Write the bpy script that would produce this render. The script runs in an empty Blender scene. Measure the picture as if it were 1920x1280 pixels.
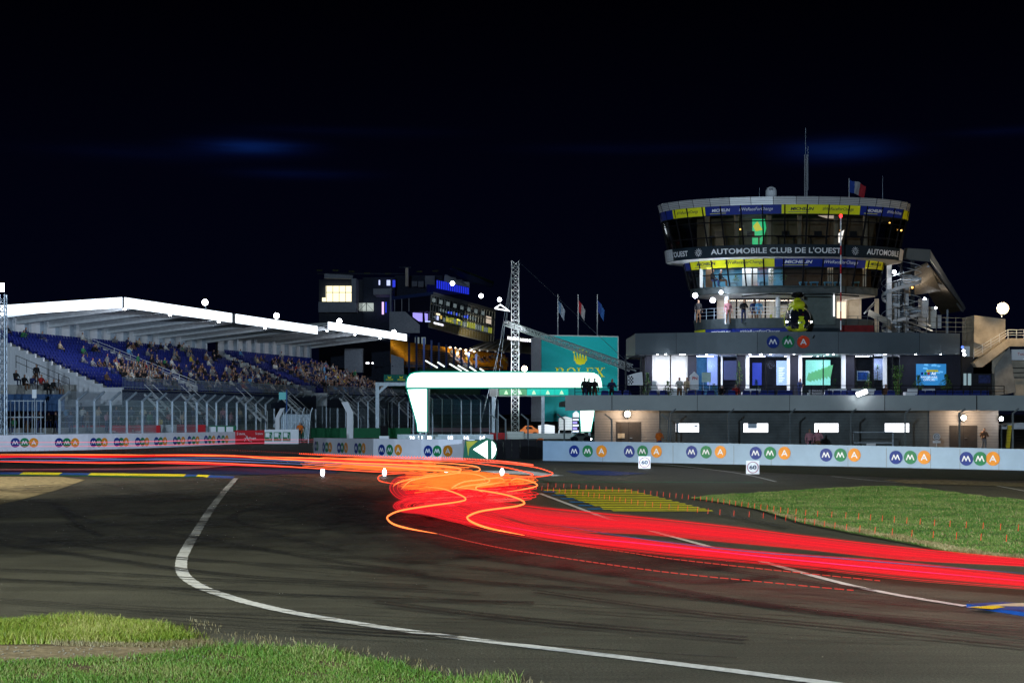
import bpy, math, random
import numpy as np
from mathutils import Vector
random.seed(7); rng = np.random.default_rng(7)
S = bpy.context.scene; COL = S.collection
R = math.radians
# ------------------------------------------------------------------ camera
H, F, HY = 2.7, 2900.0, 775.0            # eye height (m), focal length (px of 1920), horizon row
cam = bpy.data.objects.new('camera', bpy.data.cameras.new('camera')); COL.objects.link(cam)
cam.location = (0, 0, H); cam.rotation_euler = (R(90), 0, 0)
cam.data.sensor_width = 36; cam.data.lens = F*36/1920; cam.data.shift_y = (HY-640)/1920
cam.data.clip_end = 6000; S.camera = cam
# ------------------------------------------------------------------ world: night sky
w = bpy.data.worlds.new('World'); S.world = w; w.use_nodes = True
nt = w.node_tree; bg = nt.nodes['Background']; bg.inputs[1].default_value = 1.0
def wn(t, **k):
    n = nt.nodes.new(t)
    for a, b in k.items(): setattr(n, a, b)
    return n
def wm(op, a, b=None, c=None):
    n = wn('ShaderNodeMath', operation=op)
    for i, v in enumerate((a, b, c)):
        if v is None: continue
        if isinstance(v, (int, float)): n.inputs[i].default_value = v
        else: nt.links.new(v, n.inputs[i])
    return n.outputs[0]
tc = wn('ShaderNodeTexCoord'); sx = wn('ShaderNodeSeparateXYZ'); nt.links.new(tc.outputs['Generated'], sx.inputs[0])
az = wm('ARCTAN2', sx.outputs[0], sx.outputs[1]); el = wm('ARCSINE', sx.outputs[2])
ramp = wn('ShaderNodeValToRGB'); nt.links.new(el, ramp.inputs[0])
e = ramp.color_ramp.elements
e[0].position = 0.0; e[0].color = (0.0007, 0.0013, 0.006, 1)
e[1].position = 0.30; e[1].color = (0.00003, 0.00003, 0.00012, 1)
x = ramp.color_ramp.elements.new(0.15); x.color = (0.00045, 0.0006, 0.0036, 1)
tot = None
for (px, py, wx, wz, a) in ((465, 282, 72, 11, 1.3), (1575, 292, 75, 15, 1.2), (560, 330, 90, 8, .3), (640, 250, 150, 8, .10), (1190, 280, 150, 8, .12), (1890, 272, 80, 7, .15), (300, 300, 170, 12, .12)):
    a0 = math.atan((px-960)/F); e0 = math.atan((HY-py)/F)
    dx = wm('DIVIDE', wm('SUBTRACT', az, a0), wx/F); dz = wm('DIVIDE', wm('SUBTRACT', el, e0), wz/F)
    g = wm('MULTIPLY', wm('EXPONENT', wm('MULTIPLY', wm('ADD', wm('MULTIPLY', dx, dx), wm('MULTIPLY', dz, dz)), -0.8)), a)
    tot = g if tot is None else wm('ADD', tot, g)
mp = wn('ShaderNodeMapping'); mp.inputs['Scale'].default_value = (14, 14, 160); nt.links.new(tc.outputs['Generated'], mp.inputs[0])
nz = wn('ShaderNodeTexNoise'); nz.inputs['Scale'].default_value = 1.0; nz.inputs['Detail'].default_value = 3; nt.links.new(mp.outputs[0], nz.inputs[0])
cl = wm('MULTIPLY', tot, wm('MULTIPLY', nz.outputs[0], 1.7))
cc = wn('ShaderNodeMix', data_type='RGBA', blend_type='ADD'); cc.inputs[0].default_value = 1
cs = wn('ShaderNodeVectorMath', operation='SCALE'); cs.inputs[0].default_value = (0.0008, 0.006, 0.040); nt.links.new(cl, cs.inputs['Scale'])
nt.links.new(ramp.outputs[0], cc.inputs[6]); nt.links.new(cs.outputs[0], cc.inputs[7]); nt.links.new(cc.outputs[2], bg.inputs[0])
# ------------------------------------------------------------------ light: unseen spots standing for the circuit's floodlights
def spot(name, loc, tgt, power, col, ang, blend=.6, size=.6):
    l = bpy.data.lights.new(name, 'SPOT'); l.energy = power; l.color = col; l.spot_size = R(ang); l.spot_blend = blend; l.shadow_soft_size = size
    o = bpy.data.objects.new(name, l); COL.objects.link(o); o.location = loc
    o.rotation_euler = (Vector(tgt)-Vector(loc)).to_track_quat('-Z', 'Y').to_euler(); return o
def point(name, loc, power, col, size=.2):
    l = bpy.data.lights.new(name, 'POINT'); l.energy = power; l.color = col; l.shadow_soft_size = size
    o = bpy.data.objects.new(name, l); COL.objects.link(o); o.location = loc; return o
def area(name, loc, tgt, power, col, sx, sy):
    l = bpy.data.lights.new(name, 'AREA'); l.energy = power; l.color = col; l.shape = 'RECTANGLE'; l.size = sx; l.size_y = sy
    o = bpy.data.objects.new(name, l); COL.objects.link(o); o.location = loc
    o.rotation_euler = (Vector(tgt)-Vector(loc)).to_track_quat('-Z', 'Y').to_euler(); return o
spot('unseen_track_spot', (-14, -32, 9.5), (4, 100, 6), 245000, (.66, .84, 1.0), 64)
spot('stand_fill_spot', (28, 30, 9), (-30, 122, 3), 150000, (.62, .80, 1), 26, .8)  # added unseen spots, from here to the gravel one, each brightening one area
spot('corner_fill_spot', (-11, 22, 10), (-4, 23, 0), 5200, (1, .97, .74), 150, 1.0)
spot('corner_fill_spot', (12, 23, 11), (8, 24, 0), 6400, (1, .98, .80), 150, 1.0)
spot('infield_fill_spot', (62, 30, 17), (15, 43, 0), 200000, (1, 1, .76), 40, 1.0)
spot('gravel_fill_spot', (-62, 40, 14), (-20, 59, 0), 420000, (1, .93, .78), 30, 1.0)
S.view_settings.view_transform = 'Standard'; S.view_settings.look = 'None'; S.view_settings.exposure = 0; S.view_settings.gamma = 1
S.render.engine = 'CYCLES'
S.cycles.max_bounces = 5; S.cycles.diffuse_bounces = 2; S.cycles.glossy_bounces = 3; S.cycles.transmission_bounces = 3; S.cycles.transparent_max_bounces = 64
S.cycles.sample_clamp_indirect = 3
# ------------------------------------------------------------------ point helpers
def P(px, py, D): return Vector(((px-960)*D/F, D, H-(py-HY)*D/F))
def G(px, py, z=0.0):
    D = (H-z)*F/(py-HY); return Vector(((px-960)*D/F, D, z))
def X_(px, D): return (px-960)*D/F
def Z_(py, D): return H-(py-HY)*D/F
# ------------------------------------------------------------------ materials
MATS = {}
def mat(name, col, rough=.6, metal=0., var=.15, scale=3., bump=0., spec=.15, coat=0., stretch=(1, 1, 1)):
    if name in MATS: return MATS[name]
    m = bpy.data.materials.new(name); m.use_nodes = True; MATS[name] = m
    n = m.node_tree.nodes; L = m.node_tree.links; b = n['Principled BSDF']
    b.inputs['Roughness'].default_value = rough; b.inputs['Metallic'].default_value = metal
    b.inputs['Specular IOR Level'].default_value = spec; b.inputs['Coat Weight'].default_value = coat
    t = n.new('ShaderNodeTexCoord'); mp = n.new('ShaderNodeMapping'); mp.inputs['Scale'].default_value = stretch; L.new(t.outputs['Object'], mp.inputs[0])
    z = n.new('ShaderNodeTexNoise'); z.inputs['Scale'].default_value = scale; z.inputs['Detail'].default_value = 6; z.inputs['Roughness'].default_value = .65; L.new(mp.outputs[0], z.inputs[0])
    mx = n.new('ShaderNodeMix'); mx.data_type = 'RGBA'
    cr = n.new('ShaderNodeMapRange'); cr.inputs[1].default_value = .3; cr.inputs[2].default_value = .7; L.new(z.outputs[0], cr.inputs[0])
    mx.inputs[6].default_value = tuple(c*(1-var) for c in col)+(1,); mx.inputs[7].default_value = tuple(min(1, c*(1+var)) for c in col)+(1,)
    L.new(cr.outputs[0], mx.inputs[0]); L.new(mx.outputs[2], b.inputs['Base Color'])
    if bump:
        bp = n.new('ShaderNodeBump'); bp.inputs['Strength'].default_value = bump; bp.inputs['Distance'].default_value = .03; L.new(z.outputs[0], bp.inputs['Height']); L.new(bp.outputs[0], b.inputs['Normal'])
    return m
def emi(name, col, s, sample=False):
    if name in MATS: return MATS[name]
    m = bpy.data.materials.new(name); m.use_nodes = True; MATS[name] = m
    b = m.node_tree.nodes['Principled BSDF']; b.inputs['Base Color'].default_value = tuple(c*.3 for c in col)+(1,)
    b.inputs['Emission Color'].default_value = tuple(col)+(1,); b.inputs['Emission Strength'].default_value = s
    if not sample: m.cycles.emission_sampling = 'NONE'
    return m
def glassm(name, tint=(.8, .85, .9), refl=.10):
    if name in MATS: return MATS[name]
    m = bpy.data.materials.new(name); m.use_nodes = True; MATS[name] = m
    n = m.node_tree.nodes; L = m.node_tree.links; n.remove(n['Principled BSDF'])
    a = n.new('ShaderNodeBsdfTransparent'); a.inputs[0].default_value = tint+(1,)
    g = n.new('ShaderNodeBsdfGlossy'); g.inputs['Roughness'].default_value = .03
    f = n.new('ShaderNodeFresnel'); f.inputs[0].default_value = 1.5
    ad = n.new('ShaderNodeMath'); ad.operation = 'ADD'; ad.inputs[1].default_value = refl; ad.use_clamp = True; L.new(f.outputs[0], ad.inputs[0])
    x = n.new('ShaderNodeMixShader'); L.new(ad.outputs[0], x.inputs[0]); L.new(a.outputs[0], x.inputs[1]); L.new(g.outputs[0], x.inputs[2])
    L.new(x.outputs[0], n['Material Output'].inputs[0]); return m
def netm(name, col=(.42, .52, .62), fac=.30):
    m = bpy.data.materials.new(name); m.use_nodes = True; n = m.node_tree.nodes; L = m.node_tree.links; b = n['Principled BSDF']
    b.inputs['Base Color'].default_value = col+(1,); b.inputs['Roughness'].default_value = .4; b.inputs['Metallic'].default_value = .3
    t = n.new('ShaderNodeTexCoord'); s = n.new('ShaderNodeSeparateXYZ'); L.new(t.outputs['Object'], s.inputs[0])
    def fr(v, k, th):
        a = n.new('ShaderNodeMath'); a.operation = 'MULTIPLY'; a.inputs[1].default_value = k; L.new(v, a.inputs[0])
        c = n.new('ShaderNodeMath'); c.operation = 'FRACT'; L.new(a.outputs[0], c.inputs[0])
        d = n.new('ShaderNodeMath'); d.operation = 'LESS_THAN'; d.inputs[1].default_value = th; L.new(c.outputs[0], d.inputs[0]); return d.outputs[0]
    ax = n.new('ShaderNodeMath'); ax.operation = 'ADD'; L.new(s.outputs[0], ax.inputs[0]); L.new(s.outputs[1], ax.inputs[1])
    mx = n.new('ShaderNodeMath'); mx.operation = 'MAXIMUM'; L.new(fr(ax.outputs[0], 12, fac*.55), mx.inputs[0]); L.new(fr(s.outputs[2], 12, fac*.55), mx.inputs[1])
    L.new(mx.outputs[0], b.inputs['Alpha']); return m
M = dict(
 white=mat('white_paint', (.72, .75, .80), .45, var=.05), board=mat('board_vinyl', (.70, .73, .82), .5, var=.06, scale=1.2),
 concrete=mat('concrete', (.22, .22, .21), .85, var=.25, scale=1.5, bump=.3), concrete_d=mat('dark_concrete', (.085, .10, .105), .85, var=.35, scale=.7, bump=.3),
 conc_w=mat('weathered_concrete', (.34, .30, .24), .85, var=.3, scale=1.1, bump=.4),
 clad=mat('beige_cladding', (.20, .185, .175), .6, var=.12, scale=1.), fascia=mat('grey_metal_panel', (.17, .185, .19), .42, metal=.15, var=.12, scale=.5, stretch=(1, 1, .2)),
 steel=mat('galvanised_steel', (.36, .42, .49), .45, metal=.5, var=.2), steel_l=mat('light_steel', (.50, .53, .56), .5, metal=.2, var=.15),
 dark=mat('dark_metal', (.02, .022, .028), .5, metal=.3), black=mat('black_paint', (.006, .006, .008), .8, spec=.1), navy=mat('navy_steel', (.015, .02, .05), .5, var=.2),
 siding=mat('pale_corrugated_siding', (.58, .60, .64), .55, var=.12, scale=.8, stretch=(1, 1, .15)), seat=mat('blue_seat_plastic', (.005, .014, .15), .65, var=.35, spec=.15),
 seat_y=mat('yellow_seat_plastic', (.55, .22, .01), .45, var=.25), roofp=mat('roof_panel', (.055, .065, .08), .5, metal=.2, var=.15),
 yel=mat('banner_yellow', (.80, .80, .02), .5, var=.05), blu=mat('banner_blue', (.012, .03, .25), .5, var=.08), navyb=mat('banner_dark', (.012, .022, .032), .5),
 txtw=mat('lettering_white', (.75, .78, .82), .5, var=.03), txtd=mat('lettering_dark', (.01, .02, .06), .5, var=.03), txty=mat('lettering_gold', (.75, .68, .03), .5, var=.05),
 teal=mat('teal_banner', (.0, .16, .13), .5, var=.06), heli=mat('helicopter_paint', (.55, .62, .02), .25, coat=.6, var=.05), hglass=mat('dark_canopy_glass', (.01, .012, .02), .06, spec=.9),
 red=mat('red_board', (.45, .012, .02), .5, var=.08), green=mat('green_board', (.01, .16, .07), .5, var=.08), wood=mat('brown_wood', (.12, .07, .04), .7),
 plantm=mat('plant_leaf', (.05, .12, .02), .6, var=.5, scale=8), curtain=mat('white_curtain', (.7, .7, .68), .8, var=.1), skin=mat('skin', (.30, .17, .12), .6, var=.08),
 orange=mat('orange_hi_vis', (.7, .13, .01), .5), chrome=mat('lamp_housing', (.25, .26, .28), .3, metal=.7), interior=mat('interior_wall', (.40, .38, .36), .7), bluew=mat('interior_blue', (.10, .28, .40), .7),
 m_blue=mat('disc_blue', (.006, .03, .22), .35), m_green=mat('disc_green', (.008, .18, .07), .35), m_orange=mat('disc_orange', (.72, .26, .02), .35), m_red=mat('disc_red', (.6, .05, .015), .35))
M['led'] = emi('led_white', (.80, .90, 1.0), 3.2, True); M['arch'] = emi('arch_light', (.72, 1.0, .92), 3.2, True)
M['lampw'] = emi('lamp_white', (.92, .95, 1.0), 30); M['lampwarm'] = emi('lamp_warm', (1, .74, .45), 30); M['win'] = emi('lit_window', (.93, .95, 1), 3.0); M['winwarm'] = emi('lit_window_warm', (1, .88, .55), 1.6)
M['redlamp'] = emi('lamp_red', (1, .02, .02), 6); M['glass'] = glassm('clear_glass'); M['dglass'] = glassm('tinted_glass', (.62, .62, .60), .03)
M['net'] = netm('wire_mesh'); M['lat'] = mat('white_lattice', (.65, .68, .7), .5); M['pdark'] = mat('dark_post_steel', (.09, .11, .12), .6, metal=.3)  # pdark is a plain darker steel tone
# ------------------------------------------------------------------ mesh builder
class MB:
    def __init__(s, tf=None): s.v = []; s.f = []; s.m = []; s.tf = tf
    def add(s, vs, fs, m=0):
        o = len(s.v)
        for p in vs: s.v.append(tuple(s.tf(*p)) if s.tf else tuple(p))
        for f in fs: s.f.append(tuple(o+i for i in f)); s.m.append(m)
        return s
    def box(s, x0, x1, y0, y1, z0, z1, m=0):
        return s.add([(x0, y0, z0), (x1, y0, z0), (x1, y1, z0), (x0, y1, z0), (x0, y0, z1), (x1, y0, z1), (x1, y1, z1), (x0, y1, z1)],
              [(0, 3, 2, 1), (4, 5, 6, 7), (0, 1, 5, 4), (1, 2, 6, 5), (2, 3, 7, 6), (3, 0, 4, 7)], m)
    def bar(s, a, b, w, h, m=0):
        a = Vector(a); b = Vector(b); d = (b-a).normalized(); up = Vector((0, 0, 1))
        if abs(d.z) > .95: up = Vector((0, 1, 0))
        r = d.cross(up).normalized()*w/2; u = r.cross(d).normalized()*h/2
        vs = [a-r-u, a+r-u, a+r+u, a-r+u, b-r-u, b+r-u, b+r+u, b-r+u]
        return s.add(vs, [(0, 1, 2, 3), (7, 6, 5, 4), (0, 4, 5, 1), (1, 5, 6, 2), (2, 6, 7, 3), (3, 7, 4, 0)], m)
    def prism(s, pts, ext, m=0):
        n = len(pts); e = Vector(ext); vs = [Vector(p) for p in pts]; vs += [p+e for p in vs]
        return s.add(vs, [tuple(range(n)), tuple(range(2*n-1, n-1, -1))]+[(i, i+n, (i+1) % n+n, (i+1) % n) for i in range(n)], m)
    def tube(s, pts, r, n=6, m=0, close=True):
        pts = [Vector(p) for p in pts]; k = len(pts); rs = r if isinstance(r, (list, tuple)) else [r]*k; vs = []
        for i, p in enumerate(pts):
            d = (pts[min(i+1, k-1)]-pts[max(i-1, 0)])
            d = d.normalized() if d.length > 1e-9 else Vector((0, 0, 1))
            up = Vector((0, 0, 1)) if abs(d.z) < .9 else Vector((0, 1, 0))
            a = d.cross(up).normalized(); b = a.cross(d)
            for j in range(n):
                t = 2*math.pi*j/n; vs.append(p+(a*math.cos(t)+b*math.sin(t))*rs[i])
        fs = [(i*n+j, i*n+(j+1) % n, (i+1)*n+(j+1) % n, (i+1)*n+j) for i in range(k-1) for j in range(n)]
        if close: fs += [tuple(range(n-1, -1, -1)), tuple((k-1)*n+j for j in range(n))]
        return s.add(vs, fs, m)
    def loft(s, rings, m=0, cap=True):
        n = len(rings[0]); vs = [p for r in rings for p in r]
        fs = [(i*n+j, i*n+(j+1) % n, (i+1)*n+(j+1) % n, (i+1)*n+j) for i in range(len(rings)-1) for j in range(n)]
        if cap: fs += [tuple(range(n-1, -1, -1)), tuple((len(rings)-1)*n+j for j in range(n))]
        return s.add(vs, fs, m)
    def lathe(s, c, prof, n=14, m=0, axis='z'):
        rings = []
        for (r, h) in prof:
            ring = []
            for j in range(n):
                t = 2*math.pi*j/n; a, b = r*math.cos(t), r*math.sin(t)
                ring.append((c[0]+a, c[1]+b, c[2]+h) if axis == 'z' else (c[0]+a, c[1]-h, c[2]+b))
            rings.append(ring)
        return s.loft(rings, m)
    def build(s, name, mats, parent=None, smooth=False):
        me = bpy.data.meshes.new(name); me.from_pydata(s.v, [], s.f)
        for mm in (mats if isinstance(mats, (list, tuple)) else [mats]): me.materials.append(mm)
        me.polygons.foreach_set('material_index', s.m)
        if smooth: me.polygons.foreach_set('use_smooth', [True]*len(s.f))
        me.update(); o = bpy.data.objects.new(name, me); COL.objects.link(o)
        if parent:
            o.parent = parent; o.matrix_parent_inverse = parent_inv(parent)
        return o
def parent_inv(p):
    from mathutils import Matrix
    return Matrix.LocRotScale(p.location, p.rotation_euler, p.scale).inverted()
def tag(o, label=None, cat=None, group=None, kind=None):
    if label: o['label'] = label
    if cat: o['category'] = cat
    if group: o['group'] = group
    if kind: o['kind'] = kind
    return o
def thing(name, loc, label, cat, group=None):
    o = bpy.data.objects.new(name, None); COL.objects.link(o); o.location = loc; o.empty_display_size = .3
    return tag(o, label, cat, group)
def copy_tree(o, parent=None):
    c = o.copy(); COL.objects.link(c)
    if parent: c.parent = parent
    for ch in list(o.children): copy_tree(ch, c)
    return c
# text -> flat mesh: (vertices as (x, y), faces), normalised to x 0..1 width with aspect kept
TC = {}
def txt(sr, bold=.0, shear=0.):
    k = (sr, bold, shear)
    if k in TC: return TC[k]
    c = bpy.data.curves.new('t', 'FONT'); c.body = sr; c.offset = bold; c.shear = shear; c.resolution_u = 3
    o = bpy.data.objects.new('t', c); COL.objects.link(o); bpy.context.view_layer.update()
    me = bpy.data.meshes.new_from_object(o.evaluated_get(bpy.context.evaluated_depsgraph_get()))
    v = [(p.co.x, p.co.y) for p in me.vertices]; f = [tuple(p.vertices) for p in me.polygons]
    bpy.data.objects.remove(o); bpy.data.curves.remove(c); bpy.data.meshes.remove(me)
    x0 = min(p[0] for p in v); x1 = max(p[0] for p in v); y0 = min(p[1] for p in v); y1 = max(p[1] for p in v)
    v = [((p[0]-x0)/(x1-x0), (p[1]-y0)/(y1-y0)) for p in v]; TC[k] = (v, f); return TC[k]
def flat_text(name, sr, p0, xd, w_, h_, m, parent, bold=.0, shear=0., zd=(0, 0, 1), off=.012):
    v, f = txt(sr, bold, shear); p0 = Vector(p0); xd = Vector(xd).normalized(); zd = Vector(zd); n = xd.cross(zd)
    b = MB(); b.add([p0+xd*(x*w_)+zd*(y*h_)+n*off for x, y in v], f); return b.build(name, m, parent)
# ------------------------------------------------------------------ rings around the tower
def arc_theta(px, a, b, cx, cy):
    t = 0.
    for _ in range(60):
        D = cy-b*math.cos(t); X = X_(px, D)-cx; t = t*.5+.5*math.asin(max(-1, min(1, X/a)))
    return t
def ring_pt(t, a, b, cx, cy, off=0.):
    p = Vector((cx+a*math.sin(t), cy-b*math.cos(t), 0)); n = Vector((math.sin(t)/a, -math.cos(t)/b, 0)).normalized(); return p+n*off
# ------------------------------------------------------------------ ground and track
def sheet(name, pts, z, m, kind='structure'):
    b = MB(); n = len(pts); b.add([(p[0], p[1], z) for p in pts], [tuple(range(n))]); o = b.build(name, m); tag(o, kind=kind); return o
def asphalt():
    m = bpy.data.materials.new('asphalt'); m.use_nodes = True; n = m.node_tree.nodes; L = m.node_tree.links; b = n['Principled BSDF']
    b.inputs['Roughness'].default_value = .62; b.inputs['Specular IOR Level'].default_value = .22
    t = n.new('ShaderNodeTexCoord')
    def noise(scale, det, sc=(1, 1, 1), rot=0):
        mp = n.new('ShaderNodeMapping'); mp.inputs['Scale'].default_value = sc; mp.inputs['Rotation'].default_value = (0, 0, rot); L.new(t.outputs['Object'], mp.inputs[0])
        z = n.new('ShaderNodeTexNoise'); z.inputs['Scale'].default_value = scale; z.inputs['Detail'].default_value = det; z.inputs['Roughness'].default_value = .7; L.new(mp.outputs[0], z.inputs[0]); return z.outputs[0]
    def rng_(v, a, c, lo, hi):
        r = n.new('ShaderNodeMapRange'); r.inputs[1].default_value = a; r.inputs[2].default_value = c; r.inputs[3].default_value = lo; r.inputs[4].default_value = hi; L.new(v, r.inputs[0]); return r.outputs[0]
    def mul(a, c):
        q = n.new('ShaderNodeMath'); q.operation = 'MULTIPLY'; L.new(a, q.inputs[0]); L.new(c, q.inputs[1]); return q.outputs[0]
    fine = rng_(noise(34, 9), .36, .64, .30, 1.85); big = rng_(noise(.22, 5), .35, .65, .72, 1.25); st = rng_(noise(1.0, 4, (.10, 1.7, 1), R(-7)), .38, .62, .84, 1.08)
    st2 = rng_(noise(2.2, 3, (.05, 2.2, 1), R(-16)), .42, .56, .88, 1.04)
    vo = n.new('ShaderNodeTexVoronoi'); vo.inputs['Scale'].default_value = 2.3; L.new(t.outputs['Object'], vo.inputs[0]); fl = n.new('ShaderNodeMath'); fl.operation = 'LESS_THAN'; fl.inputs[1].default_value = .018; L.new(vo.outputs['Distance'], fl.inputs[0])
    k = mul(mul(mul(fine, big), st), st2); sc = n.new('ShaderNodeVectorMath'); sc.operation = 'SCALE'; sc.inputs[0].default_value = (.060, .059, .046); L.new(k, sc.inputs['Scale'])
    mx = n.new('ShaderNodeMix'); mx.data_type = 'RGBA'; mx.inputs[7].default_value = (.18, .17, .15, 1); L.new(fl.outputs[0], mx.inputs[0]); L.new(sc.outputs[0], mx.inputs[6]); L.new(mx.outputs[2], b.inputs['Base Color'])
    bp = n.new('ShaderNodeBump'); bp.inputs['Strength'].default_value = .5; bp.inputs['Distance'].default_value = .01; L.new(fine, bp.inputs['Height']); L.new(bp.outputs[0], b.inputs['Normal'])
    return m
MA = asphalt()
soil = mat('soil', (.10, .075, .045), .9, var=.5, scale=2.5, bump=.5); grass_base = mat('grass_soil', (.035, .055, .018), .95, var=.5, scale=3, bump=.4)
gravel = mat('gravel', (.26, .21, .115), .9, var=.75, scale=4, bump=.9); sand = mat('sandy_path', (.20, .16, .10), .9, var=.5, scale=9, bump=.6)
sheet('ground', [(-2500, -300), (2500, -300), (2500, 4000), (-2500, 4000)], -.03, mat('dark_soil', (.05, .05, .045), .9, var=.3, scale=.3))
sheet('track', [(-90, 5), (90, 5), (90, 74), (34, 84), (10, 96), (-2, 150), (6, 420), (-4, 420), (-30, 140), (-60, 118), (-90, 118)], 0.0, MA)
def pxsheet(name, pts, z, m, kind='structure'): return sheet(name, [G(a, b, z)[:2] for a, b in pts], z, m, kind)
def smooth_path(pts, n=12):
    P_ = [Vector(p) for p in pts]; out = []
    for i in range(len(P_)-1):
        a = P_[max(i-1, 0)]; b = P_[i]; c = P_[i+1]; d = P_[min(i+2, len(P_)-1)]
        for k in range(n):
            t = k/n; out.append(.5*((2*b)+(c-a)*t+(2*a-5*b+4*c-d)*t*t+(3*b-a-3*c+d)*t**3))
    out.append(P_[-1]); return out
def ribbon(b, pts, wd, z, m=0):
    vs = []; n = len(pts)
    for i, p in enumerate(pts):
        d = pts[min(i+1, n-1)]-pts[max(i-1, 0)]; d.z = 0
        r = Vector((d.y, -d.x, 0)).normalized()*((wd[i] if isinstance(wd, list) else wd)/2)
        vs += [(p.x-r.x, p.y-r.y, z), (p.x+r.x, p.y+r.y, z)]
    b.add(vs, [(2*i, 2*i+1, 2*i+3, 2*i+2) for i in range(n-1)], m)
def gpath(pp, n=10, z=0): return smooth_path([G(a, b, z) for a, b in pp], n)
wline = mat('road_marking_white', (.55, .56, .57), .6, var=.28, scale=9, bump=.2)
wob = lambda ps, a: [p+Vector((rng.normal(0, a), rng.normal(0, a), 0)) for p in ps]
b = MB(); ribbon(b, wob(gpath([(443, 896), (418, 925), (395, 955), (370, 995), (349, 1030), (340, 1053), (343, 1075), (362, 1093), (400, 1110), (470, 1131), (560, 1151), (700, 1174), (850, 1195), (1000, 1213), (1200, 1237), (1400, 1262), (1600, 1288), (1750, 1310)], 14), .004), .21, .012)
tag(b.build('track_edge_marking', wline), kind='structure')
b = MB(); ribbon(b, wob(gpath([(1012, 925), (1060, 943), (1130, 969), (1200, 990), (1300, 1017), (1400, 1045), (1500, 1073), (1600, 1099), (1700, 1119), (1812, 1137)], 14), .003), .15, .012)
tag(b.build('inner_edge_marking', wline), kind='structure')
b = MB()
for pp, wd in (([(1180, 866), (1260, 872), (1340, 881), (1400, 890), (1455, 903)], .12), ([(1560, 893), (1640, 901), (1700, 905)], .12), ([(1780, 902), (1850, 908), (1930, 922)], .12), ([(1000, 890), (1030, 892), (1050, 891)], .5)):
    ribbon(b, gpath(pp), wd, .012)
b.add([G(902, 882, .012), G(990, 882, .012), G(1055, 891, .012), G(930, 887, .012)], [(0, 1, 2, 3)]); tag(b.build('far_track_marking', wline), kind='structure')
b = MB(); ribbon(b, gpath([(1010, 903), (1150, 904), (1300, 904), (1430, 905)]), .28, .014); ribbon(b, gpath([(-40, 877), (100, 876), (250, 873), (330, 872)]), .6, .014)
tag(b.build('green_painted_strip', mat('green_track_paint', (.01, .20, .10), .6, var=.3)), kind='structure')
pxsheet('blue_painted_patch', [(1060, 883), (1120, 881), (1215, 887), (1150, 891), (1090, 889)], .014, mat('blue_track_paint', (.008, .03, .15), .6, var=.3))
# yellow/blue hatching
by, bb, bm_ = MB(), MB(), MB()
for i in range(13):
    y = 917.5+i*3.2; t = i/12
    xl = 1022+95*t; xr = 1182+152*t; xm = 1018+128*t
    by.add([G(xl if i % 2 else xm, y, .013), G(xr, y, .013), G(xr+4, y+1.5, .013), G((xl if i % 2 else xm)+4, y+1.5, .013)], [(0, 1, 2, 3)])
    if i % 2: bb.add([G(1008+100*t, y-.3, .016), G(1030+105*t, y-.3, .016), G(1036+105*t, y+1.5, .016), G(1012+100*t, y+1.5, .016)], [(0, 1, 2, 3)])
tag(by.build('yellow_hatching', mat('yellow_track_paint', (.80, .74, .02), .6, var=.2, scale=8)), kind='structure'); tag(bb.build('blue_hatching', mat('blue_hatch_paint', (.02, .18, .50), .6, var=.25, scale=8)), kind='structure')
# verges
grass_dark = mat('far_grass', (.02, .028, .010), .95, var=.6, scale=1.4, bump=.4)
pxsheet('verge', [(1018, 866), (1300, 869), (1600, 876), (2000, 884), (2100, 905), (1700, 896), (1450, 886), (1230, 874)], .008, grass_dark)
pxsheet('far_gravel_strip', [(1655, 899), (1760, 899), (2100, 911), (2100, 917), (1820, 909), (1700, 906)], .018, gravel)
pxsheet('gravel_trap', [(-200, 893), (110, 893), (160, 899), (110, 917), (60, 931), (0, 945), (-200, 968)], .010, gravel)
pxsheet('roadside_earth', [(-90, 1168), (60, 1164), (200, 1166), (345, 1182), (372, 1202), (470, 1212), (600, 1222), (690, 1238), (800, 1262), (900, 1285), (1000, 1330), (900, 1700), (-300, 1700), (-300, 1200)], .006, soil)
pxsheet('sandy_path', [(-100, 1208), (40, 1210), (130, 1211), (230, 1212), (330, 1214), (400, 1219), (330, 1226), (200, 1236), (60, 1240), (-100, 1242)], .014, sand)
pxsheet('wall_foot_gravel', [(-80, 846.5), (120, 844.5), (240, 841), (330, 838), (330, 843), (120, 852), (-80, 853)], .009, mat('dull_gravel', (.12, .09, .07), .9, var=.4, scale=6))
# left kerb: blue / white / yellow blocks, raised a little, with a white wedge behind
kb = MB(); cols = ['blu', 'yel', 'blu', 'yel', 'yel', 'blu', 'yel', 'blu']
ky = mat('kerb_yellow', (.62, .55, .02), .5, var=.15); kbl = mat('kerb_blue', (.010, .06, .25), .5, var=.2); kw = mat('kerb_white', (.62, .64, .66), .5, var=.15); kbg = mat('kerb_beige', (.45, .40, .30), .6, var=.15)
segs = [(-120, 36, 1), (36, 74, 0), (74, 110, 0), (110, 164, 1), (164, 222, 0), (222, 280, 0), (280, 344, 0), (344, 366, 1), (366, 388, 0), (388, 436, 1)]
for (a, c, k) in segs:
    y = lambda x: 886.5+max(0, x)*.0125+(0 if x < 350 else (x-350)*.035)
    p0, p1, p2, p3 = G(a, y(a)+1.8), G(c, y(c)+1.8), G(c, y(c)-1.6), G(a, y(a)-1.6)
    kb.add([p0, p1, p1+Vector((0, .6, .07)), p0+Vector((0, .6, .07)), p2, p3], [(0, 1, 2, 3), (3, 2, 4, 5)], k)
tag(kb.build('kerb', [ky, kbl]), kind='structure')
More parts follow.
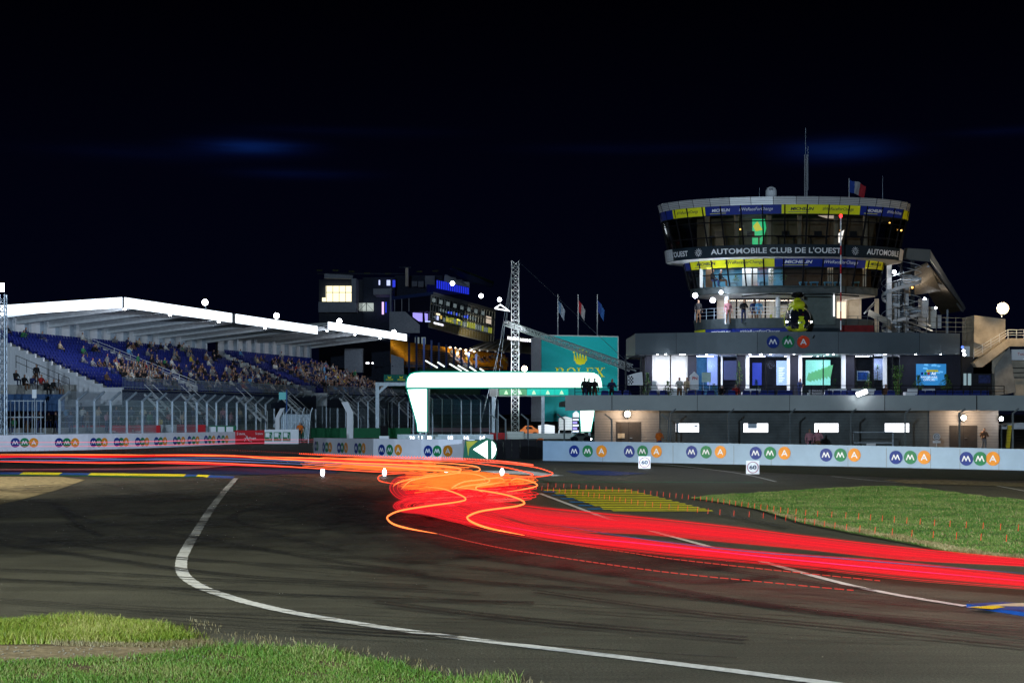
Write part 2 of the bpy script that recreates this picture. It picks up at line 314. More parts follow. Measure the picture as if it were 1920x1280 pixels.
b = MB(); b.add([G(-120, 881.5, .02), G(200, 880.5, .02), G(350, 879, .02), G(400, 875.5, .02), G(440, 872.5, .02), G(400, 872.5, .02), G(340, 873.5, .02), G(250, 877.5, .02), G(-120, 879.5, .02)], [tuple(range(9))]); tag(b.build('white_kerb_apron', kw), kind='structure')
b = MB(); b.add([G(-120, 885, .018), G(200, 884, .018), G(450, 890, .018), G(640, 886, .018), G(620, 881, .018), G(420, 875.8, .018), G(350, 879.6, .018), G(200, 881, .018), G(-120, 882, .018)], [tuple(range(9))]); tag(b.build('blue_kerb_apron', mat('dark_blue_paint', (.006, .025, .10), .6, var=.3)), kind='structure')
b = MB(); ribbon(b, gpath([(-100, 890.5), (150, 892), (300, 895), (390, 893)]), 1.0, .016); tag(b.build('green_kerb_apron', mat('green_kerb_paint', (.005, .08, .03), .7, var=.3)), kind='structure')
b = MB(); b.prism([G(1812, 1138), G(1880, 1148), G(2050, 1175), G(2050, 1160), G(1905, 1136), G(1880, 1134)], (0, 0, .05), 0)
tag(b.build('kerb', [kbl]), kind='structure')
b = MB(); b.add([G(1812, 1137, .056), G(1858, 1141.5, .056), G(1885, 1137, .056), G(1870, 1134.5, .056)], [(0, 1, 2, 3)]); b.add([G(1845, 1134, .054), G(1885, 1135.5, .054), G(2050, 1137, .054), G(2050, 1128, .054), G(1900, 1130, .054)], [(0, 1, 2, 3, 4)], 1)
tag(b.build('kerb_top', [ky, kbg]), kind='structure')
# tyre marks
def rubber(nm, lo, hi, top):
    m = bpy.data.materials.new(nm); m.use_nodes = True; n = m.node_tree.nodes; L = m.node_tree.links; b = n['Principled BSDF']; b.inputs['Base Color'].default_value = (.008, .008, .008, 1); b.inputs['Roughness'].default_value = .5
    t = n.new('ShaderNodeTexCoord'); z = n.new('ShaderNodeTexNoise'); z.inputs['Scale'].default_value = 1.3; z.inputs['Detail'].default_value = 8; z.inputs['Roughness'].default_value = .75; L.new(t.outputs['Object'], z.inputs[0])
    r = n.new('ShaderNodeMapRange'); r.inputs[1].default_value = lo; r.inputs[2].default_value = hi; r.inputs[3].default_value = 0; r.inputs[4].default_value = top; L.new(z.outputs[0], r.inputs[0]); L.new(r.outputs[0], b.inputs['Alpha']); return m
MR = rubber('tyre_rubber', .38, .66, .80); MR2 = rubber('tyre_rubber_dense', .22, .52, .74); b = MB(); zz = .016
marks = [[(-60, 1065), (200, 1074), (350, 1083), (600, 1095), (900, 1112)], [(-60, 1083), (250, 1098), (600, 1117), (1000, 1130)], [(0, 1001), (150, 1022), (330, 1045), (520, 1058), (640, 1063), (900, 1090), (1250, 1115), (1700, 1165), (1990, 1190)],
 [(100, 945), (128, 965), (150, 985), (190, 1003)], [(60, 935), (110, 946), (170, 975), (350, 1003), (560, 1040), (800, 1075)], [(180, 905), (300, 925), (420, 930), (600, 955), (700, 962)], [(620, 945), (500, 950), (440, 965), (470, 985), (600, 1000)],
 [(350, 1018), (600, 1040), (900, 1065), (1200, 1105), (1600, 1150), (1990, 1180)], [(860, 1040), (1100, 1070), (1300, 1090), (1460, 1080)], [(1080, 1010), (1300, 1058), (1500, 1088), (1640, 1108)], [(1180, 1090), (1400, 1130), (1700, 1170), (1950, 1200)],
 [(0, 1020), (200, 1048), (450, 1080), (800, 1100)], [(240, 960), (420, 985), (640, 1030)], [(420, 905), (520, 915), (620, 940), (700, 990)], [(460, 925), (560, 920), (650, 945)], [(500, 900), (600, 918), (680, 932)], [(480, 935), (580, 935), (690, 958)],
 [(1240, 958), (1350, 965), (1480, 990)], [(1700, 1045), (1560, 1062), (1545, 1075)], [(560, 1175), (700, 1185), (860, 1193)], [(1000, 1110), (1300, 1150), (1600, 1180), (1950, 1215)], [(700, 1130), (1000, 1165), (1400, 1200)]]
for i, pp in enumerate(marks):
    for off in (0, 3.2):
        ribbon(b, gpath([(x, y+off*(y-775)/250) for x, y in pp], 12), random.uniform(.07, .17), zz); zz += .0006
for k in range(46):
    y = random.uniform(1000, 1190); x = random.uniform(-100, 1500); l = random.uniform(250, 800); s_ = random.uniform(.03, .08)
    ribbon(b, gpath([(x, y), (x+l*.5, y+l*.5*s_+4), (x+l, y+l*s_)], 10), random.uniform(.02, .07), zz); zz += .0006
for k in range(10):
    y = random.uniform(905, 960); x = random.uniform(430, 700); ribbon(b, gpath([(x, y), (x+40, y-4), (x+90, y+5), (x+140, y+25)], 8), random.uniform(.3, .7), zz); zz += .0006
tag(b.build('tyre_marks', MR2), kind='structure'); b = MB()
for pp, wd in (([(-200, 1005), (200, 1000), (500, 975), (760, 945)], 7.), ([(-200, 960), (250, 950), (520, 930), (720, 915)], 9.), ([(-100, 1035), (300, 1020), (620, 1020), (900, 1050)], 3.5), ([(100, 930), (420, 915), (600, 905), (700, 900)], 12.), ([(300, 990), (600, 975), (780, 985), (1000, 1035), (1300, 1075)], 3.), ([(500, 945), (650, 960), (800, 1000)], 4.)):
    ribbon(b, gpath(pp, 14), wd, zz); zz += .0006
tag(b.build('tyre_marks', MR), kind='structure')
# ------------------------------------------------------------------ grass blades
def in_poly(x, y, poly):
    inside = np.zeros(len(x), bool); n = len(poly)
    for i in range(n):
        x0, y0 = poly[i]; x1, y1 = poly[(i+1) % n]
        c = ((y0 > y) != (y1 > y)) & (x < (x1-x0)*(y-y0)/((y1-y0) if y1 != y0 else 1e-9)+x0); inside ^= c
    return inside
def grass_mat(name, c1, c2, c3):
    m = bpy.data.materials.new(name); m.use_nodes = True; n = m.node_tree.nodes; L = m.node_tree.links; b = n['Principled BSDF']; b.inputs['Roughness'].default_value = .55; b.inputs['Specular IOR Level'].default_value = .25
    g = n.new('ShaderNodeNewGeometry'); r = n.new('ShaderNodeValToRGB'); r.color_ramp.elements[0].color = c1+(1,); r.color_ramp.elements[1].color = c3+(1,); q = r.color_ramp.elements.new(.6); q.color = c2+(1,)
    t = n.new('ShaderNodeTexCoord'); z = n.new('ShaderNodeTexNoise'); z.inputs['Scale'].default_value = .7; z.inputs['Detail'].default_value = 4; L.new(t.outputs['Object'], z.inputs[0])
    a = n.new('ShaderNodeMath'); a.operation = 'MULTIPLY_ADD'; a.inputs[1].default_value = 1.9; a.inputs[2].default_value = -.95; L.new(z.outputs[0], a.inputs[0])
    c = n.new('ShaderNodeMath'); c.operation = 'ADD'; L.new(g.outputs['Random Per Island'], c.inputs[0]); L.new(a.outputs[0], c.inputs[1]); L.new(c.outputs[0], r.inputs[0]); L.new(r.outputs[0], b.inputs['Base Color']); return m
def blades(name, poly_px, count, hmin, hmax, wd, m, zf=None, label=None, tuft=0.):
    pts = [G(a, c)[:2] for a, c in poly_px]; xs = [p[0] for p in pts]; ys = [p[1] for p in pts]
    X = np.zeros(0); Y = np.zeros(0)
    while len(X) < count:
        x = rng.uniform(min(xs), max(xs), count*2); y = rng.uniform(min(ys), max(ys), count*2); k = in_poly(x, y, pts)
        if tuft:
            v = np.sin(x*3.1+np.sin(y*2.3)*2)*np.cos(y*4.7+np.sin(x*1.7)*2)+.5*np.sin(x*9+y*7); k &= rng.uniform(-1.4, 1.2, len(x)) < v+.5*(1-tuft)
        X = np.concatenate([X, x[k]]); Y = np.concatenate([Y, y[k]])
    X = X[:count]; Y = Y[:count]; Z = zf(X, Y) if zf else np.zeros(count)
    big = np.clip(.5+.5*np.sin(X*2.7+1)*np.cos(Y*3.3), 0, 1); hh = rng.uniform(hmin, hmax, count)*(.6+.6*big); a = rng.uniform(0, 2*np.pi, count); la = rng.uniform(0, 2*np.pi, count); ln = hh*rng.uniform(.1, .8, count)
    w2 = wd*rng.uniform(.6, 1.3, count)/2; cx, sy = np.cos(a)*w2, np.sin(a)*w2; lx, ly = np.cos(la)*ln, np.sin(la)*ln
    V = np.empty((count, 5, 3)); V[:, 0] = np.stack([X-cx, Y-sy, Z], 1); V[:, 1] = np.stack([X+cx, Y+sy, Z], 1)
    V[:, 2] = np.stack([X+cx*.8+lx*.35, Y+sy*.8+ly*.35, Z+hh*.6], 1); V[:, 3] = np.stack([X-cx*.8+lx*.35, Y-sy*.8+ly*.35, Z+hh*.6], 1); V[:, 4] = np.stack([X+lx, Y+ly, Z+hh], 1)
    me = bpy.data.meshes.new(name); me.vertices.add(count*5); me.vertices.foreach_set('co', V.ravel())
    base = np.arange(count)*5; lv = np.stack([base, base+1, base+2, base+3, base+3, base+2, base+4], 1).ravel(); me.loops.add(len(lv)); me.loops.foreach_set('vertex_index', lv.astype(np.int32))
    me.polygons.add(count*2); ls = np.stack([np.arange(count)*7, np.arange(count)*7+4], 1).ravel(); me.polygons.foreach_set('loop_start', ls.astype(np.int32)); me.polygons.foreach_set('loop_total', np.tile([4, 3], count).astype(np.int32))
    me.materials.append(m); me.update(calc_edges=True); me.validate(); o = bpy.data.objects.new(name, me); COL.objects.link(o); tag(o, label, 'grass', kind='stuff'); return o
g1 = grass_mat('fresh_grass', (.10, .16, .012), (.21, .26, .02), (.38, .34, .10)); g2 = grass_mat('lawn_grass', (.055, .14, .012), (.12, .21, .025), (.26, .25, .08)); g3 = grass_mat('infield_grass', (.03, .11, .012), (.085, .18, .022), (.20, .23, .07)); g4 = grass_mat('dry_grass', (.16, .12, .05), (.26, .20, .09), (.36, .30, .16))
blades('tall_grass', [(-120, 1172), (60, 1168), (150, 1166), (230, 1170), (300, 1180), (350, 1195), (368, 1203), (300, 1206), (150, 1207), (-120, 1210)], 26000, .05, .15, .009, g1, label='bright tufted grass clump beside the asphalt at left')
blades('dry_grass', [(60, 1203), (200, 1202), (372, 1203), (420, 1212), (300, 1216), (120, 1211)], 5000, .02, .07, .008, g4, label='dry brown grass under the bright clump')
lower = [(-120, 1240), (60, 1240), (200, 1235), (320, 1226), (400, 1215), (560, 1218), (660, 1234), (720, 1247), (790, 1260), (860, 1272), (930, 1288), (900, 1400), (-200, 1400)]
blades('lawn', lower, 90000, .02, .075, .008, g2, label='short green grass along the bottom edge', tuft=.6)
blades('lawn_tufts', [(400, 1214), (560, 1220), (660, 1236), (790, 1264), (900, 1290), (980, 1282), (760, 1262), (600, 1235), (300, 1232)], 1900, .05, .15, .008, g2, label='ragged green tufts at the edge of the asphalt', tuft=1.)
isl = [(1295, 934), (1340, 929), (1400, 926), (1480, 921), (1560, 916), (1650, 912), (1700, 913), (1760, 920), (1850, 932), (1920, 938), (2150, 962), (2150, 1085), (1990, 1066), (1920, 1058), (1800, 1040), (1700, 1018), (1600, 1000), (1500, 980), (1420, 955), (1350, 942)]
pxsheet('infield_earth', isl, .02, mat('infield_soil', (.045, .07, .02), .95, var=.4, scale=5, bump=.6))
blades('infield_grass', isl, 240000, .02, .075, .014, g3, label='mown grass island inside the corner')
blades('dry_infield_grass', isl, 16000, .03, .09, .016, g4, label='pale dry patches scattered over the grass island', tuft=1.)
blades('infield_edge_grass', [(1420, 955), (1500, 979), (1600, 999), (1700, 1017), (1800, 1039), (1920, 1057), (2100, 1080), (2100, 1070), (1920, 1048), (1800, 1030), (1700, 1010), (1600, 993), (1500, 974)], 9000, .04, .11, .016, g4, label='dry fringe of grass island next to the track')
blades('stray_grass', [(350, 1160), (520, 1195), (700, 1222), (900, 1262), (1060, 1290), (980, 1300), (700, 1250), (380, 1215)], 700, .02, .09, .008, g4, label='stray dry blades at the ragged edge of the verge', tuft=1.)
blades('stray_grass', [(-60, 1160), (200, 1158), (360, 1176), (400, 1205), (340, 1200), (200, 1168), (-60, 1170)], 800, .02, .10, .008, g1, label='stray fresh blades around the bright clump', tuft=1.)
# gravel pebbles
b = MB()
for k in range(260):
    p = G(random.uniform(-60, 400), random.uniform(1210, 1242), .014); s = random.uniform(.005, .016); b.lathe((p.x, p.y, .014), [(s*.6, 0), (s, s*.5), (s*.4, s*.9)], 5)
for k in range(70):
    p = G(random.uniform(-60, 1900), 900+380*random.random()**.7, 0); s = random.uniform(.004, .009); b.lathe((p.x, p.y, .0), [(s*.7, 0), (s, s*.5), (s*.4, s*.9)], 5)
tag(b.build('loose_stones', mat('pebble', (.22, .19, .14), .9)), 'small loose stones scattered on the ground', 'stones', kind='stuff')
# ================================================================== ADVERTISING WALLS
def wall_at(poly, px):
    for i in range(len(poly)-1):
        a, c = poly[i], poly[i+1]; k = (px-960)/F
        den = (c[0]-a[0])-k*(c[1]-a[1])
        if abs(den) < 1e-9: continue
        t = (k*a[1]-a[0])/den
        if -1e-6 <= t <= 1+1e-6:
            p = Vector((a[0]+t*(c[0]-a[0]), a[1]+t*(c[1]-a[1]), 0)); return p, Vector((c[0]-a[0], c[1]-a[1], 0)).normalized(), i+t
    return None
def letter(name, ch, c, xd, r, parent, off=.03):
    n = xd.cross(Vector((0, 0, 1))); b = MB()
    if ch == 'M': pl = [[(-.58, -.36), (-.30, .36), (-.02, -.28), (.26, .36), (.56, -.36)]]
    else: pl = [[(-.42, -.40), (0, .42), (.42, -.40)], [(-.24, -.14), (.26, -.14)]]
    for L in pl:
        for i in range(len(L)-1):
            a = Vector(L[i]); d = Vector(L[i+1]); q = (d-a).normalized()*.04; a -= q; d += q; s_ = Vector((-(d-a).y, (d-a).x)).normalized()*.085
            b.add([c+xd*(p.x*r)+Vector((0, 0, p.y*r))+n*(off+.002*i) for p in (a-s_, d-s_, d+s_, a+s_)], [(0, 1, 2, 3)])
    return b.build(name, M['txtw'], parent)
def disc(name, c, xd, r, m, parent, ch, off=.02, th=.012):
    n = xd.cross(Vector((0, 0, 1))); b = MB(); k = 28
    b.prism([c+n*(off-th)+xd*(r*math.cos(t))+Vector((0, 0, r*math.sin(t))) for t in [2*math.pi*i/k for i in range(k)]], n*th)
    o = b.build(name, m, parent); letter('letter', ch, c, xd, r, o, off+.006); return o
def barrier(name, poly, zs, th, m, label, group):
    """thick wall along a plan polyline with panel seams"""
    t = thing(name, (poly[0][0], poly[0][1], 0), label, 'barrier', group); b = MB(); n = len(poly); fr = []; bk = []
    for i in range(n):
        d = Vector((poly[min(i+1, n-1)][0]-poly[max(i-1, 0)][0], poly[min(i+1, n-1)][1]-poly[max(i-1, 0)][1], 0)).normalized(); nn = Vector((-d.y, d.x, 0))
        p = Vector((poly[i][0], poly[i][1], 0)); fr.append(p); bk.append(p+nn*th)
    for i in range(n-1):
        a, c, e, g = fr[i], fr[i+1], bk[i+1], bk[i]; z0, z1 = zs[i], zs[i+1]; U = lambda p, z: Vector((p.x, p.y, z))
        b.add([a, c, e, g, U(a, z0), U(c, z1), U(e, z1), U(g, z0)], [(0, 1, 5, 4), (2, 3, 7, 6), (4, 5, 6, 7)]+([(0, 4, 7, 3)] if i == 0 else [])+([(1, 2, 6, 5)] if i == n-2 else []))
    b.build('board_panel', m, t); return t
def seam(t, poly, px, h):
    p, d, _ = wall_at(poly, px); n = d.cross(Vector((0, 0, 1))); b = MB(); b.add([p+n*.006-d*.012, p+n*.006+d*.012, p+n*.006+d*.012+Vector((0, 0, h)), p+n*.006-d*.012+Vector((0, 0, h))], [(0, 1, 2, 3)]); b.build('panel_seam', MATS['grey_metal_panel'], t)
def logos(t, poly, hf, sets, r, orange='m_orange'):
    for xs, yc in sets:
        for px, ch, mm in zip(xs, 'MMA', ('m_blue', 'm_green', orange)):
            q = wall_at(poly, px)
            if not q: continue
            p, d, _ = q; p.z = Z_(yc, p.y); disc('logo_disc', p, d, r, M[mm], t, ch)
RW = [tuple(G(x, y)[:2]) for x, y in ((1018, 863), (1200, 866.5), (1370, 870), (1530, 873), (1700, 876.5), (1990, 883))]
t = barrier('advertising_barrier', RW, [1.13, 1.12, 1.10, 1.09, 1.06, .99], .5, mat('dimmed_board_vinyl', (.28, .40, .54), .5, var=.08, scale=1.2), 'long white barrier with blue, green and orange letter discs below the control tower', 'white letter-disc barriers')  # white board vinyl, colour darkened and blued for weaker, cooler light
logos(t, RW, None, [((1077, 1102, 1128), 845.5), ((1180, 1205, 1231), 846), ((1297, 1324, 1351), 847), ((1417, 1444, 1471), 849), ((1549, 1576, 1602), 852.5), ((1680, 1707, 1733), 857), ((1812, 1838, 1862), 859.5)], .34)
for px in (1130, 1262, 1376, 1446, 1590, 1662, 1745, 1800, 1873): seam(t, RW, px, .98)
def recede(px0, D0, px1, fs, n):     # walk a wall from px0 to px1 (leftwards or rightwards) with a foreshortening table
    pass
MW = []
D = 89.5
for px, D in ((588, 105.), (612, 101.5), (640, 99.3), (672, 96.5), (700, 94.2), (740, 92.6), (790, 91.0), (822, 90.2), (868, 89.3), (878, 88.6)): MW.append((X_(px, D), D))
t = barrier('advertising_barrier', MW, [Z_(820.5, MW[0][1])]+[Z_(821+3*i/8, MW[i+1][1]) for i in range(9)], .4, M['board'], 'curving white letter-disc barrier in the middle, ending at the green arrow sign', 'white letter-disc barriers')
logos(t, MW, None, [((592, 595), 836), ((607, 613, 619), 838), ((636, 642, 649), 839), ((668, 675, 682), 840), ((716, 731, 747), 843), ((803, 820, 840), 845)], .33)
LW = []
for px, D in ((-90, 108), (0, 110.), (100, 112.5), (165, 114.6), (220, 117.3), (265, 120.), (310, 123.5), (355, 127.5), (400, 132.), (441, 136.5)): LW.append((X_(px, D), D))
t = barrier('advertising_barrier', LW, [Z_(815.5-.0143*max(0, px), D) for px, D in ((-90, 108), (0, 110.), (100, 112.5), (165, 114.6), (220, 117.3), (265, 120.), (310, 123.5), (355, 127.5), (400, 132.), (441, 136.5))], .5, mat('old_board_vinyl', (.70, .68, .76), .5, var=.12, scale=1.), 'white letter-disc barrier at left in front of the crowd fence', 'white letter-disc barriers')
logos(t, LW, None, [((28.5, 46, 63), 829.5), ((110.5, 125, 140.5), 829.5), ((175, 185, 195.5), 829), ((219, 227, 236), 828.5), ((258, 267, 275), 828), ((293, 301, 309), 827), ((328, 335, 343), 826), ((355, 363, 370), 825), ((386, 393, 400), 823.5), ((410, 418, 425), 823)], .345)
RWp = [LW[-1], (X_(496, 137.8), 137.8), (X_(560, 138.2), 138.2)]
t = barrier('advertising_barrier', [RWp[0], RWp[1]], [1.22, 1.22], .4, M['red'], 'short red sponsor barrier next to a white one with green squares', 'sponsor barriers')
d = (Vector(RWp[1]+(0,))-Vector(RWp[0]+(0,))).normalized()
for px, sr, w_, z in ((444, 'Si course', .75, .82), (479, 'Si course', .7, .82), (462, 'village', .9, .40)):
    p, d, _ = wall_at(RWp, px); p.z = z; flat_text('sponsor_lettering', sr, p, d, w_, .22, M['txtw'], t)
p, d, _ = wall_at(RWp, 465); b = MB(); n = d.cross(Vector((0, 0, 1)))
for a, c in (((-.35, .25), (-.1, .7)), ((-.1, .7), (.05, .3)), ((.05, .3), (.35, .2)), ((-.1, .7), (-.3, .8)), ((-.18, .55), (-.38, .52))): b.bar(p+d*a[0]+Vector((0, 0, a[1]))+n*.02, p+d*c[0]+Vector((0, 0, c[1]))+n*.02, .07, .02)
b.build('emblem', M['txtw'], t)
t = barrier('advertising_barrier', [RWp[1], RWp[2]], [1.27, 1.29], .4, M['white'], 'bright white barrier with three green square prints at its left', 'sponsor barriers')
for px in (503, 520, 537):
    p, d, _ = wall_at(RWp, px); n = d.cross(Vector((0, 0, 1)))
    b = MB(); b.add([p+d*-.32+n*.02+Vector((0, 0, .25)), p+d*.36+n*.02+Vector((0, 0, .25)), p+d*.36+n*.02+Vector((0, 0, 1.05)), p+d*-.32+n*.02+Vector((0, 0, 1.05))], [(0, 1, 2, 3)]); o = b.build('square_print', M['green'], t)
    b = MB(); b.add([p+d*-.25+n*.026+Vector((0, 0, .6)), p+d*.10+n*.026+Vector((0, 0, .6)), p+d*.10+n*.026+Vector((0, 0, .98)), p+d*-.25+n*.026+Vector((0, 0, .98))], [(0, 1, 2, 3)])
    b.tube([p+d*(.17+.12*math.cos(a))+n*.03+Vector((0, 0, .65+.22*math.sin(a))) for a in [i*.7 for i in range(10)]], .02, 4); b.build('emblem', M['txtw'], o)
# black gap wall, arrow sign
t = thing('concrete_block_wall', (X_(975, 92), 92, 0), 'low black wall closing the gap between the two white barriers', 'wall')
b = MB()
for i in range(6): b.box(X_(928, 92)+.01+i*.50, X_(928, 92)+(i+1)*.50-.01, 92, 92.5, 0, 1.12+.02*(i % 2))
b.build('block', M['black'], t)
t = thing('arrow_sign', (X_(905, 87.6), 87.6, 0), 'green sign with lit white arrow pointing left at the barrier end', 'sign')
D = 87.5; q = lambda x, y, d=0: Vector((X_(x, D), D-d, Z_(y, D)))
b = MB(); b.prism([q(868, 861), q(872, 826), q(898, 825), q(912, 820.5), q(922, 824), q(931, 832), q(932, 850), q(928, 861)], (0, .25, 0)); b.build('panel', mat('green_sign_panel', (.0, .09, .05), .5), t)
b = MB(); b.prism([q(874, 827, .01), q(896, 826, .01), q(880, 840, .01), q(878, 856, .01)], (0, -.012, 0)); b.build('yellow_mark', mat('yellow_mark', (.35, .33, .03), .5), t)
b = MB(); b.prism([q(887, 842, .02), q(914, 825, .02), q(914.5, 860, .02)], (0, -.03, 0)); b.build('arrow_light', emi('arrow_white', (1, 1, 1), 2.2, True), t)
b = MB(); b.prism([q(922, 826, .02), q(928, 832, .02), q(931, 842, .02), q(928, 853, .02), q(922, 860, .02)], (0, -.03, 0)); b.build('crescent_light', MATS['arrow_white'], t)
# 60 signs
for i, (px, py, lb) in enumerate(((1208.5, 877, 'left'), (1411.5, 887.5, 'right'))):
    p = G(px, py+2); D = p.y; t = thing('speed_limit_sign', tuple(p), 'small square white 60 sign, %s one of the pair before the barrier' % lb, 'sign', 'sixty signs')
    h = .6; b = MB(); b.box(p.x-.29, p.x+.29, D, D+.03, .03, .62); b.build('sign_plate', M['white'], t)
    b = MB(); b.tube([(p.x+.24*math.cos(a), D-.006, .325+.24*math.sin(a)) for a in [2*math.pi*k/28 for k in range(29)]], .016, 4); b.build('red_ring', mat('faded_red', (.30, .08, .12), .5), t)
    flat_text('number', '60', (p.x-.155, D-.005, .235), (1, 0, 0), .31, .19, M['txtd'], t, bold=.02)
    b = MB(); b.box(p.x-.04, p.x+.04, D+.03, D+.25, 0, .1); b.build('foot', M['dark'], t)
# track marker lights
for px in (605.5, 721.5, 837, 942):
    p = G(px, 894 if px != 837 else 899); t = thing('marker_light', tuple(p), {605.5: 'leftmost white marker lamp standing on the track', 721.5: 'second white marker lamp from the left on the track', 837: 'third white marker lamp from the left, amid the light trails', 942: 'rightmost white marker lamp standing on the track'}[px], 'lamp', 'marker lights across the track')
    b = MB(); b.loft([[(p.x+.10*s_*math.cos(a)-(.03 if math.cos(a) < 0 else 0), p.y+.10*s_*math.sin(a), z) for a in [2*math.pi*k/10 for k in range(10)]] for s_, z in ((.4, .05), (.65, .13), (.75, .22), (.6, .31), (.2, .37))]); b.build('lamp_dome', emi('marker_white', (1, .92, 1), 8), t)
    b = MB(); b.box(p.x-.10, p.x+.10, p.y-.1, p.y+.1, 0, .05); b.build('base', M['dark'], t)
# ================================================================== FENCES
def fence(name, plan, h, base, label, arm=.9, dirn=(1, 0), post=.13, hw=None, pm='steel', wires=7, net=True, group='debris fences', thin=.022):
    t = thing(name, (plan[0][0], plan[0][1], 0), label, 'fence', group); ax = Vector((dirn[0], dirn[1], 0)).normalized()
    for (x, y) in plan:
        b = MB(); b.box(x-post/2, x+post/2, y-post/2, y+post/2, 0, h)
        b.bar((x, y, h-.05), (x+ax.x*arm, y+ax.y*arm, h+arm*.7), post*.95, post*.9); b.build('post', M[pm], t)
    b = MB()
    for i in range(wires):
        z = base+(h-base)*i/(wires-1)
        for a, c in zip(plan[:-1], plan[1:]): b.bar((a[0], a[1]-.09, z), (c[0], c[1]-.09, z), thin, thin)
    b.build('wire_cables', M['steel'] if net else M['dark'], t)
    if net:
        b = MB()
        for a, c in zip(plan[:-1], plan[1:]):
            b.add([(a[0], a[1]-.07, 0), (c[0], c[1]-.07, 0), (c[0], c[1]-.07, h), (a[0], a[1]-.07, h)], [(0, 1, 2, 3)])
            b.add([(a[0], a[1]-.07, h), (c[0], c[1]-.07, h), (c[0]+ax.x*arm, c[1]+ax.y*arm-.07, h+arm*.7), (a[0]+ax.x*arm, a[1]+ax.y*arm-.07, h+arm*.7)], [(0, 1, 2, 3)])
        b.build('wire_mesh', M['net'], t)
    return t
pl = []
for i, (px, D) in enumerate(((112, 116.5), (145, 118), (177, 119.7), (207.5, 121.5), (238, 123.5), (267, 125.8), (295, 128.2), (323, 131), (348, 134), (369, 137), (388, 140), (405.5, 143), (425, 147), (444, 151), (461, 155), (480, 160), (498, 165), (514, 170))): pl.append((X_(px, D), D))
fence('debris_fence', pl, 3.75, 1.2, 'tall bent-top steel fence curving in front of the big stand', dirn=(.9, -.3), post=.17)
pl = [(X_(px, D), D) for px, D in ((575, 186), (592, 182), (612, 186), (632, 190), (652, 196), (672, 186), (690, 184), (708, 188), (728, 192), (748, 196), (765, 200))]
fence('debris_fence', pl, 4.1, 1.2, 'distant bent-top fence between the stand and the lit arch', dirn=(.9, -.3))
pl = [(X_(532+i*14.5, 172+i*2.6), 172+i*2.6) for i in range(17)]
fence('debris_fence', pl, 4.3, 1.2, 'farther row of closely spaced bent posts left of the arch', dirn=(.9, -.3), post=.11)
pl = [(X_(px, D), D) for px, D in ((775, 172), (793, 175), (811, 178), (829, 181), (847, 184), (865, 187), (883, 190), (901, 193), (918, 196), (934, 199))]
fence('debris_fence', pl, 4.4, 1.2, 'bent-top fence seen beneath the lit arch', dirn=(-.9, -.3))
pl = [(X_(px, 100), 100+(k % 2)*.0) for k, px in enumerate((932, 948, 990, 1058, 1147, 1253))]
fence('debris_fence', pl, 2.35, 1.0, 'fence of thin posts in front of the cladding and lamp left of the lit windows', arm=.45, dirn=(-1, 0), post=.10, wires=9, net=False, thin=.010, pm='pdark')
pl = [(X_(px, 98-k), 98-k) for k, px in enumerate((1257, 1366, 1481, 1595, 1697, 1799, 1899, 1960))]
fence('debris_fence', pl, 2.75, 1.0, 'fence of thin posts in front of the ground floor with lit windows', arm=.35, dirn=(.5, 0), post=.09, wires=11, net=False, thin=.010, pm='pdark')
# left palisade gate
t = thing('palisade_fence', (X_(0, 114), 114, 0), 'vertical-bar fence at the left edge behind the barrier', 'fence'); b = MB()
for k in range(15): b.box(X_(-30, 114)+k*.32, X_(-30, 114)+k*.32+.05, 114, 114.05, 0, 4.3-(.6 if k > 9 else .6))
b.build('vertical_bars', M['steel'], t); b = MB()
for z in (1.2, 2.4, 3.6): b.box(X_(-30, 114), X_(82, 114), 113.95, 114, z, z+.07)
b.build('rail', M['steel'], t)
# bright padded gate frames among the fences
def padframe(px0, px1, D, top, label, lean):
    t = thing('padded_gate_post', (X_(px0, D), D, 0), label, 'post', 'padded fence gate posts'); b = MB()
    x0, x1 = X_(px0, D), X_(px1, D); z1 = Z_(top+20, D)
    b.box(x0, x1, D, D+.35, .6, z1); b.build('padding', M['siding'], t); b = MB()
    b.prism([(x0, D+.02, z1), (x1, D+.02, z1), (x1+lean, D+.02, z1+.9), (x0+lean, D+.02, z1+.85)], (0, .3, 0)); b.build('leaning_top', M['siding'], t)
padframe(516, 524, 140, 763, 'white padded gate post near the orange marshal, leaning right at top', .45)
padframe(650, 662, 128, 753, 'white padded gate post behind the middle barrier, leaning left at top', -.45)
fr = thing('gate_frame', (X_(545, 141), 141, 0), 'thin steel gate frame right of the white padded post', 'gate'); b = MB()
for px in (536, 555, 563, 578): b.tube([(X_(px, 141), 141, 0), (X_(px+(0 if px < 556 else 4), 141), 141, Z_(775, 141)), (X_(px+8, 141), 141, Z_(764, 141))], .05)
b.tube([(X_(536, 141), 141, Z_(776, 141)), (X_(578, 141), 141, Z_(776, 141))], .04); b.build('frame', M['steel'], fr)
b = MB(); b.box(X_(524, 141.2), X_(580, 141.2), 141.2, 141.22, .3, Z_(776, 141)); b.build('wire_mesh', M['net'], fr)
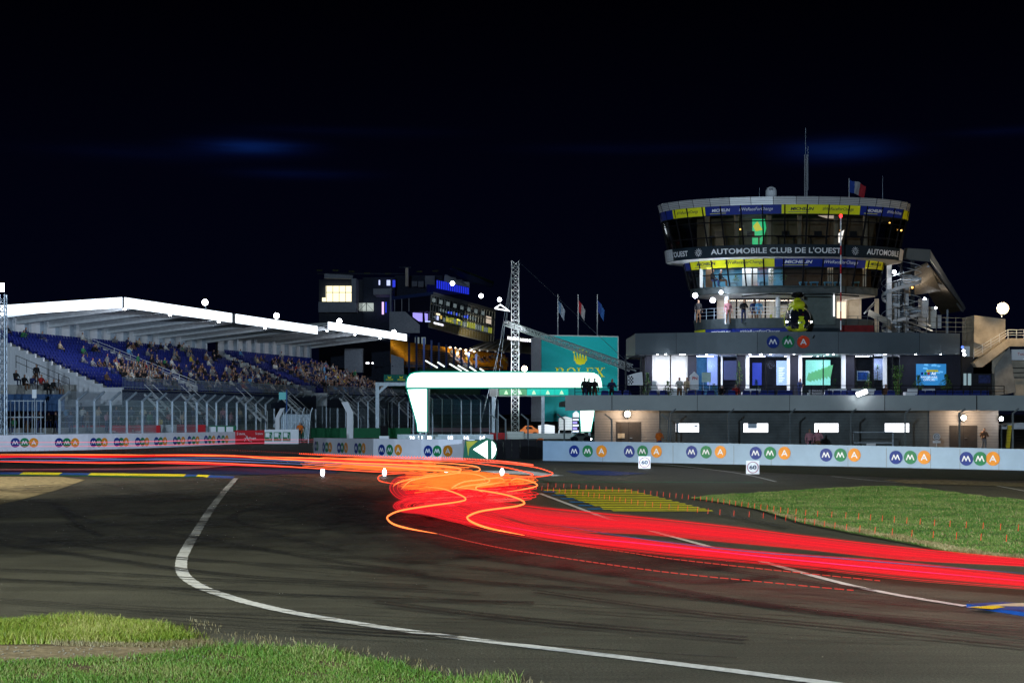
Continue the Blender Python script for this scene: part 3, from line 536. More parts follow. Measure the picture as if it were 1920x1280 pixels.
# ================================================================== PEOPLE
def skin_mesh(name, verts, edges, radii, root, sub=1):
    me = bpy.data.meshes.new('tmp'); me.from_pydata(verts, edges, []); o = bpy.data.objects.new('tmp', me); COL.objects.link(o)
    o.modifiers.new('s', 'SKIN'); o.modifiers['s'].use_smooth_shade = True
    for i, r_ in enumerate(radii): me.skin_vertices[0].data[i].radius = (r_, r_) if not isinstance(r_, tuple) else r_
    me.skin_vertices[0].data[root].use_root = True
    if sub: sm = o.modifiers.new('u', 'SUBSURF'); sm.levels = sub
    bpy.context.view_layer.update(); out = bpy.data.meshes.new_from_object(o.evaluated_get(bpy.context.evaluated_depsgraph_get())); out.name = name
    bpy.data.objects.remove(o); bpy.data.meshes.remove(me); return out
def person_mesh(name, J, arms_out=0):
    keys = list(J.keys()); idx = {k: i for i, k in enumerate(keys)}
    E = [('pel', 'wst'), ('wst', 'chs'), ('chs', 'nk'), ('nk', 'chin'), ('chin', 'hd'), ('hd', 'top')]
    for s_ in 'LR':
        E += [('chs', 'sh'+s_), ('sh'+s_, 'el'+s_), ('el'+s_, 'wr'+s_), ('wr'+s_, 'ha'+s_), ('pel', 'hp'+s_), ('hp'+s_, 'kn'+s_), ('kn'+s_, 'an'+s_), ('an'+s_, 'to'+s_)]
    rad = dict(pel=.15, wst=.135, chs=.16, nk=.055, chin=.07, hd=(.085, .10), top=.06, sh=.075, el=.052, wr=.036, ha=.045, hp=.10, kn=.068, an=.045, to=.042)
    me = skin_mesh(name, [J[k] for k in keys], [(idx[a], idx[c]) for a, c in E], [rad.get(k, rad.get(k[:-1])) for k in keys], idx['pel'], 1)
    hz = J['hd'][2]; nz_ = J['nk'][2]; pz = J['pel'][2]; mi = []
    for p in me.polygons:
        c = p.center
        if c.z > J['chin'][2]+.02 and (c.z > hz+.03 or c.y > J['hd'][1]+.02): m = 3
        elif c.z > nz_-.01: m = 2
        elif min((Vector(c)-Vector(J['haL'])).length, (Vector(c)-Vector(J['haR'])).length) < .07: m = 2
        elif min((Vector(c)-Vector(J['toL'])).length, (Vector(c)-Vector(J['toR'])).length) < .09: m = 4
        elif c.z < pz+.04 and min((Vector(c)-Vector(J['haL'])).length, (Vector(c)-Vector(J['elL'])).length, (Vector(c)-Vector(J['haR'])).length, (Vector(c)-Vector(J['elR'])).length) > .16: m = 1
        else: m = 0
        mi.append(m)
    for _ in range(5): me.materials.append(M['skin'])
    me.polygons.foreach_set('material_index', mi); return me
def sym(d):
    out = {}
    for k, v in d.items():
        if k[0] == '*': out[k[1:]+'L'] = v; out[k[1:]+'R'] = (-v[0], v[1], v[2])
        else: out[k] = v
    return out
SIT = sym({'pel': (0, .02, .50), 'wst': (0, .03, .66), 'chs': (0, -.01, .88), 'nk': (0, -.03, 1.03), 'chin': (0, -.06, 1.10), 'hd': (0, -.05, 1.20), 'top': (0, -.03, 1.28), '*sh': (.19, 0, .94), '*el': (.25, -.12, .70), '*wr': (.16, -.32, .62), '*ha': (.11, -.38, .62), '*hp': (.10, -.03, .50), '*kn': (.13, -.44, .50), '*an': (.13, -.44, .09), '*to': (.14, -.58, .04)})
SIT2 = dict(SIT); SIT2.update(chs=(.02, -.10, .85), nk=(.02, -.16, .98), chin=(.02, -.21, 1.04), hd=(.02, -.22, 1.14), top=(.02, -.22, 1.22), shL=(.20, -.1, .90), shR=(-.17, -.1, .90), elL=(.2, -.32, .66), wrL=(.12, -.42, .80), haL=(.08, -.40, .90), elR=(-.2, -.3, .68), wrR=(-.1, -.46, .60), haR=(-.05, -.50, .60))
STD = sym({'pel': (0, .0, .93), 'wst': (0, .0, 1.10), 'chs': (0, -.01, 1.33), 'nk': (0, -.01, 1.48), 'chin': (0, -.03, 1.55), 'hd': (0, -.02, 1.65), 'top': (0, 0, 1.73), '*sh': (.20, 0, 1.39), '*el': (.27, .03, 1.12), '*wr': (.26, -.08, .88), '*ha': (.25, -.11, .80), '*hp': (.10, 0, .91), '*kn': (.12, -.03, .49), '*an': (.13, .02, .09), '*to': (.15, -.13, .04)})
STD2 = dict(STD); STD2.update(elL=(.30, -.06, 1.14), wrL=(.12, -.26, 1.20), haL=(.04, -.28, 1.24), elR=(-.28, -.04, 1.12), wrR=(-.10, -.26, 1.10), haR=(-.03, -.29, 1.12), chin=(.02, -.05, 1.54), hd=(.03, -.06, 1.64), top=(.03, -.05, 1.72))
STD3 = dict(STD); STD3.update(elL=(.36, -.05, 1.50), wrL=(.30, -.12, 1.74), haL=(.28, -.14, 1.84))
PM = {'sit': person_mesh('seated_person_body', SIT), 'sit2': person_mesh('leaning_person_body', SIT2), 'std': person_mesh('standing_person_body', STD), 'std2': person_mesh('folded_person_body', STD2), 'std3': person_mesh('waving_person_body', STD3)}
CL = {'red': (.26, .02, .02), 'white': (.48, .48, .46), 'black': (.012, .012, .014), 'grey': (.16, .16, .17), 'navy': (.02, .03, .09), 'light blue': (.10, .28, .52), 'beige': (.42, .33, .22), 'yellow': (.50, .36, .03), 'green': (.03, .13, .06), 'orange': (.62, .14, .02), 'brown': (.13, .07, .04), 'pink': (.45, .20, .24)}
CM = {k: mat(k.replace(' ', '_')+'_cloth', v, .85, var=.15, scale=6) for k, v in CL.items()}
HM = {k: mat(k+'_hair', v, .8) for k, v in (('dark', (.02, .013, .01)), ('fair', (.22, .13, .05)), ('grey', (.25, .25, .25)))}
shoe = mat('shoe_leather', (.02, .02, .02), .6)
def person(kind, loc, rz, jacket, label, group, trs=None, cap=None, hair=None, sc=1.0):
    o = bpy.data.objects.new('person', PM[kind]); COL.objects.link(o); o.location = loc; o.rotation_euler = (0, 0, rz); o.scale = (sc,)*3
    hair = hair or random.choice(list(HM)); ms = [CM[jacket], CM[trs or random.choice(['navy', 'black', 'grey', 'brown', 'navy'])], M['skin'], CM[cap] if cap else HM[hair], shoe]
    for i, mm in enumerate(ms): o.material_slots[i].link = 'OBJECT'; o.material_slots[i].material = mm
    return tag(o, label, 'person', group)
ORD = ['first', 'second', 'third', 'fourth', 'fifth', 'sixth', 'seventh', 'eighth', 'ninth', 'tenth', 'eleventh', 'twelfth', 'thirteenth', 'fourteenth', 'fifteenth', 'sixteenth', 'seventeenth', 'eighteenth', 'nineteenth', 'twentieth']+['twenty-'+x for x in ('first', 'second', 'third', 'fourth', 'fifth', 'sixth', 'seventh', 'eighth', 'ninth')]
JK = ['black']*8+['navy']*8+['grey']*6+['white']*4+['beige']*3+['brown']*4+['red', 'light blue', 'yellow', 'green', 'pink']
# ================================================================== GRANDSTANDS (left)
UD = Vector((.243, .970, 0)); WD = Vector((-.970, .243, 0)); ROWS = 15; PITCH = .82; RISE = .335
def stand(org, L, name, label, blocks, zf, zb, nled, z0=4.85, side=True, lvl=0):
    O = Vector(org); tf = lambda u, w_, z: O+UD*u+WD*w_+Vector((0, 0, z)); t = thing(name, (O.x, O.y, 0), label, 'grandstand', 'covered blue-seat stands')
    # stepped seating deck
    b = MB(tf); b.box(0.3, L-.3, -.9, .35, z0-.35, z0); 
    for r_ in range(ROWS): b.box(0.3, L-.3, .35+r_*PITCH, .35+(r_+1)*PITCH, z0-.9+r_*RISE*.95, z0+r_*RISE)
    b.build('seating_deck', M['concrete'], t)
    wb = .35+ROWS*PITCH
    # stepped end wall facing the camera
    b = MB(tf); pts = [(0, -.9, z0-.3)]
    pts += [(0, -.9, z0+.15)]
    for r_ in range(ROWS): pts += [(0, .35+r_*PITCH-.05, z0+.15+max(0, r_-1)*RISE), (0, .35+r_*PITCH-.05, z0+.15+r_*RISE)]
    pts += [(0, wb, z0+.15+(ROWS-1)*RISE), (0, wb, z0-1.1)]; pts = [Vector(p) for p in pts]
    n = len(pts); vs = [(p.x, p.y, p.z) for p in pts]+[(p.x+.3, p.y, p.z) for p in pts]; low = [(0, p.y, z0-.3-1.3*0) for p in pts]
    for i in range(n-2):
        a, c = pts[i], pts[i+1]
        if abs(a.y-c.y) < 1e-6: b.add([(0, a.y, a.z), (0.3, a.y, a.z), (.3, c.y, c.z), (0, c.y, c.z)], [(0, 1, 2, 3)]); continue
        zl = lambda y: max(.0, z0-1.4-.04*y)
        b.add([(0, a.y, zl(a.y)), (0, c.y, zl(c.y)), (0, c.y, c.z), (0, a.y, a.z), (.3, a.y, zl(a.y)), (.3, c.y, zl(c.y)), (.3, c.y, c.z), (.3, a.y, a.z)], [(0, 1, 2, 3), (3, 2, 6, 7), (4, 7, 6, 5)])
    for k in range(26): y = -.7+k*.49; b.box(-.03, 0, y, y+.06, max(0, z0-1.3-.04*y), z0+.10+max(0, (y-.35)//PITCH-1)*RISE)
    b.build('end_wall', M['siding'], t)
    # front wall, concourse back wall
    b = MB(tf); b.box(0, L, -.95, -.85, z0-1.6, z0-.05); b.build('front_wall', M['navy'], t)
    b = MB(tf); b.box(0, L, 3.0, 3.2, 0, z0-1.2); b.build('concourse_wall', M['dark'], t)
    # back wall of alternating panels and columns
    zr = z0+ROWS*RISE-.2; k = 0; u = 0
    bw = MB(tf)
    while u < L-1:
        bc = MB(tf)
        bw.box(u+.15, u+1.9, wb+.6, wb+.65, zr-.3, zb-.1); bc.box(u+1.9, u+2.35, wb+.15, wb+.75, zr-1, zb+.1).build('column', M['steel'], t); u += 2.75
    bw.build('back_panel', M['siding'], t); b = MB(tf); b.box(0, L, wb+.8, wb+.9, z0, zb); b.build('back_wall', M['dark'], t)
    # roof sheet, rafters, purlins, LED fascia
    b = MB(tf); b.prism([(0, -1., zf+.42), (0, -1., zf+.50), (0, wb+1.3, zb+.55), (0, wb+1.3, zb+.47)], (0, 0, 0)) if False else None
    b.add([(0, -1, zf+.38), (L, -1, zf+.38), (L, wb+1.3, zb+.43), (0, wb+1.3, zb+.43), (0, -1, zf+.46), (L, -1, zf+.46), (L, wb+1.3, zb+.52), (0, wb+1.3, zb+.52)], [(0, 3, 2, 1), (4, 5, 6, 7), (0, 1, 5, 4), (1, 2, 6, 5), (2, 3, 7, 6), (3, 0, 4, 7)]); b.build('roof', M['roofp'], t)
    nr = int(L/5.2); b = MB(tf)
    for i in range(nr+1):
        u = .35+(L-.7)*i/nr; d0, d1 = .30, 1.15
        for (w0, w1) in ((-.8, wb+.9),):
            b.add([(u-.09, w0, zf+.37-d0), (u+.09, w0, zf+.37-d0), (u+.09, w1, zb+.42-d1), (u-.09, w1, zb+.42-d1), (u-.09, w0, zf+.37), (u+.09, w0, zf+.37), (u+.09, w1, zb+.42), (u-.09, w1, zb+.42)], [(0, 3, 2, 1), (0, 1, 5, 4), (1, 2, 6, 5), (2, 3, 7, 6), (3, 0, 4, 7)])
            b.add([(u-.22, w0, zf+.35-d0), (u+.22, w0, zf+.35-d0), (u+.22, w1, zb+.40-d1), (u-.22, w1, zb+.40-d1)], [(0, 1, 2, 3)])
    b.build('rafter', M['steel_l'], t)
    b = MB(tf)
    for w_ in (1.5, 4, 6.5, 9, 11.5): b.box(0, L, w_-.05, w_+.05, zf+(zb-zf)*w_/wb+.22, zf+(zb-zf)*w_/wb+.36)
    b.build('purlin', M['steel'], t)
    for a, c in nled:
        b = MB(tf); b.box(a, c, -1.12, -1.02, zf-.45, zf+.45); b.build('led_fascia', M['led'], t)
    b = MB(tf); b.box(0, L, -1.01, -.95, zf-.47, zf+.47); b.build('fascia_frame', M['roofp'], t)
    if side:
        b = MB(tf); b.add([(-.12, -.95, zf-.45), (-.12, wb+1.2, zb-.40), (-.12, wb+1.2, zb+.52), (-.12, -.95, zf+.45), (-.02, -.95, zf-.45), (-.02, wb+1.2, zb-.40), (-.02, wb+1.2, zb+.52), (-.02, -.95, zf+.45)], [(0, 3, 2, 1), (4, 5, 6, 7), (0, 1, 5, 4), (2, 3, 7, 6), (1, 2, 6, 5), (3, 0, 4, 7)]); b.build('led_fascia', M['led'], t)
        b = MB(tf); b.box(-.1, .0, -1.1, -.96, zf-.5, zf+.48); b.build('corner_trim', M['roofp'], t)
    # front railing
    b = MB(tf)
    for z in (z0+.15, z0+1.0): b.box(0.3, L-.3, -.82, -.78, z, z+.05)
    for k in range(int(L/.25)): b.box(.3+k*.25, .325+k*.25, -.81, -.79, z0+.15, z0+1.0)
    b.build('front_railing', M['steel'], t)
    # entry stairs
    for u0 in [x for x in (4, 11.5, 24, 36) if x < L-4]:
        b = MB(tf)
        for s_ in range(8): b.box(u0, u0+1.6, -.95-(s_+1)*.34, -.95-s_*.34, z0-.5-s_*.30-.08, z0-.5-s_*.30)
        for uu in (u0-.03, u0+1.63): b.bar((uu, -.95, z0+.5), (uu, -3.7, z0-1.9), .05, .05); b.bar((uu, -.95, z0-.4), (uu, -3.7, z0-2.9), .06, .2); b.bar((uu, -3.7, z0-1.9), (uu, -3.7, 0), .05, .05)
        b.build('access_stairs', M['steel_l'], t)
    return t, tf, z0, wb
def seatmesh():
    b = MB(); b.box(-.2, .2, -.2, .2, .38, .43); b.add([(-.2, .18, .42), (.2, .18, .42), (.2, .26, .8), (-.2, .26, .8), (-.2, .22, .42), (.2, .22, .42), (.2, .30, .8), (-.2, .30, .8)], [(0, 1, 2, 3), (5, 4, 7, 6), (3, 2, 6, 7), (0, 3, 7, 4), (1, 5, 6, 2)]); b.box(-.03, .03, -.1, .1, 0, .38); return b
FACE = math.atan2(.970, .243)
def fill_seats(t, tf, z0, L, gaps, m, rows=ROWS, mat_=None):
    sb = seatmesh(); me0 = None; singles = 0; cand = []
    for r_ in range(rows):
        u = .7
        while u < L-.6:
            if not any(a < u < c for a, c in gaps): cand.append((r_, u))
            u += .54
    cand.sort(key=lambda q: q[1]); bulk = MB()
    for i, (r_, u) in enumerate(cand):
        p = tf(u, .35+r_*PITCH+.5, z0+r_*RISE)
        if i < 100:
            if me0 is None:
                me0 = bpy.data.meshes.new('seat'); me0.from_pydata(sb.v, [], sb.f); me0.materials.append(m)
            o = bpy.data.objects.new('seat', me0); COL.objects.link(o); o.parent = t; o.matrix_parent_inverse = parent_inv(t); o.location = p; o.rotation_euler = (0, 0, FACE)
        else:
            c, s_ = math.cos(FACE), math.sin(FACE); bulk.add([(p.x+v[0]*c-v[1]*s_, p.y+v[0]*s_+v[1]*c, p.z+v[2]) for v in sb.v], sb.f)
    if bulk.v: o = bulk.build('seat_rows', m, t); tag(o, kind='stuff')
def crowd(tf, z0, spec, block, group):
    """spec: list of (row_from_bottom, [u...])"""
    for r_, us in spec:
        us = sorted(us)
        for i, u in enumerate(us):
            p = tf(u, .35+r_*PITCH+.5-.12, z0+r_*RISE); j = random.choice(JK); cap = random.choice(['white', 'red', 'navy', None, None, None, 'black']); kd = random.choice(['sit', 'sit', 'sit2'])
            if random.random() < .06: kd = 'std'; p = tf(u, .35+r_*PITCH+.1, z0+r_*RISE)
            lb = '%s in %s jacket%s, %s from left, %s row down, %s' % ('standing spectator' if kd == 'std' else 'spectator', j, (' and %s cap' % cap) if cap and False else '', ORD[i], ORD[ROWS-1-r_], block)
            person(kd, p, FACE+random.uniform(-.35, .2), j, lb, group, cap=cap)
def aisle(t, tf, z0, u, wb, wall=False):
    b = MB(tf)
    for dz in (.45, .75, 1.05): b.bar((u, .2, z0+dz), (u, wb, z0+dz+(ROWS-1)*RISE), .05, .05)
    for k in range(8): w_ = .2+(wb-.2)*k/7; zz = z0+(ROWS-1)*RISE*k/7; b.bar((u, w_, zz-.1), (u, w_, zz+1.05), .05, .05)
    b.build('aisle_railing', M['steel_l'], t)
    if wall:
        b = MB(tf); b.add([(u+.2, .2, z0-.3), (u+.2, wb, z0-.3+(ROWS-1)*RISE), (u+.2, wb, z0+.55+(ROWS-1)*RISE), (u+.2, .2, z0+.55), (u+.4, .2, z0-.3), (u+.4, wb, z0-.3+(ROWS-1)*RISE), (u+.4, wb, z0+.55+(ROWS-1)*RISE), (u+.4, .2, z0+.55)], [(0, 1, 2, 3), (7, 6, 5, 4), (3, 2, 6, 7), (0, 3, 7, 4)]); b.build('aisle_wall', M['siding'], t)
def nearby(tf0, u, px): pass
st1, tf1, z1_, wb1 = stand((-35.15, 136.2, 0), 46.5, 'grandstand', 'nearest covered stand with blue seats under a glowing white roof edge', None, 12.45, 11.75, [(0.15, 22.6), (23.7, 46.5)])
fill_seats(st1, tf1, z1_, 46.5, [(16.8, 18.8)], M['seat']); aisle(st1, tf1, z1_, 17.0, wb1, True); aisle(st1, tf1, z1_, 9.0, wb1) if False else None
def rnd_spec(u0, u1, dens, lo=0, hi=ROWS-1):
    out = []
    for r_ in range(lo, hi+1):
        d = dens(r_); us = []; u = u0+random.random()*.5
        while u < u1:
            cl_ = .5+.5*math.sin(u*.55+r_*.9)+.4*math.sin(u*.23-r_*.35)
            if random.random() < d*cl_: us.append(u)
            u += .56
        out.append((r_, us))
    return out
crowd(tf1, z1_, rnd_spec(1.0, 16.4, lambda r_: .36 if 0 < r_ < 7 else (.04 if r_ < 9 or r_ == 11 else .17)), 'nearest blue block', 'spectators on the blue seats')
crowd(tf1, z1_, rnd_spec(19.5, 45.5, lambda r_: .20 if r_ in (13, 14, 12, 1, 2) else .09), 'second blue block', 'spectators on the blue seats')
st2, tf2, z2_, wb2 = stand((-23.0, 185.2, 0), 30.2, 'grandstand', 'farther covered stand with a dense crowd beside the dark tower block', None, 13.2, 12.5, [(0, 9.2), (9.3, 30.2)], z0=5.0, side=False)
fill_seats(st2, tf2, z2_, 30.2, [], M['seat'])
crowd(tf2, z2_, rnd_spec(1, 29.3, lambda r_: .22 if r_ < 11 else .09), 'far blue block', 'spectators on the blue seats')
def mass(name, label, items):
    src = PM['sit']; V = [tuple(v.co) for v in src.vertices]; Fs = [tuple(p.vertices) for p in src.polygons]; mi0 = [p.material_index for p in src.polygons]
    keys = ['navy', 'black', 'grey', 'white', 'brown', 'beige', 'red', 'light blue', 'yellow']; mats = [CM[k] for k in keys]+[M['skin'], HM['dark'], HM['fair'], shoe]; b = MB()
    for p, rz in items:
        c, s_ = math.cos(rz), math.sin(rz); j = rr0.choice([0, 0, 0, 0, 1, 1, 1, 1, 1, 2, 2, 3, 4, rr0.randint(0, 8)]); tr = rr0.choice([0, 1, 1, 2]); h = rr0.choice([10, 10, 11, 3]); mp_ = {0: j, 1: tr, 2: 9, 3: h, 4: 12}; o = len(b.v)
        b.v += [(p.x+x*c-y*s_, p.y+x*s_+y*c, p.z+z) for x, y, z in V]; b.f += [tuple(o+i for i in f) for f in Fs]; b.m += [mp_[m] for m in mi0]
    tag(b.build(name, mats), label, 'crowd', kind='stuff')
rr0 = random.Random(21); items = []
for (tf, z0, u0, u1, n, lo, hi) in ((tf2, z2_, 3, 29.5, 300, 0, 11), (tf1, z1_, 19.5, 45.5, 130, 0, 13), (tf1, z1_, 6, 16.2, 75, 0, 5)):
    for k in range(n):
        r_ = rr0.randint(lo, hi) if rr0.random() < .6 else rr0.randint(lo, min(hi, 5)); u = u0+int(rr0.random()*(u1-u0)/.56)*.56+.28; items.append((tf(u, .35+r_*PITCH+.38, z0+r_*RISE), FACE+rr0.uniform(-.35, .2)))
mass('spectator_crowd', 'mass of seated spectators filling the blue stands between the countable ones', items)
# roof floodlights
def ball_lamp(loc, r_, m, label, group=None, pole=None, cat='floodlight', name='floodlight', pw=0, pc=(1, 1, 1), arm=None):
    t = thing(name, loc, label, cat, group); x, y, z = loc; b = MB()
    b.loft([[(x+r_*k*math.cos(a), y-h, z+r_*k*math.sin(a)) for a in [2*math.pi*j/14 for j in range(14)]] for k, h in ((1, 0), (.92, r_*.35), (.6, r_*.6), (.15, r_*.7))]); b.build('lamp_lens', m, t)
    b = MB(); b.loft([[(x+r_*k*math.cos(a), y+h, z+r_*k*math.sin(a)) for a in [2*math.pi*j/10 for j in range(10)]] for k, h in ((1.08, -.01), (1.1, .05), (.7, r_*.8), (.3, r_))]); b.build('lamp_housing', M['chrome'], t)
    if pole: b = MB(); b.tube([(x, y+r_*.7, z), (x, y+r_*.7, z-pole)], .05); b.build('pole', M['steel'], t)
    if pw: point('lamp_glow', (x, y-r_*1.6, z), pw, pc, r_)
    return t
for (px, py, D, lb) in ((388, 568, 157, 'bright round floodlight on the roof joint of the nearest stand'), (521, 593, 170.5, 'round floodlight on the roof edge near the far end of the first stand'), (638, 603, 188.5, 'round floodlight on the left of the far stand roof'), (739.5, 623, 212, 'round floodlight at the right end of the far stand roof')):
    ball_lamp((X_(px, D), D-1, Z_(py, D)), .30, M['lampw'], lb, 'roof floodlights', pole=.8)
# light under the roofs (strip lamps carried by the rafters)
def strip_lamp(t, tf, u, w_, z, pw):
    pw *= .22*(1 if u < 9 and len(tf(0, 0, 0)) and tf(0, 0, 0).x < -30 else .38)
    b = MB(tf); w_ += 1.6; z += .25; b.box(u-.22, u+.22, w_-.06, w_+.06, z-.04, z+.04); b.build('strip_lamp', M['lampw'], t)
    a = tf(u, w_, z-.1); c = tf(u, w_+4.5, z-5); area('strip_light', a, c, pw, (.84, .90, 1), 1.8, .3)
for u in (4, 13, 24, 36): strip_lamp(st1, tf1, u, -.6, 11.9, 1700)
for u in (5, 15, 25): strip_lamp(st2, tf2, u, -.6, 12.6, 2600)
# ================================================================== CONTROL TOWER
CX, CY = 19.95, 113.6
def ringband(pr, z0, z1, t0, t1, off=0., n=None, th=0.):
    """pr = ((a0,b0),(a1,b1)) semi axes at z0 and z1"""
    (a0, b0), (a1, b1) = pr; n = n or max(2, int(round(abs(t1-t0)/R(5)))); lo = []; hi = []
    for i in range(n+1):
        t = t0+(t1-t0)*i/n; p = ring_pt(t, a0, b0, CX, CY, off); p.z = z0; q = ring_pt(t, a1, b1, CX, CY, off); q.z = z1; lo.append(p); hi.append(q)
    return lo, hi
def band_mesh(b, pr, z0, z1, t0=-math.pi, t1=math.pi, off=0., n=None, m=0):
    lo, hi = ringband(pr, z0, z1, t0, t1, off, n); k = len(lo); b.add(lo+hi, [(i, i+1, k+i+1, k+i) for i in range(k-1)], m)
def slab_mesh(b, ab, z0, z1, m=0, n=40, ab2=None):
    ab2 = ab2 or ab
    r0 = []; r1 = []
    for i in range(n):
        t = 2*math.pi*i/n; p = ring_pt(t, *ab, CX, CY); p.z = z0; q = ring_pt(t, *ab2, CX, CY); q.z = z1; r0.append(p); r1.append(q)
    b.loft([r0, r1], m)
def ring_text(name, sr, px0, px1, pr, z0, z1, zl, zh, m, parent, off, bold=0., shear=0.):
    (a0, b0), (a1, b1) = pr; am, bm = (a0+a1)/2, (b0+b1)/2; t0 = arc_theta(px0, am, bm, CX, CY); t1 = arc_theta(px1, am, bm, CX, CY)
    v, f = txt(sr, bold, shear); ts = [t0+(t1-t0)*i/60 for i in range(61)]; ls = [0]
    for i in range(60): ls.append(ls[-1]+(ring_pt(ts[i+1], am, bm, CX, CY)-ring_pt(ts[i], am, bm, CX, CY)).length)
    b = MB(); out = []
    for x, y in v:
        t = float(np.interp(x*ls[-1], ls, ts)); z = zl+(zh-zl)*y; k = (z-z0)/(z1-z0); p = ring_pt(t, a0+(a1-a0)*k, b0+(b1-b0)*k, CX, CY, off); p.z = z; out.append(p)
    b.add(out, f); return b.build(name, m, parent)
tw = thing('control_tower', (CX, CY, 0), 'round race control tower with flared glass storeys and sponsor banner rings', 'tower')
A = dict(top=(9.25, 5.05), a=(9.1, 5.0), b=(9.0, 4.9), c=(8.45, 4.6), r=(8.72, 4.85), r2=(8.62, 4.8), d=(7.35, 4.1), e=(7.22, 4.0), g=(6.9, 3.85), s=(6.75, 3.75), o=(6.55, 3.7))
SEG = R(9.8)
def mull(pr, z0, z1, name, mid=None, n=36, w_=.045):
    (a0, b0), (a1, b1) = pr
    b = MB()
    for i in range(n):
        t = -math.pi+2*math.pi*(i+.5)/n; p = ring_pt(t, a0, b0, CX, CY, .02); p.z = z0; q = ring_pt(t, a1, b1, CX, CY, .02); q.z = z1; b.bar(p, q, w_*2, .10)
    for zz in (mid or []):
        k = (zz-z0)/(z1-z0); am = (a0+(a1-a0)*k, b0+(b1-b0)*k); band_mesh(b, (am, am), zz-.04, zz+.04, off=.05, n=72)
    o = b.build(name, M['black'], tw); return o
b = MB(); slab_mesh(b, A['a'], 17.38, 17.93, ab2=A['top'], n=36); b.build('roof_edge', mat('ribbed_silver_panel', (.50, .52, .54), .4, metal=.2, var=.15, scale=.6, stretch=(1, 1, 12)), tw)
b = MB()
for z in (17.5, 17.62, 17.74, 17.86): k = (z-17.38)/.55; ab = (9.1+.15*k, 5.0+.05*k); band_mesh(b, (ab, ab), z, z+.02, off=.012, n=36)
for i in range(36): t = 2*math.pi*i/36; p = ring_pt(t, *A['a'], CX, CY, .012); p.z = 17.38; q = ring_pt(t, *A['top'], CX, CY, .012); q.z = 17.93; b.bar(p, q, .035, .02)
b.build('panel_seam', M['dark'], tw)
# top storey
pr1 = (A['b'], A['a']); pr2 = (A['c'], A['b'])
b = MB(); band_mesh(b, pr1, 16.70, 17.38, n=72); b.build('banner_ring_panel', M['navyb'], tw)
b = MB(); band_mesh(b, pr2, 14.58, 16.70, n=72); b.build('top_storey_glass', M['dglass'], tw)
mull((A['c'], A['a']), 14.58, 17.38, 'top_storey_mullions', [14.95+.25, 16.25])
b = MB(); slab_mesh(b, (8.3, 4.5), 14.50, 14.58); slab_mesh(b, (8.9, 4.85), 16.9, 17.35); b.build('floor_slab', M['concrete_d'], tw)
b = MB(); b.box(CX-6.5, CX+6.5, CY-1.2, CY-1.0, 14.58, 16.9)
b.build('interior_wall', mat('dim_interior', (.10, .085, .065), .8, var=.4, scale=.8), tw)
for x in (-6, -3.9, -1.6, .6, 3.2, 5.3): b = MB(); b.lathe((CX+x, CY-3.1, 14.58), [(.17, 0), (.17, 2.3)], 10); b.build('interior_column', M['conc_w'], tw)
b = MB(); 
for x in (-5.2, -2.9, -.4, 1.9, 4.4): b.box(CX+x-.7, CX+x+.7, CY-3.6, CY-3.0, 15.25, 15.32); b.box(CX+x-.6, CX+x-.5, CY-3.4, CY-3.3, 14.58, 15.25); b.box(CX+x+.5, CX+x+.6, CY-3.4, CY-3.3, 14.58, 15.25); b.box(CX+x-.3, CX+x+.25, CY-3.3, CY-3.25, 15.35, 15.7)
b.build('desk', M['dark'], tw)
for px, py, mm in ((1569, 428, 'lampwarm'), (1576, 432, 'lampwarm'), (1690, 432, 'lampwarm'), (1388, 430, 'lampwarm'), (1498, 417, 'green_spark'), (1501, 425, 'green_spark'), (1668, 418, 'lampwarm')):
    if mm == 'green_spark': M[mm] = emi('green_spark', (.1, 1, .4), 3)
    D = 111.5; b = MB(); b.lathe((X_(px, D), D, Z_(py, D)), [(.03, -.05), (.07, 0), (.03, .05)], 8); b.build('desk_lamp', M[mm] if mm == 'green_spark' else emi('amber', (1, .5, .1), 5), tw)
D = 110.6; b = MB(); b.prism([(X_(1411, D), D, Z_(458, D)), (X_(1428, D), D, Z_(458, D)), (X_(1437, D), D, Z_(428, D)), (X_(1434, D), D, Z_(411, D)), (X_(1411, D), D, Z_(411, D))], (0, .1, 0)); o = b.build('green_reflection', emi('green_reflection', (.03, .75, .30), 1.0), tw)  # glowing panel in place of the sign's reflection in the glass
b = MB(); b.prism([(X_(1412, D), D-.02, Z_(424, D)), (X_(1417, D), D-.02, Z_(434, D)), (X_(1430, D), D-.02, Z_(431, D)), (X_(1420, D), D-.02, Z_(415, D))], (0, .01, 0)); b.build('yellow_mark', emi('yellow_reflection', (.75, .75, .05), 1.0), o)  # yellow part of that reflection, also made to glow
D = 110.9; b = MB(); b.prism([(X_(1567, D), D, Z_(455, D)), (X_(1577, D), D, Z_(455, D)), (X_(1583, D), D, Z_(431, D)), (X_(1573, D), D, Z_(437, D))], (0, .1, 0)); b.build('white_glare_panel', emi('white_glare_panel', (1, .93, .88), 2), tw)  # glowing panel added behind the glass to give a bright glare
D = 111.0; b = MB(); b.prism([(X_(1534, D), D, Z_(404, D)), (X_(1569, D), D, Z_(404, D)), (X_(1568, D), D, Z_(410, D)), (X_(1550, D), D, Z_(409, D))], (0, .1, 0)); b.build('ceiling_light', emi('dim_ceiling_light', (1, .85, .75), .5), tw)
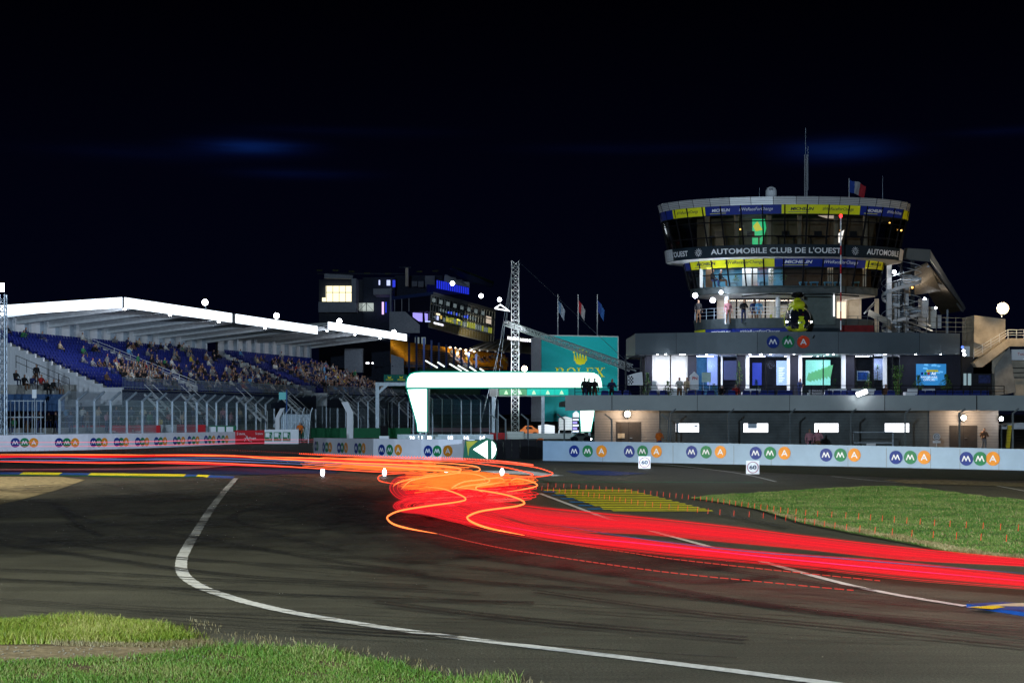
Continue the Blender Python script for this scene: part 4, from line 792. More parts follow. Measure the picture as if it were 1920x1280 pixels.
# text ring
prR = (A['r2'], A['r'])
b = MB(); slab_mesh(b, A['r2'], 13.75, 14.60, ab2=A['r'], n=36); b.build('name_ring', M['navyb'], tw)
b = MB()
for (p0, p1) in ((1200, 1262), (1688, 1706)):
    t0 = -R(100) if p0 < 1300 else arc_theta(1686, 8.67, 4.82, CX, CY); t1 = arc_theta(1262, 8.67, 4.82, CX, CY) if p0 < 1300 else R(100); band_mesh(b, prR, 13.76, 14.59, t0, t1, off=.02)
b.build('pale_ring_end', M['siding'], tw)
b = MB(); r0 = []; r1 = []
slab_mesh(b, (7.4, 4.1), 13.66, 13.74, ab2=(8.6, 4.78), n=40); b.build('ring_soffit', M['siding'], tw)
for sr, a, c, m in (('AUTOMOBILE CLUB DE L\'OUEST', 1333, 1577, 'txtw'), ('AUTOMOBILE', 1625, 1684, 'txtw'), ('DE L\'OUEST', 1252, 1290, 'txtw')):
    ring_text('tower_lettering', sr, a, c, prR, 13.75, 14.60, 13.98, 14.38, M[m], tw, .03, bold=.018)
for px in (1310, 1603):
    b = MB(); t = arc_theta(px, 8.67, 4.82, CX, CY); c = ring_pt(t, 8.67, 4.82, CX, CY, .05); c.z = 14.18; xd = (ring_pt(t+.01, 8.67, 4.82, CX, CY)-ring_pt(t-.01, 8.67, 4.82, CX, CY)).normalized()
    for k in range(12): a = k*math.pi/6; b.bar(c+xd*(.20*math.cos(a))+Vector((0, 0, .20*math.sin(a))), c+xd*(.28*math.cos(a))+Vector((0, 0, .28*math.sin(a))), .05, .02)
    b.tube([c+xd*(.15*math.cos(a))+Vector((0, 0, .15*math.sin(a))) for a in [2*math.pi*i/16 for i in range(17)]], .018, 4)
    b.tube([c+xd*x+Vector((0, 0, z)) for x, z in ((-.08, -.07), (0, .09), (.08, -.07))], .016, 4); b.build('club_emblem', M['txtw'], tw)
# banners
def banner(px0, px1, pr, z0, z1, m, texts, off=.03):
    am, bm = (pr[0][0]+pr[1][0])/2, (pr[0][1]+pr[1][1])/2
    t0 = arc_theta(px0, am, bm, CX, CY) if px0 > 0 else -R(88); t1 = arc_theta(px1, am, bm, CX, CY) if px1 < 1900 else R(88)
    b = MB(); band_mesh(b, pr, z0, z1, t0, t1, off=off, n=max(4, int((t1-t0)/R(4)))); o = b.build('banner', M[m], tw)
    for sr, a, c, kind in texts:
        h = z1-z0; zl, zh = (z0+h*.36, z0+h*.70) if kind == 'M' else (z0+h*.28, z0+h*.74)
        tm = M['txtw'] if m == 'blu' else M['txtd']
        ring_text('banner_lettering', sr, a, c, pr, z0, z1, zl, zh, tm, o, off+.015, bold=.035 if kind == 'M' else .004, shear=.22)
        if kind == 'M':
            b = MB(); tt0, tt1 = arc_theta(a-4, am, bm, CX, CY), arc_theta(c-8, am, bm, CX, CY); k0 = .16; k1 = .21
            lerp = lambda k: ((pr[0][0]+(pr[1][0]-pr[0][0])*k), (pr[0][1]+(pr[1][1]-pr[0][1])*k)); band_mesh(b, (lerp(k0), lerp(k1)), z0+h*k0, z0+h*k1, tt0, tt1, off=off+.015); b.build('underline', M['yel'] if m == 'blu' else M['blu'], o)
WR = '#WeRaceForChange'
B1 = (16.74, 17.36)
banner(0, 1262, pr1, *B1, 'blu', []); banner(1262.2, 1322.5, pr1, *B1, 'yel', [(WR, 1270, 1309, 'W')]); banner(1323, 1465, pr1, *B1, 'blu', [('MICHELIN', 1335, 1369, 'M'), (WR, 1386, 1449, 'W')])
banner(1465.5, 1612, pr1, *B1, 'yel', [('MICHELIN', 1482, 1526, 'M'), (WR, 1542, 1600, 'W')]); banner(1612.5, 1692, pr1, *B1, 'blu', [('MICHELIN', 1624, 1653, 'M'), (WR, 1663, 1689, 'W')]); banner(1692.5, 1950, pr1, *B1, 'yel', [])
pr3 = (A['e'], A['d']); B2 = (13.10, 13.74)
banner(0, 1295, pr3, *B2, 'blu', []); banner(1295.5, 1452, pr3, *B2, 'yel', [('MICHELIN', 1307, 1342, 'M'), (WR, 1359, 1431, 'W')]); banner(1452.5, 1622, pr3, *B2, 'blu', [('MICHELIN', 1471, 1523, 'M'), (WR, 1542, 1608, 'W')]); banner(1622.5, 1656, pr3, *B2, 'yel', [('MICHELIN', 1632, 1651, 'M')])
# second storey
pr4 = (A['g'], A['e'])
b = MB(); band_mesh(b, pr4, 11.78, 13.10, n=72); b.build('second_storey_glass', M['glass'], tw)
mull((A['g'], A['d']), 11.78, 13.74, 'second_storey_mullions', [12.62], n=32, w_=.05)
b = MB(); slab_mesh(b, (6.85, 3.8), 11.30, 11.76); slab_mesh(b, (7.1, 3.95), 13.2, 13.7, m=0); b.build('floor_slab', M['concrete_d'], tw)
b = MB(); slab_mesh(b, A['s'], 11.28, 11.79, ab2=(6.88, 3.83), n=36); b.build('slab_edge', mat('dark_slab_metal', (.045, .06, .065), .6, var=.15), tw)
# second storey rooms: pale blue partitions at left, dark lounge at right
D = 112.6; b = MB(); b.box(CX-6.2, CX-.2, D, D+.1, 11.78, 13.2); b.build('interior_wall', M['bluew'], tw)
b = MB(); b.box(CX-.2, CX+6.2, D, D+.1, 11.78, 13.2); b.build('interior_wall', mat('dark_timber_wall', (.05, .035, .025), .6, var=.3), tw)
for px0, px1, mm in ((1312, 1318, 'curtain'), (1323, 1336, 'wood'), (1392, 1412, 'curtain'), (1409, 1420, 'interior'), (1441, 1450, 'interior')):
    b = MB(); Dq = 111.6; b.box(X_(px0, Dq), X_(px1, Dq), Dq, Dq+.06, 11.8, 13.15); b.build('partition', M[mm], tw)
for px in (1552, 1556, 1560, 1618, 1622): b = MB(); Dq = 111.; b.box(X_(px, Dq), X_(px+2, Dq), Dq, Dq+.06, 11.8, 13.15); b.build('slat_panel', M['conc_w'], tw)
for px0, px1 in ((1369, 1385), (1425, 1440), (1500, 1514), (1520, 1535), (1546, 1560), (1565, 1577), (1600, 1612)):
    b = MB(); Dq = 110.9; b.box(X_(px0, Dq), X_(px1, Dq), Dq, Dq+.5, 12.05, 12.15); b.box(X_(px0+1, Dq), X_(px0+2.5, Dq), Dq+.1, Dq+.4, 11.78, 12.05); b.box(X_(px1-2.5, Dq), X_(px1-1, Dq), Dq+.1, Dq+.4, 11.78, 12.05); b.build('table', M['bluew'], tw)
area('storey_light', (CX-3.2, 111.4, 13.15), (CX-3.2, 111.4, 11), 130, (.88, .95, 1), 5.5, .8); area('storey_light', (CX+3.2, 111.2, 13.15), (CX+3.2, 111.2, 11), 32, (1, .8, .55), 5, .6)
area('storey_light', (CX-.5, 110.8, 16.88), (CX-.5, 111, 14), 34, (1, .85, .6), 12, .8)
# balcony storey
b = MB(); slab_mesh(b, (4.6, 2.6), 11.02, 11.26, ab2=(6.7, 3.7)); b.build('balcony_soffit', M['white'], tw)
b = MB(); slab_mesh(b, (6.4, 3.65), 8.75, 9.10); b.build('balcony_floor', M['concrete'], tw)
prB = ((6.50, 3.68), (6.58, 3.74)); b = MB(); band_mesh(b, prB, 8.78, 9.50, n=72); band_mesh(b, ((6.4, 3.6), (6.45, 3.65)), 8.78, 9.50, n=72); b.build('balcony_parapet', mat('parapet_metal', (.07, .09, .10), .6, var=.15), tw)
b = MB(); band_mesh(b, ((6.52, 3.7), (6.54, 3.72)), 8.40, 8.79, n=72); b.build('base_ring', M['navyb'], tw)
pb = ((6.50, 3.70), (6.52, 3.72)); banner(1302, 1323, pb, 8.30, 8.76, 'yel', []); banner(1323.5, 1500, pb, 8.30, 8.76, 'blu', [('MICHELIN', 1334, 1370, 'M'), (WR, 1387, 1462, 'W')])
b = MB(); slab_mesh(b, (6.3, 3.5), 7.9, 8.6); b.build('tower_base', M['concrete_d'], tw)
Dw = 111.9; b = MB(); b.box(CX-4.9, CX+4.6, Dw+1.6, Dw+1.75, 9.1, 11.1); b.build('interior_wall', M['interior'], tw)
b = MB(); b.box(X_(1363, Dw), X_(1508, Dw), Dw, Dw+.03, 9.1, 11.02); b.build('balcony_glass', M['glass'], tw)
b = MB()
for px in (1363, 1381, 1397, 1416, 1435, 1457, 1478, 1507): b.box(X_(px, Dw)-.05, X_(px, Dw)+.05, Dw-.05, Dw+.05, 9.1, 11.02)
b.box(X_(1363, Dw), X_(1508, Dw), Dw-.05, Dw+.05, 10.93, 11.02); b.build('window_frame', M['black'], tw)
for px in (1363.5, 1458.5): b = MB(); b.lathe((X_(px, 110.6), 110.6, 9.1), [(.17, 0), (.17, 1.95)], 12); b.build('balcony_column', M['white'], tw)
b = MB(); b.box(X_(1508, 109.8), X_(1567, 109.8), 109.8, 111.5, 9.0, 11.25); b.build('service_shaft', mat('grey_green_panel', (.10, .125, .12), .6), tw)
b = MB(); b.box(X_(1563, 109.7), X_(1565, 109.7), 109.74, 109.79, 9.6, 11.2); b.build('vertical_light', M['win'], tw)
b = MB(); b.box(X_(1570, 111.), X_(1586, 111.), 111, 111.1, 9.0, 10.7); b.build('lit_door', emi('door_light', (1, .82, .6), 1.2), tw)
b = MB()
for z in (9.75, 10.0, 10.25): band_mesh(b, ((6.5, 3.7), (6.5, 3.7)), z, z+.035, -R(100), R(15), n=40)
for i in range(14): t = -R(100)+R(115)*i/13; p = ring_pt(t, 6.5, 3.7, CX, CY); b.bar((p.x, p.y, 9.5), (p.x, p.y, 10.28), .04, .04)
b.build('balcony_railing', M['steel'], tw)
for px, py, wd in ((1389, 554, 14), (1400, 558.5, 10), (1408, 560, 10), (1417, 563, 10)):
    b = MB(); Dq = 113.0; b.box(X_(px, Dq)-wd/52, X_(px, Dq)+wd/52, Dq-.4, Dq+.4, Z_(py, Dq), Z_(py, Dq)+.10); b.build('ceiling_lamp', emi('warm_panel', (1, .9, .8), 5), tw)
area('storey_light', (CX-1.5, 112.2, 10.95), (CX-1.5, 112.6, 9), 200, (1, .82, .64), 6, 1.)
for px0, px1, mm in ((1463, 1476, 'dark'), (1483, 1494, 'wood')): b = MB(); Dq = 113.4; b.box(X_(px0, Dq), X_(px1, Dq), Dq, Dq+.05, Z_(571, Dq), Z_(562, Dq)); b.build('wall_picture', M[mm], tw)
b = MB(); Dq = 113.1; b.box(X_(1461, Dq), X_(1500, Dq), Dq, Dq+.3, 9.1, 9.95); b.build('bar_counter', M['conc_w'], tw)
for (px, py, D, r_, lb, pw) in ((1303.5, 554, 109.6, .18, 'leftmost bright white floodlight under the tower balcony ceiling', 160), (1336.5, 563, 109.8, .18, 'blue-white floodlight hanging lower between two others at the tower balcony', 260), (1352, 548, 110.6, .13, 'small floodlight by the white balcony column', 60)):
    ball_lamp((X_(px, D), D, Z_(py, D)), r_, M['lampw'], lb, 'tower balcony floodlights', pw=pw, pc=(.8, .88, 1))
# roof things
t = thing('radome', (X_(1446, 112), 112, 17.93), 'small white radar dome on the tower roof', 'radar dome'); b = MB(); x = X_(1446, 112)
b.lathe((x, 112, 18.35), [(.30, 0), (.40, .12), (.40, .45), (.30, .66), (.12, .76)], 18); b.build('dome', M['white'], t)
b = MB(); 
for dx in (-.25, 0, .25): b.box(x+dx-.04, x+dx+.04, 111.9, 112.0, 17.93, 18.36)
b.box(x-.38, x+.38, 111.8, 112.2, 18.28, 18.35); b.build('frame', M['steel'], t); flat_text('dome_mark', 'OS', (x-.2, 111.58, 18.78), (1, 0, 0), .26, .17, M['txtd'], t, bold=.03)
def truss(b, p0, p1, wd, nb, r_, tri=False):
    p0 = Vector(p0); p1 = Vector(p1); d = (p1-p0).normalized(); up = Vector((0, 0, 1)) if abs(d.z) < .8 else Vector((0, 1, 0)); s_ = d.cross(up).normalized(); u = s_.cross(d)
    cs = [(-.5, -.5), (.5, -.5), (.5, .5), (-.5, .5)] if not tri else [(-.5, -.4), (.5, -.4), (0, .5)]
    C_ = [lambda k, a=a, c=c: p0+(p1-p0)*k+s_*a*wd+u*c*wd for a, c in cs]; n = len(C_)
    for c in C_: b.tube([c(0), c(1)], r_, 5)
    for i in range(nb):
        for j in range(n):
            a, c = C_[j], C_[(j+1) % n]; b.tube([a(i/nb), c((i+1)/nb)], r_*.6, 4); b.tube([a(i/nb), c(i/nb)], r_*.5, 4)
t = thing('antenna_mast', (X_(1511, 113), 113, 17.93), 'tall thin lattice antenna on the tower roof', 'antenna'); b = MB(); x = X_(1511, 113); truss(b, (x, 113, 17.9), (x, 113, 21.6), .17, 20, .011); b.build('lattice', M['steel_l'], t); b = MB(); b.tube([(x-.02, 113, 21.6), (x-.02, 113, Z_(240, 113))], .02); b.build('whip', M['steel'], t)
b = MB(); b.tube([(x+.15, 113, 19), (x+.15, 113, 22.2)], .018); b.build('side_whip', M['steel'], t)
for px, y0 in ((1655, 330), (1424, 352)): t = thing('whip_antenna', (X_(px, 113), 113, 17.9), 'thin whip antenna at the %s of the tower roof' % ('right' if px > 1500 else 'left'), 'antenna'); b = MB(); b.tube([(X_(px, 113), 113, 17.9), (X_(px, 113), 113, Z_(y0, 113))], [.03, .012]); b.build('whip', M['steel'], t)
t = thing('national_flag', (X_(1592, 113), 113, 17.9), 'blue, white and red flag drooping from a pole on the tower roof', 'flag'); x = X_(1592, 113)
b = MB(); b.tube([(x, 113, 17.9), (x, 113, Z_(334, 113))], .03); b.build('pole', M['steel_l'], t)
def flag_mesh(x, y, zt, L, h, cols, parent, droop=.7, amp=.12):
    for ci, mm in enumerate(cols):
        b = MB(); k = 8; vs = []
        for i in range(k+1):
            u = (ci+i/k)/len(cols)
            for j in range(5): v = j/4; vs.append((x+L*u*(1-.15*v), y+amp*math.sin(u*9+v*2), zt-h*v-droop*h*u**1.1-.04*math.sin(u*8)))
        b.add(vs, [(i*5+j, (i+1)*5+j, (i+1)*5+j+1, i*5+j+1) for i in range(k) for j in range(4)]); b.build('cloth_panel', mm, parent, True)
fb, fw, fr_ = mat('flag_blue', (.02, .05, .25), .8), mat('flag_white', (.3, .3, .33), .8), mat('flag_red', (.30, .02, .03), .8)
flag_mesh(x, 113, Z_(336, 113), 1.25, .9, [fb, fw, fr_], t, droop=.55)
t = thing('striped_pole', (X_(1576.5, 103.8), 103.8, 8.3), 'red and white striped pole with a red lamp rising before the tower', 'pole'); x = X_(1576.5, 103.8)
zt = Z_(408, 103.8); n = 12
for i in range(n): b = MB(); b.tube([(x, 103.8, 8.3+(zt-8.3)*i/n), (x, 103.8, 8.3+(zt-8.3)*(i+1)/n)], .045, 8); b.build('pole_band', M['white'] if i not in (1, 3, 6, 8) else M['red'], t)
b = MB(); b.lathe((x, 103.8, zt), [(.05, 0), (.10, .04), (.12, .14), (.06, .22)], 10); b.build('red_lamp', M['redlamp'], t)
point('roof_fill_lamp', (X_(1768, 128), 127, 9.5), 420, (1, .86, .66), .4)  # unseen warm lamp added to brighten the slatted roof edge
# ---------------- podium building: canopy fascia, lounge, terrace, ground floor
pod = thing('pit_building', (X_(1500, 108), 108, 0), 'long low grey building with lit terrace lounge beneath the round tower', 'building')
fp = [(x, 106.5+2.4*((x-1500)/305)**2) for x in range(1192, 1801, 38)]
FP = [(X_(a, d), d) for a, d in fp]; zt_, zb_ = 8.33, 6.83
b = MB()
for (a, c) in zip(FP[:-1], FP[1:]): b.add([(a[0], a[1], zb_), (c[0], c[1], zb_), (c[0], c[1], zt_), (a[0], a[1], zt_), (a[0], a[1]+.3, zb_), (c[0], c[1]+.3, zb_), (c[0], c[1]+.3, zt_), (a[0], a[1]+.3, zt_)], [(0, 1, 2, 3), (3, 2, 6, 7), (1, 0, 4, 5), (5, 4, 7, 6)])
for i in (0, -1): a = FP[i]; b.box(a[0]-.01 if i == 0 else a[0]-.3, a[0]+.3 if i == 0 else a[0]+.01, a[1]+.302, 118, zb_, zt_)
b.build('canopy_fascia', mat('dark_metal_panel', (.10, .125, .145), .45, metal=.1, var=.12, scale=.4), pod)
b = MB()
for (a, c) in zip(FP[2:-1:4], FP[2:-1:4]): b.box(a[0]-.012, a[0]+.012, a[1]-.012, a[1]-.002, zb_, zt_)
b.build('panel_seam', M['dark'], pod)
b = MB(); pts = [(p[0], p[1]+.31, 7.6) for p in FP]+[(FP[-1][0]-.31, 119, 7.6), (FP[0][0]+.31, 119, 7.6)]; b.prism(pts, (0, 0, .25)); b.build('roof', M['concrete_d'], pod)
b = MB(); pts = [(p[0], p[1]+.31, 6.84) for p in FP]+[(FP[-1][0]-.31, 119, 6.84), (FP[0][0]+.31, 119, 6.84)]; b.prism(pts, (0, 0, .08)); b.build('soffit', M['white'], pod)
for px, mm, ch in ((1448.5, 'm_blue', 'M'), (1477, 'm_green', 'M'), (1505.5, 'm_red', 'A')):
    Dq = 106.5; c = Vector((X_(px, Dq), Dq-.14, Z_(641, Dq))); disc('logo_disc', c, Vector((1, 0, 0)), .43, M[mm], pod, ch, off=.05, th=.08)
# terrace slab
TY0, TY1 = 103.6, 110.5
b = MB()
bx = [X_(1060, 103.8), 12, 20, 28, 37]; by_ = [103.9, 103.6, 103.6, 104.2, 105.6]
for i in range(4): b.add([(bx[i], by_[i], 2.90), (bx[i+1], by_[i+1], 2.90), (bx[i+1], by_[i+1], 3.93), (bx[i], by_[i], 3.93), (bx[i], by_[i]+.25, 2.90), (bx[i+1], by_[i+1]+.25, 2.90), (bx[i+1], by_[i+1]+.25, 3.93), (bx[i], by_[i]+.25, 3.93)], [(0, 1, 2, 3), (3, 2, 6, 7), (4, 7, 6, 5), (1, 0, 4, 5)]+([(0, 3, 7, 4)] if i == 0 else []))
b.build('terrace_edge', mat('pale_metal_panel', (.33, .37, .38), .5, var=.1, scale=.4), pod)
b = MB(); b.prism([(bx[i], by_[i]+.26, 3.2) for i in range(5)]+[(37, 118, 3.2), (bx[0], 118, 3.2)], (0, 0, .35)); b.build('terrace_floor', M['concrete'], pod)
b = MB()
for px in (1147, 1307, 1480, 1658, 1830): x = X_(px, 103.7); b.box(x-.012, x+.012, 103.57, 103.62, 2.9, 3.93)
b.build('edge_seam', M['dark'], pod)
# ground floor walls
GY = 107.0
def gx(px): return X_(px, GY)
for a, c in ((1115, 1236), (1742, 1872)):
    b = MB(); b.box(gx(a), gx(c), GY, GY+.3, 0, 3.2)
    for k in range(12): z = .25*k+.12; b.box(gx(a)+.002, gx(c)-.002, GY-.018, GY+.001, z, z+.225)
    b.build('cladding_wall', M['clad'], pod)
b = MB()
wins = [(1267, 1311, 793, 809), (1394, 1441, 793.5, 809), (1527, 1573, 793.5, 810), (1659, 1706, 794.5, 811)]
xs = [gx(1236)]+[gx(v) for w_ in wins for v in w_[:2]]+[gx(1742)]
zt2, zb2 = Z_(793.5, GY), Z_(810, GY)
b.box(gx(1236)+.002, gx(1742)-.002, GY+.02, GY+.3, zt2, 3.2); b.box(gx(1236)+.002, gx(1742)-.002, GY+.02, GY+.3, 0, zb2)
for i in range(0, len(xs), 2): b.box(xs[i]+.002, xs[i+1], GY+.02, GY+.3, zb2, zt2)
b.build('concrete_wall', M['concrete_d'], pod)
for i, (a, c, y0, y1) in enumerate(wins):
    b = MB(); b.box(gx(a), gx(c), GY+.24, GY+.28, zb2, zt2); o = b.build('window', M['win'], pod)
    b = MB(); w2 = .04
    for (xa, xb, za, zb3) in ((gx(a)-w2, gx(c)+w2, zt2, zt2+w2), (gx(a)-w2, gx(c)+w2, zb2-w2, zb2), (gx(a)-w2, gx(a), zb2, zt2), (gx(c), gx(c)+w2, zb2, zt2)): b.box(xa, xb, GY-.03, GY+.015, za, zb3)
    b.build('window_frame', M['dark'], o)
    b = MB()
    if i == 0: b.box(gx(1302), gx(1309), GY+.15, GY+.2, Z_(800, GY), Z_(797, GY)); b.box(gx(1268), gx(1273), GY+.15, GY+.2, zb2, zt2)
    elif i == 1: b.box(gx(1403), gx(1420), GY+.15, GY+.2, Z_(803, GY), zt2)
    elif i == 2: b.box(gx(1545), gx(1556), GY+.15, GY+.2, Z_(798, GY), Z_(797, GY)); b.box(gx(1542), gx(1566), GY+.15, GY+.2, Z_(806, GY), Z_(805, GY))
    else: b.box(gx(1697), gx(1699), GY+.15, GY+.2, zb2, zt2)
    b.build('window_contents', M['steel'], o)
for a, c, top in ((1155, 1202, 791), (1780, 1832, 797)):
    b = MB(); b.box(gx(a), gx(c), GY-.05, GY-.022, 0, Z_(top, GY)); o = b.build('double_door', mat('dark_door', (.03, .026, .024), .5), pod)
    b = MB(); m_ = (a+c)/2; b.box(gx(m_)-.01, gx(m_)+.01, GY-.056, GY-.051, 0, Z_(top, GY)); b.build('door_gap', M['black'], o)
    b = MB(); b.box(gx(m_)+.08, gx(m_)+.25, GY-.12, GY-.06, 1.0, 1.03); b.build('handle', M['chrome'], o)
b = MB(); b.box(gx(1158), gx(1171), GY-.09, GY-.06, Z_(821, GY), Z_(812, GY)); b.build('door_notice', M['conc_w'], pod)
ball_lamp((gx(1175.5), GY-.5, Z_(776, GY-.5)), .20, M['lampwarm'], 'bright warm wall lamp above the left double door', 'wall lamps on the ground floor', pw=330, pc=(1, .74, .5), cat='wall lamp', name='wall_lamp')
ball_lamp((gx(1803), GY-.5, Z_(783, GY-.5)), .18, M['lampwarm'], 'bright warm wall lamp above the right double door', 'wall lamps on the ground floor', pw=260, pc=(1, .74, .5), cat='wall lamp', name='wall_lamp')
ball_lamp((gx(1874), GY-.4, Z_(785, GY-.4)), .14, M['lampw'], 'small white wall lamp at the far right corner of the cladding', 'wall lamps on the ground floor', pw=60, pc=(1, .95, .9), cat='wall lamp', name='wall_lamp')
# lounge behind the terrace
LY = 109.6
def lx(px): return X_(px, LY)
zf_, zc_ = 3.55, 6.84
def lbox(a, c, m, name='wall_panel', y=LY, th=.12, z0=zf_, z1=zc_, par=None):
    b = MB(); b.box(X_(a, y), X_(c, y), y, y+th, z0, z1); return b.build(name, m if not isinstance(m, str) else M[m], par or pod)
dk = mat('dark_lounge_panel', (.016, .018, .03), .5)
for a, c in ((1209, 1222.5), (1290, 1306), (1382, 1398), (1481.5, 1497), (1586, 1602), (1687, 1801)): lbox(a, c, dk)
for a, c in ((1223, 1256), (1258, 1289.5)): lbox(a, c, 'curtain', 'curtain', LY+.3, .05)
for a, c in ((1398.3, 1405), (1476, 1481.2), (1497.3, 1504), (1578, 1585.7), (1656, 1663), (1352, 1355)): lbox(a, c, 'white', 'white_column', LY-.05)
for a in (1256.5, 1347, 1436, 1543, 1602.5, 1637, 1674): lbox(a, a+1.6, 'black', 'mullion', LY-.02)
for a, c in ((1306, 1352), (1355, 1382), (1405, 1476), (1504, 1578), (1602, 1687)): lbox(a, c, 'glass', 'lounge_glass', LY+.06, .02)
# lounge interior
IY = 114.5
lbox(1200, 1700, mat('lounge_back_wall', (.06, .05, .055), .7, var=.3), 'lounge_back_wall', IY, .2)
lbox(1306, 1346, 'bluew', 'lounge_partition', 112.0, .1); 
for a, c, y0, y1, col, s_, nm in ((1326, 1345, 668, 722, (.35, .45, .95), 1.3, 'glowing_panel'), (1411, 1428, 680, 722, (.06, .10, .75), .8, 'blue_doorway'), (1456, 1476, 676, 722, (.45, .60, .95), 1.9, 'menu_screen'), (1511, 1557, 675, 723, (.35, .90, .75), 1.5, 'large_screen'), (1638, 1656, 672, 712, (.45, .55, .9), .45, 'lit_niche'), (1357, 1381, 676, 712, (.25, .28, .6), .35, 'lit_room')):
    Dq = 111.4; b = MB(); b.box(X_(a, Dq), X_(c, Dq), Dq, Dq+.06, Z_(y1, Dq), Z_(y0, Dq)); b.build(nm, emi(nm, col, s_), pod)
b = MB(); Dq = 111.38
for k in range(9): b.box(X_(1460, Dq), X_(1471-(k % 3)*2, Dq), Dq-.01, Dq, Z_(690+k*3.2, Dq), Z_(688.8+k*3.2, Dq))
b.build('menu_lines', emi('menu_line', (.9, .95, 1), 2.6), pod)
b = MB()
for k in range(7): x0 = 1512+k*6; b.add([(X_(x0, Dq), Dq-.01, Z_(712-k*2, Dq)), (X_(x0+9, Dq), Dq-.01, Z_(716-k, Dq)), (X_(x0+14, Dq), Dq-.01, Z_(702-k*3, Dq)), (X_(x0+4, Dq), Dq-.01, Z_(698-k*2, Dq))], [(0, 1, 2, 3)])
b.build('screen_image', emi('screen_green', (.20, .62, .30), 1.2), pod)
o = lbox(1607, 1630, 'white', 'framed_picture', 111.4, .05, Z_(713.5, 111.4), Z_(695.5, 111.4)); lbox(1608.5, 1628.5, mat('picture_blue', (.03, .10, .35), .5, var=.6, scale=4), 'picture', 111.34, .05, Z_(712, 111.4), Z_(697, 111.4), o)
Dq = LY-.06; o = lbox(1718, 1774, emi('blue_poster', (.02, .19, .48), .95), 'poster_screen', Dq, .05, Z_(722, Dq), Z_(682, Dq))
b = MB(); rr = random.Random(3)
for k in range(12): x0 = rr.uniform(1719, 1762); y0 = rr.uniform(684, 716); b.add([(X_(x0, Dq), Dq-.005, Z_(y0, Dq)), (X_(x0+rr.uniform(3, 10), Dq), Dq-.005, Z_(y0+1, Dq)), (X_(x0+8, Dq), Dq-.005, Z_(y0-rr.uniform(1, 5), Dq)), (X_(x0+1, Dq), Dq-.005, Z_(y0-3, Dq))], [(0, 1, 2, 3)])
b.build('poster_pattern', emi('poster_light', (.12, .45, .85), .9), o)
flat_text('poster_lettering', 'PARTENAIRE', (X_(1727, Dq), Dq-.02, Z_(708.5, Dq)), (1, 0, 0), 30/26.5, .13, emi('poster_text', (.8, .9, 1), 1), o); flat_text('poster_lettering', 'OFFICIEL', (X_(1731, Dq), Dq-.02, Z_(713.5, Dq)), (1, 0, 0), 22/26.5, .13, MATS['poster_text'], o)
for px, mm in ((1729, 'm_blue'), (1735, 'm_green'), (1741, 'm_red')): b = MB(); b.lathe((X_(px, Dq), Dq-.01, Z_(700, Dq)), [(.10, -.01), (.10, .01)], 12, axis='y'); b.build('poster_disc', M[mm], o)
flat_text('poster_lettering', 'Ad', (X_(1746, Dq), Dq-.02, Z_(702.5, Dq)), (1, 0, 0), .3, .2, MATS['poster_text'], o, bold=.02)
b = MB(); b.prism([(X_(a, Dq), Dq-.02, Z_(y, Dq)) for a, y in ((1736, 697), (1760, 697), (1758, 693), (1738, 693))], (0, .01, 0)); b.build('poster_emblem', M['txty'], o)
# stair side kiosk and lit windows right of the canopy
lbox(1802, 1860, 'dark', 'kiosk_wall', 112, .2, 3.5, 6.8); lbox(1807, 1812, emi('kiosk_window', (.35, .5, .55), .6), 'kiosk_window', 111.9, .04, Z_(722, 112), Z_(700, 112)); lbox(1815, 1821, MATS['kiosk_window'], 'kiosk_window', 111.9, .04, Z_(722, 112), Z_(700, 112))
lbox(1835, 1857, mat('kiosk_screen_blue', (.03, .04, .12), .3, var=.6, scale=5), 'kiosk_screen', 111.88, .05, Z_(718, 112), Z_(703, 112))
for px, y, s_ in ((1233, 665.5, 1), (1248, 665, 1.4), (1278, 663, 2.6), (1283, 665, 1.5), (1325, 663, .9), (1406, 661, 1.1), (1427, 662, 1.6), (1445, 665, .9), (1489, 668, .9), (1552, 662, 1.2), (1563, 661.5, 1.3), (1659, 664, 1.6), (1717, 667, 1.6), (1764, 668, 1.0)):
    Dq = 107.9; b = MB(); b.lathe((X_(px, Dq), Dq, 6.80), [(.045*s_, 0), (.045*s_, .04)], 8); b.build('downlight', M['lampw'], pod)
for px, pw in ((1245, 140), (1320, 120), (1420, 120), (1510, 120), (1620, 110), (1730, 22)): area('terrace_light', (X_(px, 108.3), 108.3, 6.80), (X_(px, 108.3), 108.5, 4), pw, (.86, .88, 1), 2, .4)
for px, pw, c in ((1330, 60, (.6, .7, 1)), (1440, 45, (.7, .75, 1)), (1540, 40, (.7, 1, .9)), (1640, 60, (.9, .9, 1))): point('lounge_light', (X_(px, 112), 110.9, 6.2), pw, c, .3)
# terrace railing
rt = thing('terrace_railing', (20, 103.8, 3.9), 'black terrace railing along the building edge above the ground floor', 'railing')
b = MB()
def rail_y(x): return float(np.interp(x, bx, by_))+.12
px_ = [X_(p, 103.9) for p in range(1078, 1926, 34)]
for a, c in zip(px_[:-1], px_[1:]):
    for z in (4.15, 4.36, 4.58): b.bar((a, rail_y(a), z), (c, rail_y(c), z), .03, .03 if z < 4.5 else .05)
b.build('rail', M['black'], rt); 
for x in px_: b = MB(); b.box(x-.025, x+.025, rail_y(x)-.02, rail_y(x)+.02, 3.92, 4.58); b.build('post', M['black'], rt)
